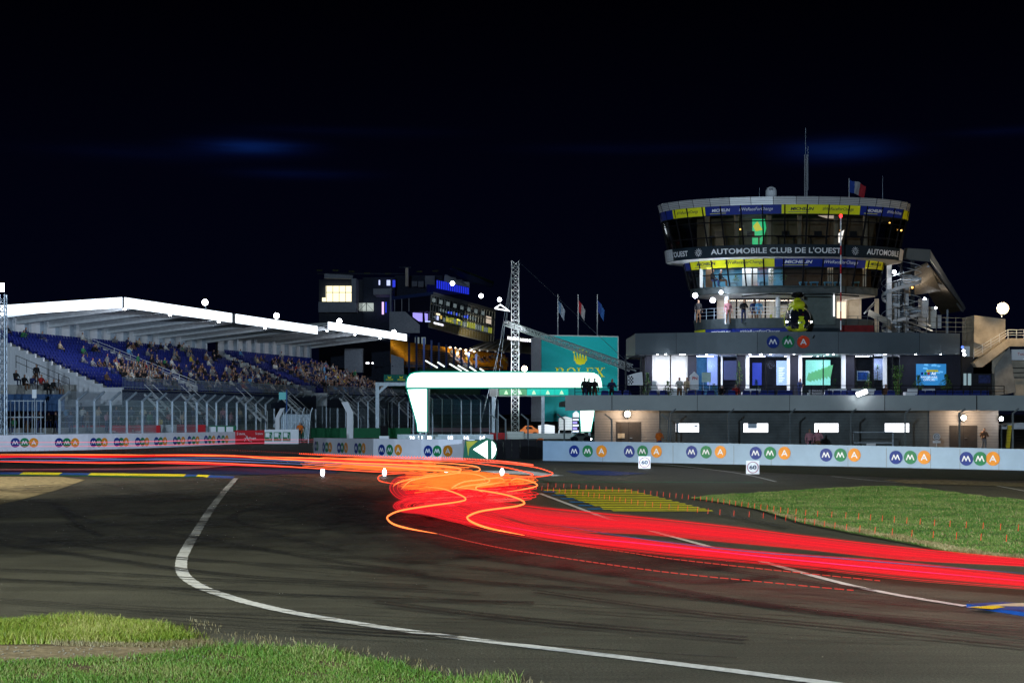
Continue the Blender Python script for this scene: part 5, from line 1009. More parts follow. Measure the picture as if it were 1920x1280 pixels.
# terrace seats, sofas, plants
def armchair(x, y, m, label, group, w_=.55):
    t = thing('patio_chair', (x, y, 3.55), label, 'seat', group); b = MB(); b.box(x-w_/2, x+w_/2, y-.25, y+.25, 3.88, 3.98); b.build('cushion', m, t)
    b = MB(); b.add([(x-w_/2, y-.27, 3.9), (x+w_/2, y-.27, 3.9), (x+w_/2-.05, y-.34, 4.26), (x-w_/2+.05, y-.34, 4.26), (x-w_/2, y-.20, 3.9), (x+w_/2, y-.20, 3.9), (x+w_/2-.05, y-.27, 4.26), (x-w_/2+.05, y-.27, 4.26)], [(0, 1, 2, 3), (7, 6, 5, 4), (3, 2, 6, 7), (0, 3, 7, 4), (1, 5, 6, 2)]); b.build('backrest', m, t)
    b = MB()
    for sx_ in (-1, 1):
        for sy_ in (-1, 1): b.box(x+sx_*(w_/2-.05)-.02, x+sx_*(w_/2-.05)+.02, y+sy_*.2-.02, y+sy_*.2+.02, 3.55, 3.88)
    b.build('leg_frame', M['dark'], t); return t
k = 0
sm = mat('terrace_seat_blue', (.012, .025, .16), .5)
for px in (1134, 1158, 1176, 1224, 1243, 1295, 1312, 1331, 1371, 1398, 1414, 1430, 1446, 1463, 1478, 1553, 1568, 1584, 1598, 1646, 1672, 1730, 1744, 1758, 1772, 1788, 1804, 1820, 1838, 1856):
    armchair(X_(px, 104.5), rail_y(X_(px, 104.5))+.75+.12*math.sin(px), sm, 'blue low-back terrace seat at the railing, %s from left' % (ORD[k] if k < 29 else 'rightmost, thirtieth'), 'blue seats along the terrace railing'); k += 1
def sofa(px0, px1, label):
    x0, x1 = X_(px0, 106.5), X_(px1, 106.5); t = thing('terrace_sofa', (x0, 106.5, 3.55), label, 'sofa', 'white terrace sofas'); b = MB(); b.box(x0, x1, 106.3, 107, 3.60, 4.0); b.build('seat_base', M['white'], t); b = MB(); b.box(x0, x1, 106.2, 106.29, 3.65, 4.42); b.build('backrest', M['white'], t); b = MB(); b.box(x0-.12, x0-.01, 106.2, 107, 3.6, 4.2); b.build('armrest', M['white'], t); b = MB(); b.box(x1+.01, x1+.12, 106.2, 107, 3.6, 4.2); b.build('armrest', M['white'], t)
sofa(1258, 1290, 'white sofa in front of the white curtains'); sofa(1551, 1586, 'white sofa below the large green screen'); sofa(1595, 1640, 'white sofa in front of the framed picture'); sofa(1700, 1720, 'short white sofa left of the blue poster screen'); sofa(1727, 1752, 'white sofa directly below the blue poster screen'); sofa(1395, 1425, 'white sofa before the blue doorway')
def shrub(px, D, z, h, r_, label, n=260, group=None, pot=True, name='potted_shrub', m='plantm', up=False):
    x = X_(px, D); t = thing(name, (x, D, z), label, 'plant', group); b = MB(); rr = random.Random(int(px))
    for k in range(n):
        a = rr.uniform(0, 6.28); q = rr.random()**.5; zz = rr.random(); rad = r_*q*(math.sin(min(1, zz*1.2+.15)*3.0)+.12 if not up else .4+zz*.6)
        c = Vector((x+rad*math.cos(a), D+rad*math.sin(a), z+.35+(h-.35)*zz)); d = Vector((rr.gauss(0, 1), rr.gauss(0, 1), rr.gauss(.4 if not up else 2.5, .6))).normalized()*rr.uniform(.05, .11)*(1 if not up else 2.2); s_ = d.cross(Vector((rr.gauss(0, 1), rr.gauss(0, 1), 1))).normalized()*rr.uniform(.02, .045)
        b.add([c-s_*.3, c+d*.5-s_, c+d, c+d*.5+s_], [(0, 1, 2, 3)])
    b.build('foliage', M[m], t); b = MB(); b.tube([(x, D, z+.2), (x+.02, D, z+.7*h)], .02); b.build('stem', M['wood'], t)
    if pot: b = MB(); b.lathe((x, D, z), [(.14, 0), (.20, .38)], 12); b.build('pot', M['dark'], t)
shrub(1722, 107.2, 4.0, 1.35, .40, 'round green shrub left of the blue poster screen', 420, 'round shrubs beside the poster', name='round_shrub'); shrub(1774, 107.2, 4.0, 1.4, .45, 'round green shrub right of the blue poster screen', 460, 'round shrubs beside the poster', name='round_shrub')
shrub(1683, 107.8, 3.6, 2.4, .45, 'tall reed-like grasses in a pot left of the dark wall', 260, None, up=True); shrub(1214, 108, 3.55, 2.0, .35, 'yellow-green conifer at the left end of the lounge', 420)
shrub(1252, 105.5, 3.55, 1.35, .35, 'dark bushy plant by the railing in front of the white curtains', 260); shrub(1418, 110.9, 3.6, 1.5, .35, 'leafy plant inside the lounge by the blue doorway', 260); shrub(1628, 107.6, 3.6, 1.9, .35, 'potted plant with pale blooms beside the framed picture', 240); shrub(1565, 110.9, 3.6, 1.6, .3, 'small plant right of the large green screen', 160)
shrub(1645, 111, 4.7, 1.5, .35, 'hanging green plant in the lit niche', 160, pot=False); shrub(1386, 109.3, 4.4, 2.0, .28, 'dark climbing plant on the panel before the lounge', 200, pot=False); shrub(1338, 105.6, 3.55, 1.2, .3, 'small bushy plant beside the house-shaped stand', 180)
shrub(1447, 110.8, 11.8, 1.3, .3, 'palm-like plant in the lit second storey of the tower', 160, name='palm_plant', pot=False); shrub(1468, 110.8, 11.8, 1.3, .25, 'trailing plant in the darker half of the second storey', 160, pot=False); shrub(1380, 111.3, 11.8, .9, .25, 'small plant on a table in the pale blue room', 90, pot=False)
# small lit stand, easel and bar in front of the curtains
t = thing('house_shaped_stand', (X_(1302, 106), 106, 3.55), 'small white house-shaped stand with red letters near the curtains', 'stand'); Dq = 106.; b = MB(); b.prism([(X_(a, Dq), Dq, Z_(y, Dq)) for a, y in ((1294, 730), (1310, 730), (1310, 704), (1302, 696.5), (1294, 704))], (0, .3, 0)); b.build('body', M['white'], t); flat_text('lettering', 'PN', (X_(1298, Dq), Dq-.01, Z_(712, Dq)), (1, 0, 0), .35, .22, M['red'], t, bold=.03)
t = thing('easel_board', (X_(1324, 106), 106, 3.55), 'pale green board on legs to the right of the house-shaped stand', 'board'); b = MB(); b.box(X_(1316, 106), X_(1333, 106), 106, 106.05, Z_(716, 106), Z_(698, 106)); b.build('panel', mat('pale_green', (.45, .62, .58), .5), t); b = MB(); b.box(X_(1318, 106), X_(1319, 106), 106, 106.05, 3.55, Z_(716, 106)-.002); b.box(X_(1330, 106), X_(1331, 106), 106, 106.05, 3.55, Z_(716, 106)-.002); b.build('leg_pair', M['steel'], t)
t = thing('bar_table', (X_(1228, 107), 107, 3.55), 'white clothed table in front of the left curtain', 'table'); b = MB(); b.box(X_(1221, 107), X_(1256, 107), 106.6, 107.2, 4.25, 4.32); b.build('table_top', M['white'], t); b = MB(); b.box(X_(1222, 107), X_(1255, 107), 106.62, 107.18, 3.55, 4.249); b.build('cloth', M['curtain'], t)
t = thing('storage_boxes', (X_(1228, 106.8), 106.8, 4.32), 'stack of white and dark boxes on the clothed table', 'boxes'); b = MB(); b.box(X_(1221, 106.8), X_(1233, 106.8), 106.7, 107, 4.321, 4.6); b.build('lower_box', M['white'], t); b = MB(); b.box(X_(1223, 106.8), X_(1231, 106.8), 106.75, 107, 4.602, 4.95); b.build('upper_box', M['steel_l'], t)
t = thing('checkered_sign', (X_(1187, 106.5), 106.5, 3.9), 'white sign with black checkered corner on the terrace at left', 'sign'); Dq = 106.5; b = MB(); b.prism([(X_(a, Dq), Dq, Z_(y, Dq)) for a, y in ((1177, 723), (1206, 723), (1204, 697), (1192, 699), (1177, 704))], (0, .05, 0)); b.build('panel', M['white'], t)
b = MB()
for i in range(4):
    for j in range(5):
        if (i+j) % 2 == 0: a = 1178+i*2.4; y = 704.5+j*3.2; b.add([(X_(a, Dq), Dq-.01, Z_(y, Dq)), (X_(a+2.4, Dq), Dq-.01, Z_(y, Dq)), (X_(a+2.4, Dq), Dq-.01, Z_(y+3.2, Dq)), (X_(a, Dq), Dq-.01, Z_(y+3.2, Dq))], [(0, 1, 2, 3)])
b.build('checker_print', M['black'], t)
t = thing('pergola', (X_(1190, 107), 107, 3.55), 'dark steel pergola frame at the left end of the terrace', 'pergola')
for a in (1172, 1201): b = MB(); b.box(X_(a, 107), X_(a+3, 107), 107, 107.1, 3.55, Z_(670, 107)); b.build('post', M['dark'], t)
b = MB(); b.box(X_(1171, 107), X_(1212, 107), 107, 107.1, Z_(672, 107)+.09, Z_(669.5, 107)+.09); b.box(X_(1171, 107), X_(1205, 107), 106.98, 106.99+.08, Z_(692, 107), Z_(689, 107)); b.build('beam', M['dark'], t)
t = thing('terrace_spotlight', (X_(1616, 103.4), 103.4, 4.0), 'tilted glaring spotlight clamped to the terrace railing', 'spotlight'); b = MB(); b.bar((X_(1607, 103.4), 103.4, Z_(740, 103.4)), (X_(1625, 103.4), 103.4, Z_(733, 103.4)), .2, .26); b.build('lamp_lens', M['lampw'], t); b = MB(); b.bar((X_(1607, 103.5), 103.56, Z_(740, 103.4)), (X_(1625, 103.5), 103.56, Z_(733, 103.4)), .10, .3); b.build('housing', M['dark'], t)
t = thing('red_sponsor_board', (X_(1622, 105), 105, 8.3), 'dark red board standing on the roof right of the helicopter', 'board'); b = MB(); b.box(X_(1591, 105), X_(1655, 105), 107.6, 107.65, 8.3, Z_(607, 106)); b.build('panel', mat('dim_red', (.16, .01, .012), .5, var=.3), t)
t = thing('roof_railing', (X_(1720, 109), 109, 8.3), 'thin steel railing on the roof edge right of the tower', 'railing'); b = MB()
for k in range(4): z = 8.3+.33*(k+1); b.bar((X_(1590, 110.), 110., z), (X_(1830, 112.4), 112.4, z), .03, .03)
for k in range(14): x = X_(1590+k*18.4, 110.+.18*k); b.bar((x, 110+.185*k, 8.0), (x, 110+.185*k, 9.65), .04, .04)
b.build('rails', M['pdark'], t)
spot('hoarding_floodlight', (X_(1085, 180), 176, 1.5), (X_(1085, 200), 200, 9), 14000, (.9, 1, .98), 60)
spot('crane_floodlight', (X_(960, 150), 152, 1), (X_(966, 165), 165, 12), 22000, (.9, .95, 1), 70)
# ---------------- helicopter on the roof
HX, HYD = X_(1496, 107.2), 107.2
he = thing('helicopter', (HX, HYD, 7.85), 'yellow helicopter with black windscreen facing the track on the roof', 'helicopter')
def sec(y, zc, rx, rz, k=2.5, n=20): return [(HX+rx*abs(math.cos(a))**(2/k)*(1 if math.cos(a) >= 0 else -1), HYD+y, zc+rz*abs(math.sin(a))**(2/k)*(1 if math.sin(a) >= 0 else -1)) for a in [2*math.pi*j/n for j in range(n)]]
prof = [(-1.38, 8.93, .06, .06), (-1.34, 8.95, .25, .22), (-1.26, 8.98, .42, .38), (-1.14, 9.02, .56, .54), (-1.0, 9.06, .66, .68), (-.82, 9.11, .73, .78), (-.6, 9.15, .78, .86), (-.3, 9.19, .80, .91), (0, 9.22, .81, .93), (.5, 9.24, .81, .93), (1, 9.25, .80, .92), (2, 9.35, .66, .76), (2.8, 9.55, .36, .42)]
rings = [sec(*q_, n=44) for q_ in prof]; sk, gls = MB(), MB(); idx = [p for r_ in rings for p in r_]
for i in range(len(rings)-1):
    for j in range(44):
        f_ = (i*44+j, i*44+(j+1) % 44, (i+1)*44+(j+1) % 44, (i+1)*44+j); cx_ = sum(idx[k][0] for k in f_)/4-HX; cz_ = sum(idx[k][2] for k in f_)/4
        g_ = i < 9 and abs(cx_) > .155 and 8.52 < cz_ < 9.86 and (abs(cx_) > .2 or cz_ < 9.8)
        if i < 9 and abs(cx_) <= .155 and cz_ > 9.30 and cz_ < 9.86: g_ = True
        if i >= 5 and cz_ < 8.75: g_ = False
        (gls if g_ else sk).add([idx[k] for k in f_], [(0, 1, 2, 3)])
for mb_, nm, mm in ((sk, 'fuselage', 'heli'), (gls, 'windscreen', 'hglass')):
    mp_ = {}; nv = []; nf = []
    for f_ in mb_.f:
        q_ = []
        for k in f_:
            key = tuple(round(c, 4) for c in mb_.v[k])
            if key not in mp_: mp_[key] = len(nv); nv.append(mb_.v[k])
            q_.append(mp_[key])
        if len(set(q_)) > 2: nf.append(tuple(q_))
    mb2 = MB(); mb2.add(nv, nf); mb2.build(nm, M[mm], he, True)
b = MB(); b.loft([sec(-.75, 10.15, .15, .12), sec(-.55, 10.2, .40, .26), sec(0, 10.24, .46, .34), sec(1.4, 10.22, .44, .32), sec(2.6, 10.1, .2, .2)]); b.build('engine_cowling', M['heli'], he, True)
b = MB(); b.loft([sec(.0, 10.5, .20, .10, 2), sec(.1, 10.52, .26, .22, 2), sec(.55, 10.52, .22, .2, 2)]); b.build('rotor_mast_cowl', M['heli'], he, True)
b = MB()
b.build('unused', M['heli'], he) if False else None
for s_ in (-1, 1): b = MB(); b.lathe((HX+s_*.86, HYD-.35, 9.02), [(.02, -.05), (.055, 0), (.02, .05)], 8, axis='y'); b.build('navigation_lamp', M['lampw'], he)
b = MB(); b.lathe((HX, HYD-1.42, 8.92), [(.03, .04), (.06, 0), (.02, -.04)], 10, axis='y'); b.build('nose_lamp', M['lampwarm'] if False else M['chrome'], he)
b = MB(); b.lathe((HX, HYD+.2, 10.72), [(.10, 0), (.42, .08), (.44, .2), (.30, .34), (.12, .40)], 16); b.build('rotor_hub', M['black'], he)
for a in (198, 342, 80, 262): 
    b = MB(); ar = R(a); d = Vector((math.cos(ar), math.sin(ar), 0)); b.bar(Vector((HX, HYD+.2, 10.95))+d*.3, Vector((HX, HYD+.2, 10.93))+d*2.2, .26, .09); b.bar(Vector((HX, HYD+.2, 10.93))+d*2.2, Vector((HX, HYD+.2, 10.74))+d*4.2, .28, .08); b.build('rotor_blade', M['black'], he)
b = MB(); b.loft([sec(2.6, 9.65, .30, .30), sec(4.5, 9.75, .16, .18), sec(7, 9.85, .10, .14)]); b.build('tail_boom', M['heli'], he, True)
b = MB(); b.box(HX-1.15, HX+1.65, HYD+4.2, HYD+4.5, 9.30, 9.35); b.build('stabiliser', M['heli'], he)
for x in (-1.15, 1.65): b = MB(); b.box(HX+x-.03, HX+x+.03, HYD+4.0, HYD+4.7, 8.75, 9.85); b.build('end_plate', M['heli'], he)
b = MB()
for s_ in (-1, 1): b.tube([(HX+s_*.9, HYD-1.2, 8.05), (HX+s_*.9, HYD-.9, 7.9), (HX+s_*.9, HYD+1.8, 7.9)], .04); b.tube([(HX+s_*.9, HYD-.4, 7.9), (HX+s_*.5, HYD-.4, 8.45)], .03); b.tube([(HX+s_*.9, HYD+1.2, 7.9), (HX+s_*.5, HYD+1.2, 8.45)], .03)
b.build('skid_gear', M['dark'], he)
# ================================================================== RIGHT EDGE: stand canopy, spiral stairs, concrete stair tower
t = thing('side_grandstand', (X_(1740, 125), 125, 0), 'long inclined stand roof with slatted underside behind the tower at right', 'grandstand'); 
def quad_slab(name, p, th, m, parent):
    p = [Vector(q_) for q_ in p]; n = (p[1]-p[0]).cross(p[3]-p[0]).normalized()*th; b = MB(); b.prism(p, n); return b.build(name, m, parent)
slat = mat('timber_slat_soffit', (.20, .16, .115), .7, var=.3, scale=1, stretch=(6, .5, 6))
quad_slab('roof_underside', [P(1712, 505, 127), P(1742, 500, 124), P(1808, 582, 152), P(1765, 590, 156)], .15, slat, t)
quad_slab('roof_edge', [P(1742, 482, 123.5), P(1745, 470, 123.5), P(1811, 577, 152), P(1806, 585, 152)], .2, M['siding'], t)
quad_slab('roof_edge', [P(1700, 465, 122), P(1745, 468, 123.), P(1744, 491, 123.), P(1698, 486, 122)], .3, M['fascia'], t)
quad_slab('roof_underside', [P(1692, 516, 121), P(1740, 494, 123.2), P(1765, 545, 135), P(1700, 556, 132)], .12, slat, t)
for i in range(7): k = i/6; quad_slab('slat', [P(1712+k*30, 500+k*30, 124+k*8), P(1742+k*24, 498+k*30, 123.8+k*10), P(1742+k*24, 500+k*30, 123.8+k*10), P(1712+k*30, 502+k*30, 124+k*8)], .1, M['steel'], t)
b = MB(); b.box(X_(1709, 122), X_(1715, 122), 122, 122.3, 3, Z_(488, 122)); b.build('column', M['dark'], t)
b = MB(); b.box(X_(1663, 120), X_(1672, 120), 120, 120.3, 3.5, Z_(495, 120)); b.build('column', M['siding'], t)
b = MB()
for px in (1673, 1684, 1695): b.box(X_(px, 126), X_(px+9, 126), 126, 126.1, 6, Z_(530-(px-1673)*.2, 126))
b.build('wall_panel', M['siding'], t)
for px0, px1, y0, y1, D in ((1722, 1741, 560, 612, 140), (1741, 1756, 575, 615, 146), (1758, 1765, 590, 615, 150)):
    b = MB(); b.box(X_(px0, D), X_(px1, D), D, D+.1, Z_(y1, D), Z_(y0, D)); b.build('wall_panel', M['curtain'] if px0 == 1741 else M['siding'], t)
for i in range(5): b = MB(); b.bar(P(1700, 582+i*10, 118), P(1740+i*4, 600+i*10, 124), .06, .12); b.build('stair_rail', M['steel'], t)
b = MB(); b.box(X_(1775, 150), X_(1778, 150), 150, 150.1, 4, Z_(580, 150)); b.build('column', M['steel'], t)
for px, py, D, pw in ((1673, 511, 120, 60), (1730, 561, 128, 90), (1751, 578, 138, 90)): ball_lamp((X_(px, D), D-.6, Z_(py, D)), .10 if px > 1700 else .14, M['lampw'], {1673: 'small white lamp beside the tower storeys, highest of three', 1730: 'small white lamp under the slatted roof, middle of three', 1751: 'small white lamp under the slatted roof, lowest of three'}[px], 'small lamps under the slatted roof', pw=pw)
ball_lamp((X_(1710.5, 121), 121, Z_(539, 121)), .08, emi('amber', (1, .5, .1), 5), 'tiny amber lamp on the dark stair column', None)
t = thing('spiral_staircase', (X_(1690, 119.5), 119.5, 8), 'grey spiral staircase with dark treads to the right of the tower', 'staircase'); b = MB(); sxx = X_(1690, 120.5)
for k in range(34): a = k*.42; z = 8.3+k*.165; b.bar((sxx, 120.5, z), (sxx+1.5*math.cos(a), 120.5+1.5*math.sin(a), z), .35, .05)
b.build('tread', M['steel'], t); b = MB(); b.tube([(sxx, 120.5, 7.8), (sxx, 120.5, 14.6)], .12, 8); b.build('central_pole', M['dark'], t)
for dz in (.5, .95):
    b = MB(); b.tube([(sxx+1.5*math.cos(k*.21), 120.5+1.5*math.sin(k*.21), 8.3+k*.0825+dz) for k in range(68)], .025, 4); b.build('handrail', M['steel_l'], t)
b = MB(); pr_ = [(sxx+1.52*math.cos(k*.21), 120.5+1.52*math.sin(k*.21), 8.3+k*.0825) for k in range(68)]; vs = [p for q_ in pr_ for p in ((q_[0], q_[1], q_[2]-.25), (q_[0], q_[1], q_[2]))]; b.add(vs, [(2*i, 2*i+2, 2*i+3, 2*i+1) for i in range(67)]); b.build('stringer', M['siding'], t)
# slatted stair below
t = thing('stair_block', (X_(1640, 113), 113, 8.3), 'slatted stair flight and cream wall below the tower soffit', 'staircase'); 
for i in range(7): b = MB(); b.bar(P(1620+i*3.4, 588-i*3.2, 115), P(1640+i*1.2, 566-i*.3, 115), .05, .10); b.build('slat', M['white'], t)
b = MB(); b.box(X_(1585, 114.5), X_(1615, 114.5), 114.5, 114.6, 8, Z_(556, 114.5)); b.box(X_(1640, 114.4), X_(1648, 114.4), 114.4, 114.5, 8, Z_(560, 114.5)); b.build('back_wall', M['conc_w'], t); quad_slab('stringer', [P(1628, 592, 113), P(1670, 612, 112), P(1670, 600, 112), P(1630, 580, 113)], .1, M['fascia'], t)
area('stair_light', (X_(1610, 112.5), 112.5, 10.9), (X_(1610, 114), 114, 9), 40, (1, .85, .7), 2, .4)
# concrete stair tower
t = thing('concrete_stair_tower', (X_(1860, 112), 112, 0), 'warm-lit concrete stair tower with ramp railing at the right edge', 'stair tower')
D = 112
b = MB(); b.prism([P(1825, 700, D), P(1885, 700, D), P(1885, 598, D), P(1827, 591, D)], (0, 3, 0)); b.build('upper_wall', M['conc_w'], t)
quad_slab('stair_soffit', [P(1835, 712, D-.4), P(1892, 652, D-.4), P(1892, 636, D-.4), P(1828, 684, D-.4)], .4, M['conc_w'], t) if False else None
b = MB(); b.prism([P(1826, 680, D-1), P(1890, 634, D-1), P(1960, 634, D-1), P(1960, 649, D-1), P(1893, 649, D-1), P(1842, 688, D-1), P(1832, 688, D-1)], (0, .8, 0)); b.build('ramp', M['conc_w'], t)
b = MB(); b.prism([P(1865, 690, D-.1), P(1893, 650, D-.1), P(1905, 735, D-.1), P(1866, 742, D-.1)], (0, 2.5, 0)); b.build('lower_pier', M['concrete'], t)
b = MB()
for dy in (2, 7, 13): b.tube([P(1826, 669-dy, D-1.05), P(1889, 630-dy*.9, D-1.05), P(1960, 630-dy*.9, D-1.05)], .025, 5)
for px in (1826, 1842, 1858, 1874, 1890, 1906, 1920): y = 669-(px-1826)*.62 if px < 1890 else 632; b.tube([P(px, y+3, D-1.05), P(px, y-14, D-1.05)], .03, 5)
b.build('railing', M['steel_l'], t)
b = MB(); b.prism([P(1826, 641, D-.3), P(1849, 650, D-.3), P(1847, 638, D-.3), P(1826, 626, D-.3)], (0, .08, 0)); b.build('wall_sign', M['conc_w'], t)
b = MB(); b.prism([P(1897, 655, D+.5), P(1960, 655, D+.5), P(1960, 675, D+.5), P(1897, 675, D+.5)], (0, .2, 0)); b.build('white_panel', M['white'], t)
flat_text('sponsor_lettering', 'Total', P(1908, 666, D+.45), (1, 0, 0), .6, .2, M['red'], t)
b = MB(); b.prism([P(1895, 676, D+.6), P(1960, 676, D+.6), P(1960, 745, D+.6), P(1903, 745, D+.6)], (0, .2, 0)); b.build('rear_wall', M['conc_w'], t)
b = MB()
for y in (690, 699, 708): b.box(X_(1898, D), X_(1960, D), D+.3, D+.4, Z_(y, D), Z_(y-1.5, D))
b.build('window_bars', M['dark'], t)
b = MB(); b.box(X_(1808, 113), X_(1826, 113), 113, 113.2, Z_(668, 113), Z_(649, 113)); b.build('bay_panel', M['white'], t); flat_text('bay_number', '2', (X_(1820, 113), 112.95, Z_(662, 113)), (1, 0, 0), .22, .36, M['txtd'], t, bold=.02)
ball_lamp((X_(1880.5, 110), 110, Z_(578, 110)), .42, emi('lamp_amber_big', (1, .74, .42), 2.0), 'very bright warm floodlight atop the concrete stair tower', None, pw=700, pc=(1, .70, .38), pole=.6)
for i, (px, py) in enumerate(((1803, 651), (1805, 658), (1806.5, 665))): ball_lamp((X_(px, 108.8), 108.6, Z_(py, 108.8)), .10, M['lampw'] if i != 0 else emi('blue_lamp', (.1, .2, 1), 2), '%s of three little lamps at the canopy right corner' % ('top blue one', 'middle one', 'lowest one')[i], 'corner lamps')
# right edge yard: yellow lift and dark van
t = thing('lift_arm', (X_(1893, 109), 109, 0), 'yellow slanted lift arm at the right edge behind the fence', 'machine'); b = MB(); b.bar(P(1889, 840, 109), P(1893, 797, 109), .25, .25); b.build('boom', mat('machine_yellow', (.45, .36, .02), .5), t); b = MB(); b.box(X_(1885, 109), X_(1900, 109), 108.9, 109.6, .0, .35); b.build('base', M['dark'], t)
t = thing('service_tent', (X_(1905, 116), 116, 0), 'pale service tent behind the far right fence post', 'tent'); b = MB(); b.prism([P(1875, 804, 116), P(1960, 804, 116), P(1960, 796, 116), P(1915, 792, 116), P(1875, 797, 116)], (0, 3, 0)); b.build('canopy', M['siding'], t); b = MB(); b.box(X_(1877, 116), X_(1879, 116), 116, 116.1, 0, Z_(804, 116)); b.box(X_(1950, 116), X_(1952, 116), 116, 116.1, 0, Z_(804, 116)); b.build('leg_pair', M['steel'], t)
t = thing('round_track_sign', (X_(1756, 100), 100, 0), 'white round sign on a post with a small plate below, before the cladding', 'sign'); D = 100; x = X_(1756, D); b = MB(); b.tube([(x, D, 0), (x, D, Z_(826, D))], .03); b.build('post', M['steel_l'], t); b = MB(); b.lathe((x, D-.02, Z_(818.5, D)), [(.23, -.01), (.23, .02)], 20, axis='y'); b.build('disc', M['siding'], t); b = MB(); b.box(x-.25, x+.25, D-.05, D-.03, Z_(830, D), Z_(826, D)); b.build('plate', M['white'], t)
b = MB(); b.tube([(x+.16*math.cos(a), D-.06, Z_(818.5, D)+.16*math.sin(a)) for a in [2*math.pi*i/20 for i in range(21)]], .015, 4); b.bar((x-.14, D-.06, Z_(818.5, D)), (x+.14, D-.06, Z_(818.5, D)), .03, .03); b.build('ring_mark', M['dark'], t)
t = thing('service_gate', (X_(1595, 97), 97, 0), 'low steel gate frame between fence posts below the fourth lit window', 'gate'); b = MB()
for a in (1598, 1673): b.box(X_(a, 97), X_(a+2.5, 97), 97, 97.06, 0, Z_(812, 97))
for y in (809, 829): b.box(X_(1598, 97), X_(1675, 97), 97.001, 97.059, Z_(y+1.5, 97), Z_(y, 97))
b.build('frame', M['steel'], t); b = MB(); b.box(X_(1625, 96.9), X_(1642, 96.9), 96.9, 96.95, Z_(836, 97), Z_(831, 97)); b.build('number_plate', M['siding'], t)
# ================================================================== CENTRE: lit arch, teal advertising tower, mast, flags, gantries
t = thing('lit_arch', (X_(945, 150), 150, 0), 'huge glowing white arch with rounded ends spanning the track', 'arch'); D = 150.
q = lambda x, y, d=0: (X_(x, D), D+d, Z_(y, D))
pts = [(762, 727), (762, 716), (764, 708), (769, 701), (777, 698), (790, 697), (1100, 697), (1114, 698), (1122, 702), (1127, 709), (1129, 718), (1129, 727)]
b = MB(); b.prism([q(*p) for p in pts], (0, 1.2, 0)); b.build('beam', M['arch'], t)
tg = emi('arch_rim', (.0, .35, .25), .8)
b = MB(); b.tube([q(x, y, -.03) for x, y in pts+[pts[0]]], .07, 5); b.build('beam_rim', tg, t)
for pts in ([(763, 729), (801, 729), (801, 809), (783, 809), (781, 793)], [(1087, 769), (1115, 769), (1108, 809), (1089, 809)]):
    b = MB(); b.prism([q(*p) for p in pts], (0, 1.2, 0)); o = b.build('leg', M['arch'], t); b = MB(); b.tube([q(x, y, -.03) for x, y in pts+[pts[0]]], .06, 5); b.build('leg_rim', tg, o)
b = MB(); b.box(X_(801.5, D), X_(805, D), D, D+1.3, Z_(812, D), Z_(729, D)); b.build('leg_side', M['fascia'], t)
b = MB()
for px in (786, 797, 1092, 1104): b.box(X_(px, D), X_(px+3, D), D, D+1, 0, Z_(811, D))
b.build('support_feet', M['steel'], t)
# teal tower
t = thing('advertising_tower', (X_(1085, 200), 200, 0), 'tall teal advertising tower with a gold crown above large gold capitals', 'tower'); D = 200
b = MB(); b.prism([P(1015, 628, D), P(1159, 631, D), P(1159, 790, D), P(1015, 790, D)], (0, .5, 0)); b.build('teal_face', mat('teal_hoarding', (.0, .40, .44), .5, var=.05), t)
b = MB(); b.prism([P(996, 634, D+4), P(1014.6, 628, D+.05), P(1014.6, 790, D+.05), P(996, 790, D+4)], (0, .4, 0)); b.build('grey_side', mat('pale_hoarding', (.55, .60, .70), .5), t)
b = MB(); b.tube([P(1015, 628, D-.02), P(1159, 631, D-.02)], .08, 5); b.tube([P(1159, 631, D-.02), P(1159, 790, D-.02)], .07, 5); b.build('edge_trim', M['steel_l'], t)
gold = mat('gold_print', (.95, .92, .02), .5, var=.03)
def gp(x, y, d=.03): return P(x, y, D-d)
b = MB()
b.prism([gp(1078, 676), (gp(1099, 676)), gp(1096, 682), gp(1088, 684), gp(1081, 682)], (0, -.02, 0))
for x0, y0, xb in ((1076, 660, 1079), (1081, 656, 1084), (1087, 654.5, 1088.5), (1093, 656, 1093), (1099, 660, 1098)):
    b.add([gp(xb-2.6, 676), gp(xb+2.6, 676), gp(x0, y0)], [(0, 1, 2)]); b.lathe(tuple(gp(x0, y0)), [(.13, -.02), (.13, .02)], 10, axis='y')
b.build('crown', gold, t)
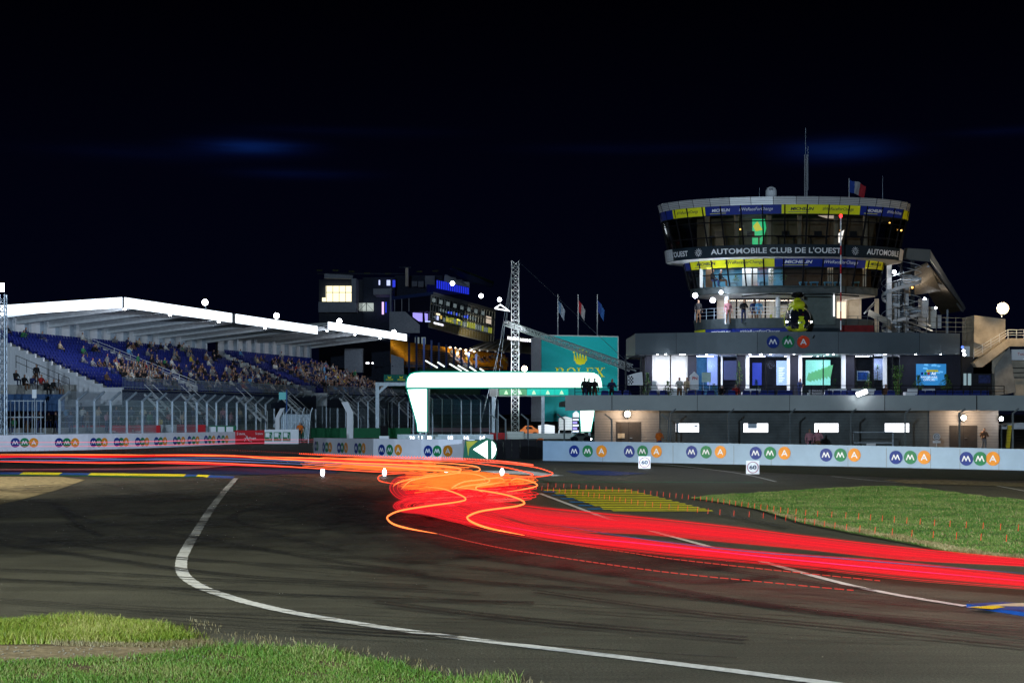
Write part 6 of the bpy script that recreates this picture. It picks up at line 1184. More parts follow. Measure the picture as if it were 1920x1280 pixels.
def serif(ch, x0, x1, y0, y1):
    b = MB(); w_ = x1-x0; W = lambda u, v: gp(x0+u*w_, y1-(y1-y0)*v)
    def R_(u0, u1, v0, v1): b.add([W(u0, v0), W(u1, v0), W(u1, v1), W(u0, v1)], [(0, 1, 2, 3)])
    def S(u0, v0, u1, v1, th): b.add([W(u0-th, v0), W(u0+th, v0), W(u1+th, v1), W(u1-th, v1)], [(0, 1, 2, 3)])
    def ring(cx, cy, ru, rv, a0, a1, tu, tv):
        n = 24; vs = []
        for i in range(n+1): a = a0+(a1-a0)*i/n; vs += [W(cx+ru*math.cos(a), cy+rv*math.sin(a)), W(cx+(ru-tu)*math.cos(a), cy+(rv-tv)*math.sin(a))]
        b.add(vs, [(2*i, 2*i+1, 2*i+3, 2*i+2) for i in range(n)])
    if ch in 'RLE': R_(.12, .30, 0, 1); R_(0, .42, 0, .06); R_(0, .40, .94, 1)
    if ch == 'R': ring(.45, .74, .38, .26, -1.57, 1.57, .17, .07); R_(.3, .47, .93, 1); R_(.3, .47, .48, .54); S(.84, .03, .48, .5, .10); R_(.72, 1, 0, .06)
    if ch == 'O': ring(.5, .5, .5, .52, 0, 6.2832, .19, .07)
    if ch == 'L': R_(.3, 1, 0, .07); R_(.92, 1, 0, .3)
    if ch == 'E': R_(.3, .95, 0, .07); R_(.3, .92, .93, 1); R_(.3, .75, .48, .54); R_(.9, .97, 0, .25); R_(.86, .93, .76, 1); R_(.7, .77, .36, .66)
    if ch == 'X': S(.82, .03, .2, .97, .10); S(.18, .03, .8, .97, .045); R_(0, .36, 0, .06); R_(.62, 1, 0, .06); R_(0, .38, .94, 1); R_(.64, 1, .94, 1)
    b.build('gold_letter', gold, t)
for ch, a, c in (('R', 1041, 1060), ('O', 1062, 1080), ('L', 1082, 1097), ('E', 1099, 1113), ('X', 1115, 1134)): serif(ch, a, c, 689, 706.5)
# flagpoles
for i, (px, mm, lb) in enumerate(((1046, [mat('flag_pale_blue', (.10, .18, .30), .8), mat('flag_pale', (.25, .3, .38), .8)], 'pale blue flag on the left pole behind the teal tower'), (1084, [fr_, fw], 'red and pale flag on the middle pole behind the teal tower'), (1120, [fb, mat('flag_mid_blue', (.03, .10, .32), .8)], 'deep blue flag on the right pole behind the teal tower'))):
    D = 205; t = thing('flagpole', (X_(px, D), D, 0), lb, 'flag', 'flagpoles'); b = MB(); b.tube([(X_(px, D), D, 10), (X_(px, D), D, Z_(552, D))], [.10, .06], 6); b.build('pole', M['steel_l'], t); flag_mesh(X_(px, D)-.05, D-.1, Z_(560, D), 1.0, 1.5, mm, t, droop=1.0, amp=.15)
# lattice mast + jib
t = thing('lattice_crane', (X_(966, 165), 165, 0), 'tall white lattice mast with a long sloping jib to the right', 'crane'); b = MB(); truss(b, (X_(966, 165), 165, 0), (X_(966, 165), 165, Z_(489, 165)), .78, 30, .042); b.build('mast_lattice', M['lat'], t)
b = MB(); truss(b, P(948, 605, 164), P(1186, 690, 122), .55, 34, .05, True); b.build('jib_lattice', M['lat'], t)
b = MB()
for a, c in (((962, 490), (925, 720)), ((960, 500), (925, 790)), ((972, 490), (1186, 688)), ((958, 560), (900, 800)), ((962, 492), (950, 604))): b.tube([P(*a, 164.5), P(*c, 160 if c[0] < 1000 else 122)], .02, 4)
b.build('guy_cable', M['steel'], t)
b = MB(); b.box(X_(950, 165), X_(982, 165), 164.3, 165.7, 0, .8); b.build('base', M['white'], t)
ball_lamp((X_(983.5, 170), 170, Z_(691, 170)), .30, M['lampwarm'], 'warm round lamp just above the lit arch right of the mast', None)
# gantries with teal screens
t = thing('screen_gantry', (X_(990, 175), 175, 0), 'pale gantry with teal screens hanging below the arch beam', 'gantry'); D = 175
b = MB(); b.box(X_(918, D), X_(1068, D), D, D+1, Z_(743, D), Z_(741, D)+.002); b.box(X_(918, D), X_(935, D), D, D+1, Z_(741, D), Z_(728, D)); b.build('beam', M['siding'], t)
for i in range(5): a = 936+i*26; b = MB(); b.box(X_(a, D), X_(a+25.5, D), D-.15, D, Z_(740.5, D), Z_(729, D)); o = b.build('screen', emi('teal_screen', (.0, .62, .50), .9) if i > 1 else emi('gold_screen', (.10, .42, .20), .8), t); b = MB(); b.add([(X_(a+9, D), D-.17, Z_(739, D)), (X_(a+17, D), D-.17, Z_(739, D)), (X_(a+15, D), D-.17, Z_(734, D)), (X_(a+13, D), D-.17, Z_(731, D)), (X_(a+11, D), D-.17, Z_(734, D))], [(0, 1, 2, 3, 4)]); b.build('crown_mark', emi('pale_gold', (.6, .9, .6), 1.0), o)
for px in (922, 1015): b = MB(); b.box(X_(px, D), X_(px+6, D), D+.1, D+.7, 0, Z_(743, D)); b.build('leg', M['steel'], t)
t = thing('teal_board_gantry', (X_(735, 175), 175, 0), 'steel gantry carrying two teal crown boards left of the arch', 'gantry'); D = 175
for i, a in enumerate((720, 742)):
    b = MB(); b.box(X_(a, D), X_(a+21.5, D), D-.15, D, Z_(715, D), Z_(702, D)); o = b.build('board', M['teal'], t); flat_text('lettering', 'ROLEX', (X_(a+4, D), D-.16, Z_(713, D)), (1, 0, 0), .82, .17, gold, o, bold=.03)
    b = MB(); b.add([(X_(a+8, D), D-.17, Z_(709, D)), (X_(a+13, D), D-.17, Z_(709, D)), (X_(a+14, D), D-.17, Z_(705, D)), (X_(a+10.5, D), D-.17, Z_(707, D)), (X_(a+7, D), D-.17, Z_(705, D))], [(0, 1, 2, 3, 4)]); b.build('crown_mark', gold, o)
b = MB(); b.box(X_(704, D), X_(768, D), D, D+.8, Z_(723, D), Z_(716.5, D)); b.box(X_(704, D), X_(711, D), D, D+.8, 0, Z_(723, D)-.002); b.bar(P(710, 736, D+.3), P(725, 722, D+.3), .3, .3); b.build('frame', M['steel'], t)
# paddock clutter in the gap
def boxthing(name, px0, px1, y0, y1, D, dep, m, label, cat, extra=None, group=None):
    t = thing(name, (X_(px0, D), D, 0), label, cat, group); b = MB(); x0, x1 = X_(px0, D), X_(px1, D); z0, z1 = Z_(y1, D), Z_(y0, D)
    b.prism([(x0, D, z0), (x1, D, z0), (x1, D, z1), ((x0+x1)/2, D, z1+(z1-z0)*.18), (x0, D, z1)], (0, dep, 0)); b.build('canopy' if 'tent' in name else 'body', m, t)
    b = MB(); b.box(x0-.05, x0+.05, D-.06, D+.02, 0, z0); b.box(x1-.05, x1+.05, D-.06, D+.02, 0, z0); b.build('leg_pair', M['steel'], t); return t
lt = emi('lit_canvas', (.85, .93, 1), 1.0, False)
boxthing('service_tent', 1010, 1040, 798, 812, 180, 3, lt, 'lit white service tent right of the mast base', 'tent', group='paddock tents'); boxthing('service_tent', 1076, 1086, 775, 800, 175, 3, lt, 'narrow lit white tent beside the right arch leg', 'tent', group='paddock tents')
boxthing('service_tent', 1048, 1073, 784, 806, 190, 4, M['siding'], 'grey service tent behind the gap in the barrier', 'tent', group='paddock tents')
t = thing('information_screen', (X_(1081, 168), 168, 0), 'purple and blue screen to the left of the right arch leg', 'screen'); D = 168
b = MB(); b.box(X_(1073, D), X_(1086, D), D, D+.2, Z_(812, D), Z_(782, D)); b.build('screen_frame', M['dark'], t)
for i in range(5): b = MB(); b.box(X_(1074, D), X_(1085-(i % 2)*3, D), D-.05, D-.001, Z_(788+i*5.5, D), Z_(784.5+i*5.5, D)); b.build('screen_line', emi('violet_line', (.35, .30, 1), 1.4) if i % 2 else emi('pale_line', (.7, .8, 1), 1.5), t)
t = thing('orange_service_car', (X_(993, 172), 172, 0), 'orange service car with a glowing body beside the mast base', 'car'); D = 172; b = MB(); b.prism([P(975, 813, D), P(1010, 813, D), P(1010, 805, D), P(1004, 803, D), P(998, 798, D), P(985, 798, D), P(979, 804, D), P(975, 806, D)], (0, 1.8, 0)); b.build('body', emi('self_lit_orange', (.9, .25, .05), .55), t); b = MB(); b.prism([P(986, 804, D-.01), P(1000, 804, D-.01), P(996, 799.5, D-.01), P(987, 799.5, D-.01)], (0, -.02, 0)); b.build('window', M['hglass'], t)  # body colour glows by itself in place of light falling on it
for px in (981, 1003): b = MB(); b.lathe((X_(px, D), D-.03, .33), [(.33, -.1), (.33, .1)], 12, axis='y'); b.build('wheel', M['black'], t)
t = thing('dark_van', (X_(1092, 140), 140, 0), 'dark green car with small headlights in front of the right arch leg', 'car'); D = 140; b = MB(); b.prism([P(1070, 826, D), P(1108, 826, D), P(1108, 818, D), P(1103, 815, D), P(1096, 811, D), P(1082, 811, D), P(1076, 817, D), P(1070, 820, D)], (0, 1.8, 0)); b.build('body', mat('dark_green_paint', (.01, .03, .02), .3, coat=.5), t)
for px in (1105, 1108): b = MB(); b.lathe((X_(px, D), D-.03, Z_(823, D)), [(.08, -.02), (.08, .02)], 8, axis='y'); b.build('headlight', M['lampw'], t)
b = MB(); b.prism([P(1080, 817, D-.01), P(1098, 817, D-.01), P(1094, 812.5, D-.01), P(1084, 812.5, D-.01)], (0, -.02, 0)); b.build('window', M['hglass'], t)
for px in (1077, 1101): b = MB(); b.lathe((X_(px, D), D-.03, .33), [(.33, -.1), (.33, .1)], 12, axis='y'); b.build('wheel', M['black'], t)
t = thing('orange_helmeted_barrel', (X_(1013, 95), 95, 0), 'small orange rounded barrel standing on the black wall', 'barrel'); 
b = MB(); b.lathe((X_(1013.5, 95), 95, Z_(830, 95)), [(.18, 0), (.24, .08), (.22, .22), (.10, .29)], 12); b.build('shell', M['orange'], t); b = MB(); b.box(X_(1013.5, 95)-.06, X_(1013.5, 95)+.06, 94.9, 95.1, 0, Z_(830, 95)); b.build('stem', M['dark'], t)
# inner pit walls behind barriers
def lowwall(px0, px1, yt, D, m, label, sr=None):
    t = thing('pit_wall', (X_(px0, D), D, 0), label, 'barrier', 'low walls further down the track'); b = MB(); b.box(X_(px0, D), X_(px1, D), D, D+.3, 0, Z_(yt, D)); b.build('wall_panel', m, t)
    if sr: flat_text('lettering', sr, (X_(px0+8, D), D-.01, Z_(yt+9, D)), (1, 0, 0), 1.6, .35, M['txtw'], t)
    return t
lowwall(133, 300, 797, 128, M['red'], 'dark red sponsor wall behind the left fence, nearest piece'); w_ = lowwall(331, 385, 796, 137, M['red'], 'shorter dark red sponsor wall behind the left fence')
lowwall(300, 330, 796, 133, M['siding'], 'pale wall piece between the two red sponsor walls'); lowwall(386, 442, 798, 141, M['green'], 'white and green wall piece behind the end of the left barrier')
for k, px in enumerate((137, 195, 248)): flat_text('lettering', ('Si course', 'Of course', 'Si course')[k], (X_(px, 127.9), 127.9, Z_(811, 127.9)), (1, 0, 0), .95, .26, M['txtw'], [o for o in bpy.data.objects if o.get('label', '').startswith('dark red sponsor wall')][0])
for px in (392, 408, 424): b = MB(); b.box(X_(px, 140.9), X_(px+13, 140.9), 140.9, 140.95, .6, 1.5); b.build('white_print', M['white'], [o for o in bpy.data.objects if o.get('label', '').startswith('white and green wall')][0])
lowwall(560, 770, 802, 172, M['green'], 'long green wall beyond the middle barrier'); lowwall(757, 920, 802, 230, mat('pink_board', (.42, .25, .33), .5), 'faint pink wall seen under the lit arch'); lowwall(745, 925, 814, 160, M['steel'], 'grey pit wall with white numerals under the arch'); lowwall(918, 1075, 812, 166, M['white'], 'bright white wall behind the black gap wall')
pw_ = [o for o in bpy.data.objects if o.get('label', '').startswith('grey pit wall')][0]
for px, sr in ((768, '24'), (784, '22'), (800, '20'), (840, '18'), (870, '16'), (900, '14')): flat_text('numeral', sr, (X_(px, 159.9), 159.9, Z_(824, 159.9)), (1, 0, 0), .5, .38, M['win'], pw_, bold=.03)
lowwall(918, 950, 811, 163, M['red'], 'red wall piece left of the mast base')
t = thing('control_box', (X_(720, 118), 118, 0), 'black signal box standing on the middle barrier edge', 'box'); b = MB(); b.box(X_(713, 118), X_(727, 118), 118, 118.5, Z_(817, 118), Z_(798, 118)); b.build('housing', M['black'], t); b = MB(); b.box(X_(711, 118), X_(729, 118), 118, 118.5, 0, Z_(817, 118)-.002); b.build('stand', M['white'], t)
t = thing('small_screen', (X_(529, 150), 150, 0), 'small teal screen on a post above the far left fence', 'screen'); b = MB(); b.box(X_(523, 150), X_(536, 150), 150, 150.2, Z_(749, 150), Z_(735, 150)); b.build('screen_face', emi('teal_face', (.05, .25, .3), .7), t); b = MB(); b.box(X_(536, 150)+.002, X_(538.5, 150), 150, 150.2, 0, Z_(730, 150)); b.build('post', mat('blue_post', (.04, .1, .3), .5), t)
t = thing('white_flag_sign', (X_(65, 113.5), 113.5, 0), 'small white rounded sign on a pole at the left fence', 'sign'); b = MB(); b.box(X_(61, 113.5), X_(69, 113.5), 113.4, 113.45, Z_(746, 113.5), Z_(730, 113.5)); b.build('sign_plate', M['white'], t); b = MB(); b.tube([(X_(65, 113.5), 113.5, 0), (X_(65, 113.5), 113.5, Z_(738, 113.5))], .04); b.build('pole', M['steel'], t)
# left edge light mast
t = thing('light_mast', (X_(4, 112), 112, 0), 'lattice light mast cut by the left edge with a white lamp on top', 'mast'); b = MB(); truss(b, (X_(4, 112), 112, 0), (X_(4, 112), 112, Z_(552, 112)), .5, 18, .05); b.build('lattice', M['steel'], t); b = MB(); b.box(X_(-4, 112), X_(6, 112), 111.8, 112.2, Z_(546, 112), Z_(531, 112)); b.build('lamp_head', M['lampw'], t)
# lower bleacher at left
t = thing('lower_bleacher', (X_(60, 120), 120, 0), 'low concrete bleacher with handrail below the first stand', 'bleacher'); b = MB()
for k in range(3): b.box(X_(-30, 120), X_(130, 120), 119.6+k*.8, 120.4+k*.8, 3.2 if k else 3.0, 4.2+.38*k)
b.build('steps', M['concrete'], t); b = MB()
for dz in (.5, 1.0): b.bar(P(30, 690-dz*24, 120), P(130, 733-dz*24, 119.5), .04, .04)
for k in range(6): p = P(30+k*20, 690+k*8.6, 119.8); b.bar(p, p+Vector((0, 0, 1.0)), .04, .04)
b.build('handrail', M['dark'], t); b = MB(); b.box(X_(-30, 120), X_(125, 120), 119.4, 119.55, 2.9, 4.2); b.build('front_panel', mat('dull_blue_panel', (.03, .07, .16), .6, var=.3), t)
b = MB(); b.box(X_(-30, 124), X_(560, 150), 150, 150.2, 0, .01); 
# standing terrace behind the fence
t = thing('spectator_bank', (X_(300, 128), 128, 0), 'low grey stepped bank where people stand behind the left fence', 'bank'); b = MB()
plb = [(X_(px, D), D) for px, D in ((-60, 120.5), (110, 122.5), (207, 127.), (295, 133), (388, 146), (470, 160), (560, 180))]
for k in range(2):
    for a, c in zip(plb[:-1], plb[1:]): o_ = Vector((-.4, 1.1, 0))*k; z = 1.15+k*.4; b.add([(a[0]+o_.x, a[1]+o_.y, 0), (c[0]+o_.x, c[1]+o_.y, 0), (c[0]+o_.x, c[1]+o_.y, z), (a[0]+o_.x, a[1]+o_.y, z), (a[0]+o_.x-.4, a[1]+o_.y+1.1, z), (c[0]+o_.x-.4, c[1]+o_.y+1.1, z)], [(0, 1, 2, 3), (3, 2, 5, 4)])
b.build('bank_steps', M['concrete'], t)
# ================================================================== FAR MAIN STAND COMPLEX
fm = thing('main_stand_complex', (X_(760, 260), 260, 0), 'dark multi-storey main stand with blue-lit rooms and yellow seats beyond the roofs', 'building')
def fbox(nm, px0, px1, y0, y1, D, dep, m, par=None):
    b = MB(); b.box(X_(px0, D), X_(px1, D), D, D+dep, Z_(y1, D), Z_(y0, D)); return b.build(nm, m, par or fm)
def fquad(nm, pts, m, ext=(0, .5, 0), par=None):
    b = MB(); b.prism([P(*p) for p in pts], ext); return b.build(nm, m, par or fm)
fdk = mat('far_dark_cladding', (.03, .04, .065), .7, var=.3); fgr = mat('far_grey_cladding', (.30, .34, .42), .6, var=.15); fbl = mat('far_blue_cladding', (.02, .04, .14), .6)
fbox('block', 598, 680, 524, 690, 262, 12, fdk); fbox('block', 680, 740, 520, 760, 263, 10, fdk); fbox('block', 740, 830, 516, 560, 268, 12, fdk)
fquad('roof_fascia', [(608, 513, 258), (662, 516, 258), (660, 523, 258), (608, 521.5, 258)], fgr); fbox('side_wall', 659, 668, 522, 566, 257, 4, fgr)
o = fbox('window', 611, 659, 536, 565, 261.5, .4, M['winwarm']); b = MB()
for k in range(5): x = 611+k*12; b.box(X_(x, 261), X_(x+.9, 261), 261.4, 261.45, Z_(565, 261), Z_(536, 261))
b.box(X_(611, 261), X_(659, 261), 261.3, 261.35, Z_(548.5, 261), Z_(547.5, 261)); b.build('window_frame', fdk, o)
fbox('balcony', 597, 668, 566, 585, 257.5, 3, fgr); fbox('window', 604, 611, 558, 565, 261, .2, M['winwarm'])
o = fbox('window', 673, 700, 568, 583, 262, .5, emi('dim_window', (.75, .85, .8), .55)); b = MB()
for a, c in (((673, 583), (687, 568)), ((687, 568), (700, 583)), ((687, 583), (687, 568)), ((673, 582), (700, 582))): b.bar(P(a[0], a[1], 261.8), P(c[0], c[1], 261.8), .12, .05)
b.build('window_frame', fdk, o)
bw_ = emi('blue_white_window', (.55, .62, 1), 1.2); bl_ = emi('blue_window', (.03, .05, .85), .8)
for a, c, y0, y1, mm in ((710, 712.5, 525, 534, bw_), (725, 731.5, 525, 535, bw_), (736, 741, 525, 538, bl_), (716, 719.5, 566, 589, emi('pink_window', (.8, .55, 1), 1.3)), (722.5, 724.5, 566, 586, bl_), (741, 756, 568, 582, bl_), (775, 792, 570, 582, emi('blue_dim_window', (.05, .09, .5), .6)), (798, 803, 575, 581, bl_), (707, 717, 549, 552, fdk), (755, 764, 568, 582, emi('cyan_dim', (.06, .14, .2), .5))):
    fbox('window', a, c, y0, y1, 261.5 if a < 750 else 256, .3, mm)
fbox('balcony', 700, 733, 541, 552, 256, 6, fgr); fbox('pillar', 731, 734, 540, 640, 255, 1, fgr); fbox('chimney_mast', 760, 765.5, 502, 536, 258, 1, mat('pale_mast', (.5, .46, .38), .6))
fbox('roof_beam', 748, 770, 500, 502, 258, 1, fdk)
for a, c, y0, y1 in ((772, 782, 527, 537), (784, 794, 527, 538), (797, 815, 517, 537)): fbox('window', a, c, y0, y1, 262, .3, mat('grey_glass', (.12, .14, .17), .3))
# main glazed volume
fquad('deck_edge', [(735, 556, 250), (812, 547, 246), (812, 553, 246), (735, 562, 250)], fbl); fquad('deck_edge', [(812, 547, 246), (930, 580, 285), (930, 585, 285), (812, 553, 246)], mat('steel_deck_edge', (.25, .28, .32), .4, metal=.3))
fquad('side_glazing', [(738, 562, 250.5), (808, 553, 246.5), (806, 584, 246.5), (738, 584, 250.5)], mat('far_dark_glass', (.01, .012, .03), .2)); b = MB()
for k in range(6): x = 740+k*13.4; b.bar(P(x, 561-k*1.4, 250-k*.6), P(x, 584, 250-k*.6), .1, .1)
b.build('mullion', fgr, fm)
fquad('side_panel', [(730, 584, 249), (760, 584, 248), (787, 609, 247), (787, 624, 247), (730, 624, 249)], fgr)
o = fquad('lit_room', [(774, 586, 249), (792, 587, 249), (792, 603, 249), (785, 602, 249), (774, 594, 249)], emi('violet_room', (.40, .34, 1), 1.0), ext=(0, .2, 0)); fquad('lit_room', [(796, 587, 249), (802, 588, 249), (802, 603, 249), (797, 602, 249)], MATS['violet_room'], ext=(0, .2, 0)); fbox('lit_sign', 797, 807, 601.5, 603.5, 246, .2, bw_)
gl = mat('facade_glass', (.030, .045, .055), .15, var=.4, scale=.15)
fquad('glass_facade', [(809, 553, 246), (928, 584, 285), (925, 644, 287), (804, 613, 248)], gl, ext=(-.3, .5, 0)); b = MB()
for k in range(25): s_ = k/24; D0 = 1/((1-s_)/246+s_/285); b.bar(P(809+119*s_, 553+31*s_, D0-.3), P(804+121*s_, 613+31*s_, D0+1.6), .10, .12)
for v in (.0, .27, .50, .74, 1.): b.bar(P(809-5*v, 553+60*v, 245.6+2*v), P(928-3*v, 584+60*v, 284.6+2*v), .16, .16)
b.build('facade_mullion', mat('facade_frame', (.30, .33, .34), .4, metal=.3), fm)
def fac(s0, s1, v0, v1, m, nm='lit_window'):
    def Q(s_, v): return P((809+119*s_)-5*v*(1-s_)-3*v*s_, 553+31*s_+60*v, 1/((1-s_)/246+s_/285)+2*v-.55)
    b = MB(); b.add([Q(s0, v1), Q(s1, v1), Q(s1, v0), Q(s0, v0)], [(0, 1, 2, 3)]); return b.build(nm, m, fm)
rr = random.Random(11); gy = emi('green_gold_window', (.26, .28, .03), 1.0); gd = emi('gold_window', (.5, .35, .08), 1.2); bb2 = emi('blue_small_window', (.05, .10, .7), 1.3); dimw = emi('dim_cool_window', (.14, .18, .19), .8)
for k in range(22): s_ = .25+k*.033; fac(s_, s_+.026, .52+rr.uniform(0, .04), .70, gy if rr.random() < .6 else dimw)
for k in range(10): s_ = .06+k*.05; fac(s_, s_+.03, .55+rr.uniform(0, .1), .60+rr.uniform(.04, .12), rr.choice([gd, dimw, bw_ if k < 2 else dimw]))
for k in range(14): s_ = .15+k*.042; fac(s_, s_+.02, .36+rr.uniform(-.03, .03), .43, rr.choice([bb2, dimw, dimw]))
for k in range(8): s_ = .02+k*.11; fac(s_, s_+.05, .08, .2, dimw)
fac(.10, .155, .50, .56, emi('warm_small', (1, .8, .5), 2)); fac(.42, .47, .53, .57, emi('yellow_small', (.9, .85, .1), 2)); fac(.87, .95, .20, .42, emi('cream_screen', (.75, .62, .5), .8)); fac(.07, .22, .80, .86, emi('white_bar', (.9, .9, 1), 1.6), 'lit_sign'); fac(.0, .93, .76, .98, mat('bronze_panel', (.20, .17, .07), .5, var=.3), 'facade_band')
fac(.32, .78, .04, .22, fdk, 'name_panel'); flt = P(856, 571, 258); xd = (P(905, 583.5, 277)-flt); flat_text('lettering', 'AUTOMOBILE CLUB DE L\'OUEST', P(856, 573.5, 256.5), xd, xd.length, .72, mat('sign_grey', (.30, .33, .36), .5), fm, bold=.01, off=-.0)
# top deck
fquad('upper_wall', [(800, 552, 256), (880, 552, 270), (880, 538, 270), (800, 533, 256)], fdk, ext=(0, 2, 0)); fquad('blue_glass', [(818, 525, 254), (880, 537, 268), (880, 552, 268), (818, 540, 254)], emi('blue_glass_glow', (.01, .02, .45), 1.5), ext=(0, .3, 0)); b = MB()
for k in range(16): x = 818+k*4.1; b.bar(P(x, 525+k*.8, 253.6+k*.93), P(x, 540+k*.8, 253.6+k*.93), .1, .1)
b.build('mullion', fdk, fm)
fquad('stepped_seating_end', [(832, 528, 258), (880, 538, 262), (880, 529, 262), (868, 528, 262), (866, 524, 261), (856, 524, 261), (854, 520, 260), (845, 519, 259), (838, 515, 258), (834, 515, 258)], fgr, ext=(0, 2, 0))
fquad('upper_roof', [(842, 503, 258), (852, 503, 258), (925, 532, 290), (922, 538, 290), (880, 530, 275)], fbl, ext=(0, 1, 0)); fquad('upper_roof_edge', [(846, 500, 256), (850, 499, 256), (926, 528, 290), (925, 533, 290)], mat('roof_green', (.015, .04, .03), .6), ext=(0, 1, 0))
fbox('roof_sign_beam', 595, 760, 512, 514, 262, .5, fdk)
for px, py in ((599, 505), (629, 505), (659, 507), (688, 510), (727, 511), (786, 507), (816, 506)): flat_text('crown_board', 'ROLEX', P(px-5, py+3.5, 262), (1, 0, 0), 1.0, .28, mat('dim_gold', (.10, .12, .01), .6), fm, bold=.02)
# canopy roof on the right and lower deck
fquad('canopy_roof', [(880, 655, 268), (1000, 664, 300), (985, 636, 310), (916, 640, 290)], mat('lit_canopy_soffit', (.42, .38, .30), .6), ext=(0, 0, .3)); b = MB()
for k in range(7): b.bar(P(884+k*15, 655+k*1.3, 266+k*4), P(920+k*10, 641-k*.4, 285+k*3), .3, .3)
b.build('canopy_beam', fgr, fm)
o = fquad('hoarding', [(950, 627, 270), (998, 633, 270), (998, 643, 270), (950, 638, 270)], M['black']); b = MB(); flat_text('lettering', 'PORSCHE', P(952, 636.5, 269.5), (1, 0, -.08), 1.9, .55, M['win'], o, bold=.03); flat_text('lettering', 'PORSCHE', P(975, 639.5, 269.5), (1, 0, -.08), 1.9, .5, M['win'], o, bold=.03)
# lower stand with yellow seats and columns
b = MB()
def LS(s_, v): return P(735+215*s_, 648+26*s_+(40-22*s_)*v, 235+65*s_-12*v)
for k in range(10): b.add([LS(0, k/10), LS(1, k/10), LS(1, (k+.75)/10)+Vector((0, 0, 0)), LS(0, (k+.75)/10)], [(0, 1, 2, 3)])
b.build('seating_deck', fdk, fm); 
sb = seatmesh(); bulk = MB(); c_, s__ = math.cos(R(60)), math.sin(R(60)); cnt = 0
for k in range(10):
    n_ = 100
    for i in range(n_):
        s_ = (i+.5)/n_
        if (i % 12) == 0: continue
        p = LS(s_, (k+.5)/10)
        if cnt < 100 and k == 4:
            if cnt == 0: mey = bpy.data.meshes.new('yellow_seat'); mey.from_pydata([(v[0]*1.5, v[1]*1.5, v[2]*1.6-.2) for v in sb.v], [], sb.f); mey.materials.append(M['seat_y'])
            o = bpy.data.objects.new('yellow_seat', mey); COL.objects.link(o); o.parent = fm; o.matrix_parent_inverse = parent_inv(fm); o.location = p; o.rotation_euler = (0, 0, R(60)); cnt += 1
        else: bulk.add([(p.x+(v[0]*c_-v[1]*s__)*1.5, p.y+(v[0]*s__+v[1]*c_)*1.5, p.z+v[2]*1.6-.2) for v in sb.v], sb.f)
tag(bulk.build('yellow_seat_rows', M['seat_y'], fm), kind='stuff')
for k in range(10): s_ = k/9; b = MB(); x = 765+k*14.0; D_ = 226+k*4.5; b.box(X_(x, D_), X_(x+3.6, D_), D_, D_+.6, Z_(700, D_), Z_(625+k*4.2, D_)); b.build('column', fbl, fm)
fquad('side_wall', [(733, 664, 224), (757, 672, 224), (757, 702, 224), (733, 702, 224)], fgr); fbox('stair_wall', 646, 680, 653, 698, 240, 2, fgr); fbox('floor_edge', 733, 900, 690, 740, 236, 4, mat('dark_green_wall', (.008, .03, .02), .7))
for k, (x, y) in enumerate(((798, 676), (821, 679), (843, 682), (859, 685), (881, 688), (900, 691))): 
    b = MB(); b.bar(P(x, y, 224), P(x+(22 if k in (0, 2, 3) else 12), y+(13 if k in (0, 2, 3) else 8), 222), .16, .16); b.build('strip_light', emi('soft_strip', (.85, .95, .9), 1.6), fm)
for k, (x, y) in enumerate(((844, 651), (853, 652), (863, 654), (873, 656), (883, 657), (889, 659))): b = MB(); b.lathe((X_(x, 262), 262, Z_(y, 262)), [(.10, -.1), (.24, 0), (.10, .1)], 8); b.build('wall_light', emi('cream_lamp', (1, .85, .6), 5), fm)
for x in (778, 790, 820, 856, 872): fbox('lit_doorway', x, x+(8 if x < 800 else 4), 632 if x < 800 else 654, 655 if x < 800 else 664, 262, .2, dimw if x < 800 else emi('cream_door', (.5, .45, .36), .7))
fbox('lit_fixture', 686, 692, 679, 682, 239, .2, M['win']); fbox('lit_fixture', 697, 700, 679, 682, 239, .2, M['win'])
area('far_stand_light', (X_(900, 268), 262, 13), (X_(900, 270), 272, 9), 1500, (1, .85, .6), 8, 1); area('far_stand_light', (X_(800, 240), 232, 15), (X_(800, 240), 238, 8), 260, (.9, .95, 1), 10, 1)
for i, (px, py) in enumerate(((854, 543.5), (903, 558), (937, 565))): ball_lamp((X_(px, 256), 243 if i == 0 else 252, Z_(py, 256)), .34, M['lampw'], ('leftmost', 'middle', 'rightmost')[i]+' of three white floodlights on the far stand deck', 'far stand floodlights', pw=0)
b = MB(); b.tube([P(928, 578, 262), P(938, 571, 262), P(956, 583, 262), P(928, 578, 262)], .12, 5); b.build('lit_truss', M['win'], fm)
# ================================================================== MORE PEOPLE
FX = -.0
def stand_people(lst, group):
    for px, py_foot, D, kind, j, rz, label, kw in lst: person(kind, (X_(px, D), D, Z_(py_foot, D)), rz, j, label, group, **kw)
stand_people([(1096, 755, 105.2, 'std3', 'black', .6, 'person in black raising an arm, leftmost on the terrace corner', {}), (1104, 756, 105.5, 'std2', 'black', -.3, 'person in black jacket second from left on the terrace corner', {}), (1115, 756, 105.2, 'std', 'black', .4, 'person in black standing third from left on the terrace corner', {}),
 (1147, 757, 106, 'std2', 'navy', .1, 'person in dark blue behind the glass left of the checkered sign', {}), (1274, 754, 106, 'std2', 'white', -.6, 'person in white shirt before the white curtains', {}), (1288, 754, 106.3, 'std', 'beige', .6, 'person in beige top by the house-shaped stand', {}),
 (1351, 755, 105.6, 'sit2', 'black', .3, 'person in black seated behind the railing under the dark panel', {}), (1380, 755, 105.6, 'sit', 'red', -.2, 'person in red top seated near the blue doorway', {}), (1660, 755, 105.6, 'sit', 'brown', .5, 'person in brown seated right of the glaring spotlight', {}), (1499, 755, 108.6, 'std2', 'navy', .9, 'person standing at the white column left of the large screen', {})], 'people on the terrace')
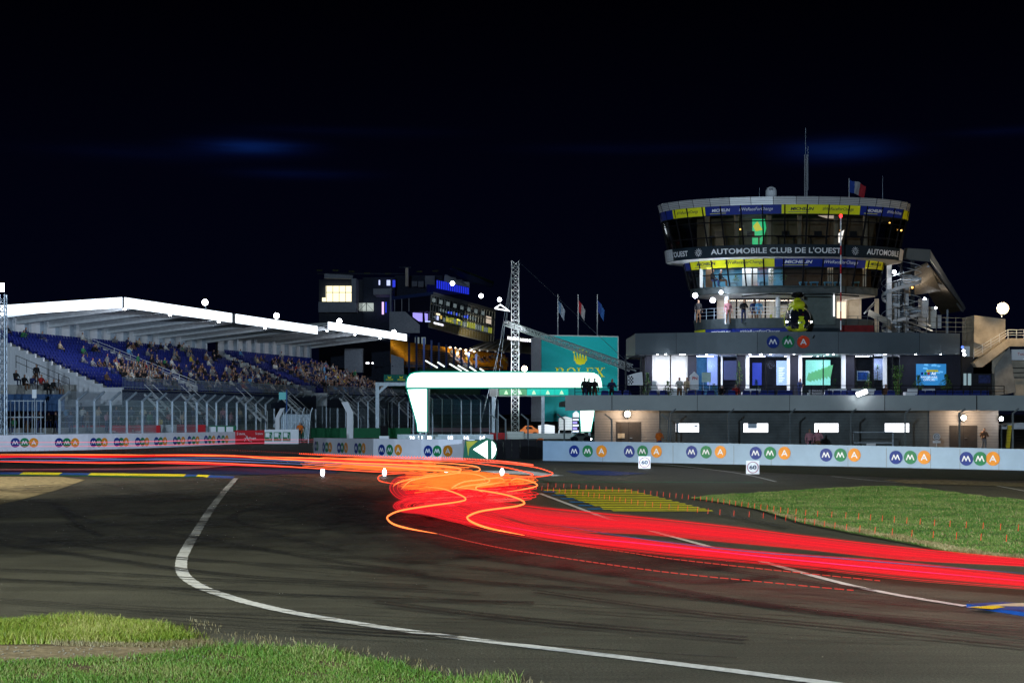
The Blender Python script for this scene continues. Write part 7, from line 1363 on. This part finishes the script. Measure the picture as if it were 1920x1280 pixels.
for px, j, lb in ((1366, 'pink', 'person in pale red shirt by the balcony column'), (1395, 'black', 'person in black on the tower balcony, left of two'), (1414, 'navy', 'person in dark blue standing mid tower balcony'), (1424, 'light blue', 'person in light blue on the tower balcony, rightmost'), (1310, 'black', 'person in dark clothes at the left balcony corner')): person('std2' if px % 2 else 'std', (X_(px, 110.2), 110.4, 9.1), .2, j, lb, 'people on the tower balcony')
for px, j, lb in ((1336, 'black', 'person seated in black in the pale blue upper room'), (1351, 'black', 'person with grey hair seated in the pale blue upper room')): person('sit', (X_(px, 111.2), 111.3, 11.78), 1.2, j, lb, 'people in the upper room', hair='grey')
t1 = person('std', (X_(1519, 98), 98.2, .0), .2, 'pink', 'marshal in pale pink vest below the third lit window, left of two', 'marshals'); person('std2', (X_(1535, 98), 98.2, .0), -.2, 'pink', 'marshal in pale pink vest below the third lit window, right of two', 'marshals'); person('std2', (X_(1236, 98.5), 98.6, 0), .6, 'orange', 'marshal in orange by the fence post left of the first lit window', 'marshals')
person('std', (X_(562, 139.5), 139.6, .2), .3, 'orange', 'marshal in orange overalls at the end of the white barrier', 'marshals', trs=None); person('std2', (X_(1849, 105.5), 106, 0), .1, 'brown', 'person in dark brown standing right of the right double door', None)
# crowd behind the left fence
xs_ = [-8, 12, 26, 38, 52, 63, 74, 91, 104, 125, 133, 155, 164, 184, 200, 218, 222, 246, 258, 268, 281, 290, 300, 313, 318, 326, 344, 362, 378, 392, 407, 418, 433, 449, 470, 492]
for i, px in enumerate(xs_):
    D = float(np.interp(px, [-60, 110, 207, 295, 388, 470, 560], [120.9, 122.9, 127.5, 133.6, 146.8, 161, 180.6])); j = random.choice(JK); up = i % 2; D += up*1.15
    kd = random.choice(['std', 'std2', 'std', 'sit']); person(kd, (X_(px, D), D, 1.15+.4*up), random.uniform(-.4, 1.2), j, '%s spectator in %s behind the left fence, %s from the left' % ('seated' if kd == 'sit' else 'standing', j, ORD[i] if i < 29 else 'thirty-something'+'' if False else (ORD[i] if i < 29 else ['thirtieth', 'thirty-first', 'thirty-second', 'thirty-third', 'thirty-fourth', 'thirty-fifth', 'thirty-sixth'][i-29])), 'people behind the left fence')
for i, (px, row, j, kd) in enumerate(((18, 2, 'black', 'sit'), (40, 1, 'black', 'sit'), (54, 1, 'navy', 'sit2'), (57, 2, 'black', 'std'), (72, 1, 'red', 'sit'), (86, 0, 'black', 'sit2'), (101, 0, 'black', 'sit'), (110, 0, 'grey', 'sit'))): person(kd, (X_(px, 120.), 119.9+row*.8, 4.1+.38*row), .9, j, '%s person in %s on the low bleacher, %s from the left' % ('standing' if kd == 'std' else 'seated', j, ORD[i]), 'people on the low bleacher')
for i in range(22):
    s_ = .52+.022*i; v = random.uniform(.2, .9); p = LS(s_, v); person('sit', (p.x, p.y-.4, p.z-.2), R(60), random.choice(JK[5:]), 'far spectator on yellow seats, %s from the left' % ORD[i], 'spectators on the yellow seats', sc=1.3)
# ================================================================== LIGHT TRAILS (tubes of light at tail-lamp height)
def trail_pts(pp, z, n=10): return smooth_path([G(x, y, z) for x, y in pp], n)
e_red = emi('trail_red', (1, .010, .015), 1.5, True); e_hot = emi('trail_hot', (1, .07, .02), 2.2, True); e_yel = emi('trail_orange', (1, .19, .04), 2.2, True); e_pink = emi('trail_pink', (1, .12, .20), 1.0); e_bl = emi('trail_blue', (.06, .09, .28), .5); e_dash = emi('trail_dash', (1, .05, .02), .5); e_mag = emi('trail_magenta', (1, .02, .20), 1.1)
TR = [
 ('outermost red trail looping farthest right', 'hot', .020, .55, [(560, 851), (640, 854.5), (800, 859), (940, 868), (1000, 875), (1030, 883.5), (1036, 888), (1020, 892), (975, 896), (957, 902)]),
 ('second trail from the right with a turn at the painted wedge', 'hot', .022, .6, [(600, 857), (760, 862), (859, 865), (930, 873), (968, 880), (998, 888), (990, 893), (960, 894), (900, 894)]),
 ('orange trail turning back above the third marker lamp', 'yel', .026, .6, [(-60, 851), (200, 852), (480, 856), (640, 860), (800, 866), (880, 872), (900, 879), (886, 884), (820, 887), (790, 892)]),
 ('orange trail turning tightly at the third marker lamp', 'yel', .026, .62, [(-60, 853), (380, 853), (500, 859), (640, 866.5), (760, 871), (850, 876), (864, 881), (848, 885.5), (790, 893), (748, 904), (737, 912)]),
 ('hot trail sweeping left below the third marker lamp', 'yel', .024, .6, [(640, 869), (780, 879), (860, 884), (840, 889), (800, 894), (770, 901), (752, 917)]),
 ('orange trail curving through the middle of the red mass', 'yel', .024, .6, [(840, 887), (887, 888), (914, 897), (916, 903), (900, 907), (870, 911), (848, 917)]),
 ('long orange S trail ending in red dashes, lowest of all', 'yel', .020, .6, [(796, 912), (830, 916), (862, 927), (873, 935), (860, 940), (796, 949), (750, 957), (729, 966), (727, 973), (738, 982), (765, 990), (820, 1000)]),
 ('thick orange S trail right of the lowest one', 'yel', .023, .6, [(845, 912), (896, 918), (952, 928), (982, 940), (970, 948), (906, 957), (880, 966), (877, 972), (889, 980), (918, 990), (984, 1003)]),
 ('orange trail curling beside the yellow hatching', 'yel', .020, .6, [(957, 902), (966, 897), (985, 899), (1006, 907), (1003, 912), (980, 917), (948, 922)]),
 ('small loop trail around the second marker lamp', 'hot', .018, .55, [(780, 886.5), (743, 887.5), (716, 890), (709, 895), (715, 902), (749, 908)]),
 ('yellow inner trail left of the centre', 'yel', .028, .6, [(946, 901), (936, 895), (900, 899), (870, 903), (852, 911), (846, 916)]),
 ('yellow inner trail ending in a hook', 'yel', .028, .58, [(948, 903), (920, 907), (896, 911), (893, 916), (905, 922)]),
 ('long red trail across the left half, upper', 'red', .035, .6, [(-60, 853.5), (160, 855), (380, 852.5), (480, 857), (560, 861), (700, 867), (820, 873)]),
 ('long red trail across the left half, lower', 'hot', .022, .6, [(-60, 864), (200, 868), (330, 865.5), (480, 871), (600, 878), (720, 884.5), (830, 887)]),
 ('long red trail across the left half, third down', 'red', .03, .5, [(-60, 864), (250, 867), (360, 869), (520, 874), (700, 883)]),
 ('pink trail passing in front of the left barrier, upper', 'pink', .028, .8, [(-60, 829), (200, 828.5), (440, 824), (600, 824)]),
 ('pink trail passing in front of the left barrier, lower', 'pink', .022, .8, [(-60, 836.5), (200, 836), (440, 831), (590, 828)]),
 ('dull blue trail between the red ones, upper', 'bl', .03, .7, [(-60, 860), (80, 857), (230, 860), (380, 858), (560, 865), (800, 877)]),
 ('dull blue trail between the red ones, lower', 'bl', .04, .7, [(-60, 862), (120, 863), (300, 861), (450, 865), (640, 873)]),
 ('grey-blue trail along the lower red band', 'bl', .010, .5, [(1050, 985), (1200, 1009), (1400, 1033), (1560, 1045), (1700, 1057), (1960, 1077)]),
 ('pink trail within the lower red band', 'mag', .008, .5, [(900, 978), (1050, 1003), (1200, 1018), (1500, 1050), (1700, 1069), (1960, 1092)]),
]
ms_ = dict(hot=e_hot, yel=e_yel, red=e_red, pink=e_pink, bl=e_bl, mag=e_mag)
for lb, k, r_, z, pp in TR:
    b = MB(); z = z+.25 if k in ('hot', 'yel') and pp[0][0] > 590 else z; p_ = trail_pts(pp, z, 12); n = len(p_); b.tube(p_, [r_*.78*(.12+.88*min(1, min(i, n-1-i)/14)) for i in range(n)], 6); o = b.build('light_trail', ms_[k]); tag(o, lb, 'light trail', 'light trails of passing cars')
def dashes(lb, pp, z, n, ln, r_, vert, m):
    p_ = trail_pts(pp, z, 30); L = [0]
    for i in range(len(p_)-1): L.append(L[-1]+(p_[i+1]-p_[i]).length)
    xs = [p.x for p in p_]; ys = [p.y for p in p_]; b = MB()
    for k in range(n):
        s_ = L[-1]*(k+.5)/n; a = Vector((np.interp(s_, L, xs), np.interp(s_, L, ys), z)); c = Vector((np.interp(s_+ln, L, xs), np.interp(s_+ln, L, ys), z))
        if vert: b.tube([a, a+Vector((.01, 0, vert))], r_, 4)
        else: b.tube([a, c], r_, 4)
    o = b.build('dashed_light_trail', m); tag(o, lb, 'light trail', 'flickering light trails')
dashes('upper row of small red upright light dashes over the grass island', [(1020, 912), (1100, 917), (1200, 926), (1300, 937), (1400, 951), (1500, 965), (1600, 972), (1750, 985), (1960, 998)], .75, 56, .1, .0048, .11, e_dash)
dashes('lower row of small red upright light dashes at the grass edge', [(1000, 917), (1100, 930), (1200, 947), (1330, 963), (1450, 973), (1600, 995), (1750, 1008), (1960, 1018)], .70, 48, .1, .0048, .11, e_dash)
dashes('faint dotted red trail leaving the lowest S curve', [(820, 1000), (921, 1023), (1015, 1039), (1234, 1070), (1450, 1092), (1600, 1106)], .6, 60, .13, .006, 0, emi('trail_dim', (1, .06, .04), .35))
dashes('faint dotted red trail leaving the thick S curve', [(984, 1003), (1062, 1018), (1171, 1034), (1260, 1047), (1450, 1068), (1650, 1088)], .6, 52, .13, .006, 0, MATS['trail_dim'])
dashes('fine red dotted trail running along the middle barrier foot', [(560, 851), (700, 856), (830, 859), (930, 865), (1000, 873)], .75, 130, .1, .014, .06, e_hot)
dashes('fine red dotted trail far left below the barrier', [(0, 845), (200, 845), (400, 844), (560, 850)], .7, 80, .1, .010, .05, MATS['trail_dim'])
# the dense red streaks of many tail lamps: countless thin tubes
def bandf(k):
    if k == 0: return [(1010, 947, 988), (1200, 966, 999), (1360, 983, 1014), (1500, 1001, 1027), (1700, 1024, 1048), (1920, 1046, 1060), (2040, 1056, 1070)]
    return [(1010, 989, 1010), (1200, 1011, 1034), (1360, 1028, 1050), (1500, 1040, 1063), (1700, 1055, 1086), (1920, 1079, 1103), (2040, 1090, 1116)]
b1, b2, b3 = MB(), MB(), MB(); rr = random.Random(5)
for i in range(330):
    tgt_ = b1 if rr.random() < .40 else b3
    band = 0 if rr.random() < .6 else 1; d = rr.random(); B = bandf(band); z = rr.uniform(.40, .50); t = max(-.05, min(1.05, rr.gauss(.55, .20) if band == 0 else rr.gauss(.42, .22)))
    if band == 0: yc, h, xl, xr, yr = 914, 21*(1-d)+2, 729+110*d, 985-110*rr.random(), 893+22*d
    else: yc, h, xl, xr, yr = 948, 11*(1-d)+1.5, 735+90*d, 930-100*rr.random(), 932+12*d
    j = rr.uniform(-1, 1); y0 = yc-h+j; y1 = yc+h+j; x2 = xl+75; xm = 862 if band == 0 else 850; ym = (930+22*t) if band == 0 else (958+25*t)
    pp = [(xr, yr), (xl+(xr-xl)*.55, (yr+y0)/2-1), (xl+34, y0), (xl+10, yc-h*.72+j), (xl, yc+j), (xl+11, yc+h*.72+j), (xl+36, y1), (max(x2+20, xm), max(ym, y1+2))]+[(x, ya+(yb-ya)*t) for x, ya, yb in B]
    if rr.random() < .3: pp = pp[5:]
    p_ = trail_pts(pp, z, 6); n = len(p_); r0 = rr.uniform(.0035, .007)
    if tgt_ is b3: r0 = rr.uniform(.016, .034)
    tgt_.tube(p_, [r0*.8*min(1.3, p_[i_].y/32)*(.2+.8*min(1, i_/8)) for i_ in range(n)], 3 if tgt_ is b1 else 5, close=False)
for i in range(90):     # right-hand rounded front of the mass, and warm streaks near the top
    xr = rr.uniform(900, 1012); yr = rr.uniform(893, 935); z = rr.uniform(.4, .5)
    pp = [(max(760, xr-rr.uniform(60, 200)), yr-rr.uniform(3, 8)), (xr-25, yr-4), (xr, yr), (xr-18, yr+4), (max(755, xr-rr.uniform(80, 200)), yr+rr.uniform(8, 20))]
    p_ = trail_pts(pp, z, 8); (b1 if yr > 905 else b2).tube(p_, rr.uniform(.006, .012), 3)
for i in range(70):
    xa = rr.uniform(850, 955); ya = rr.uniform(886, 908); p_ = trail_pts([(max(752, xa-rr.uniform(60, 160)), ya+rr.uniform(0, 9)), (xa-40, ya-rr.uniform(0, 5)), (xa, ya), (xa-30, ya+rr.uniform(3, 6)), (max(745, xa-rr.uniform(70, 150)), ya+rr.uniform(7, 14))], rr.uniform(.55, .7), 7); b2.tube(p_, [rr.uniform(.006, .014)*min(1, .2+min(k_, len(p_)-1-k_)/6) for k_ in range(len(p_))], 4)
for i in range(40):
    y = rr.uniform(862, 880); x0 = rr.uniform(560, 700); p_ = trail_pts([(x0, y-6), (x0+100, y), (rr.uniform(800, 900), y+rr.uniform(6, 12))], .6, 8); b2.tube(p_, rr.uniform(.005, .012), 3)
for i in range(40):
    y = 851+rr.random()*4; p_ = trail_pts([(-80, y+2), (150, y+3), (380, y), (560, y+8), (rr.uniform(650, 800), y+16)], .6, 8); b1.tube(p_, rr.uniform(.006, .014), 3)
def softm(name, col, st, al):
    m = bpy.data.materials.new(name); m.use_nodes = True; n = m.node_tree.nodes; L = m.node_tree.links; n.remove(n['Principled BSDF'])
    a = n.new('ShaderNodeBsdfTransparent'); em = n.new('ShaderNodeEmission'); em.inputs[0].default_value = col+(1,); em.inputs[1].default_value = st; x = n.new('ShaderNodeMixShader'); x.inputs[0].default_value = al
    L.new(a.outputs[0], x.inputs[1]); L.new(em.outputs[0], x.inputs[2]); L.new(x.outputs[0], n['Material Output'].inputs[0]); m.cycles.emission_sampling = 'NONE'; return m
tag(b3.build('soft_light_streaks', softm('streak_soft', (1, .03, .045), .8, .075)), 'soft see-through red light streaks between the bright ones', 'light streaks', kind='stuff')
tag(b1.build('red_light_streaks', emi('streak_red', (1, .010, .018), .8, True)), 'dense red light streaks swirling in the corner and off to the right', 'light streaks', kind='stuff'); tag(b2.build('orange_light_streaks', emi('streak_orange', (1, .16, .02), 1.3, True)), 'orange light streaks in the upper part of the corner', 'light streaks', kind='stuff')
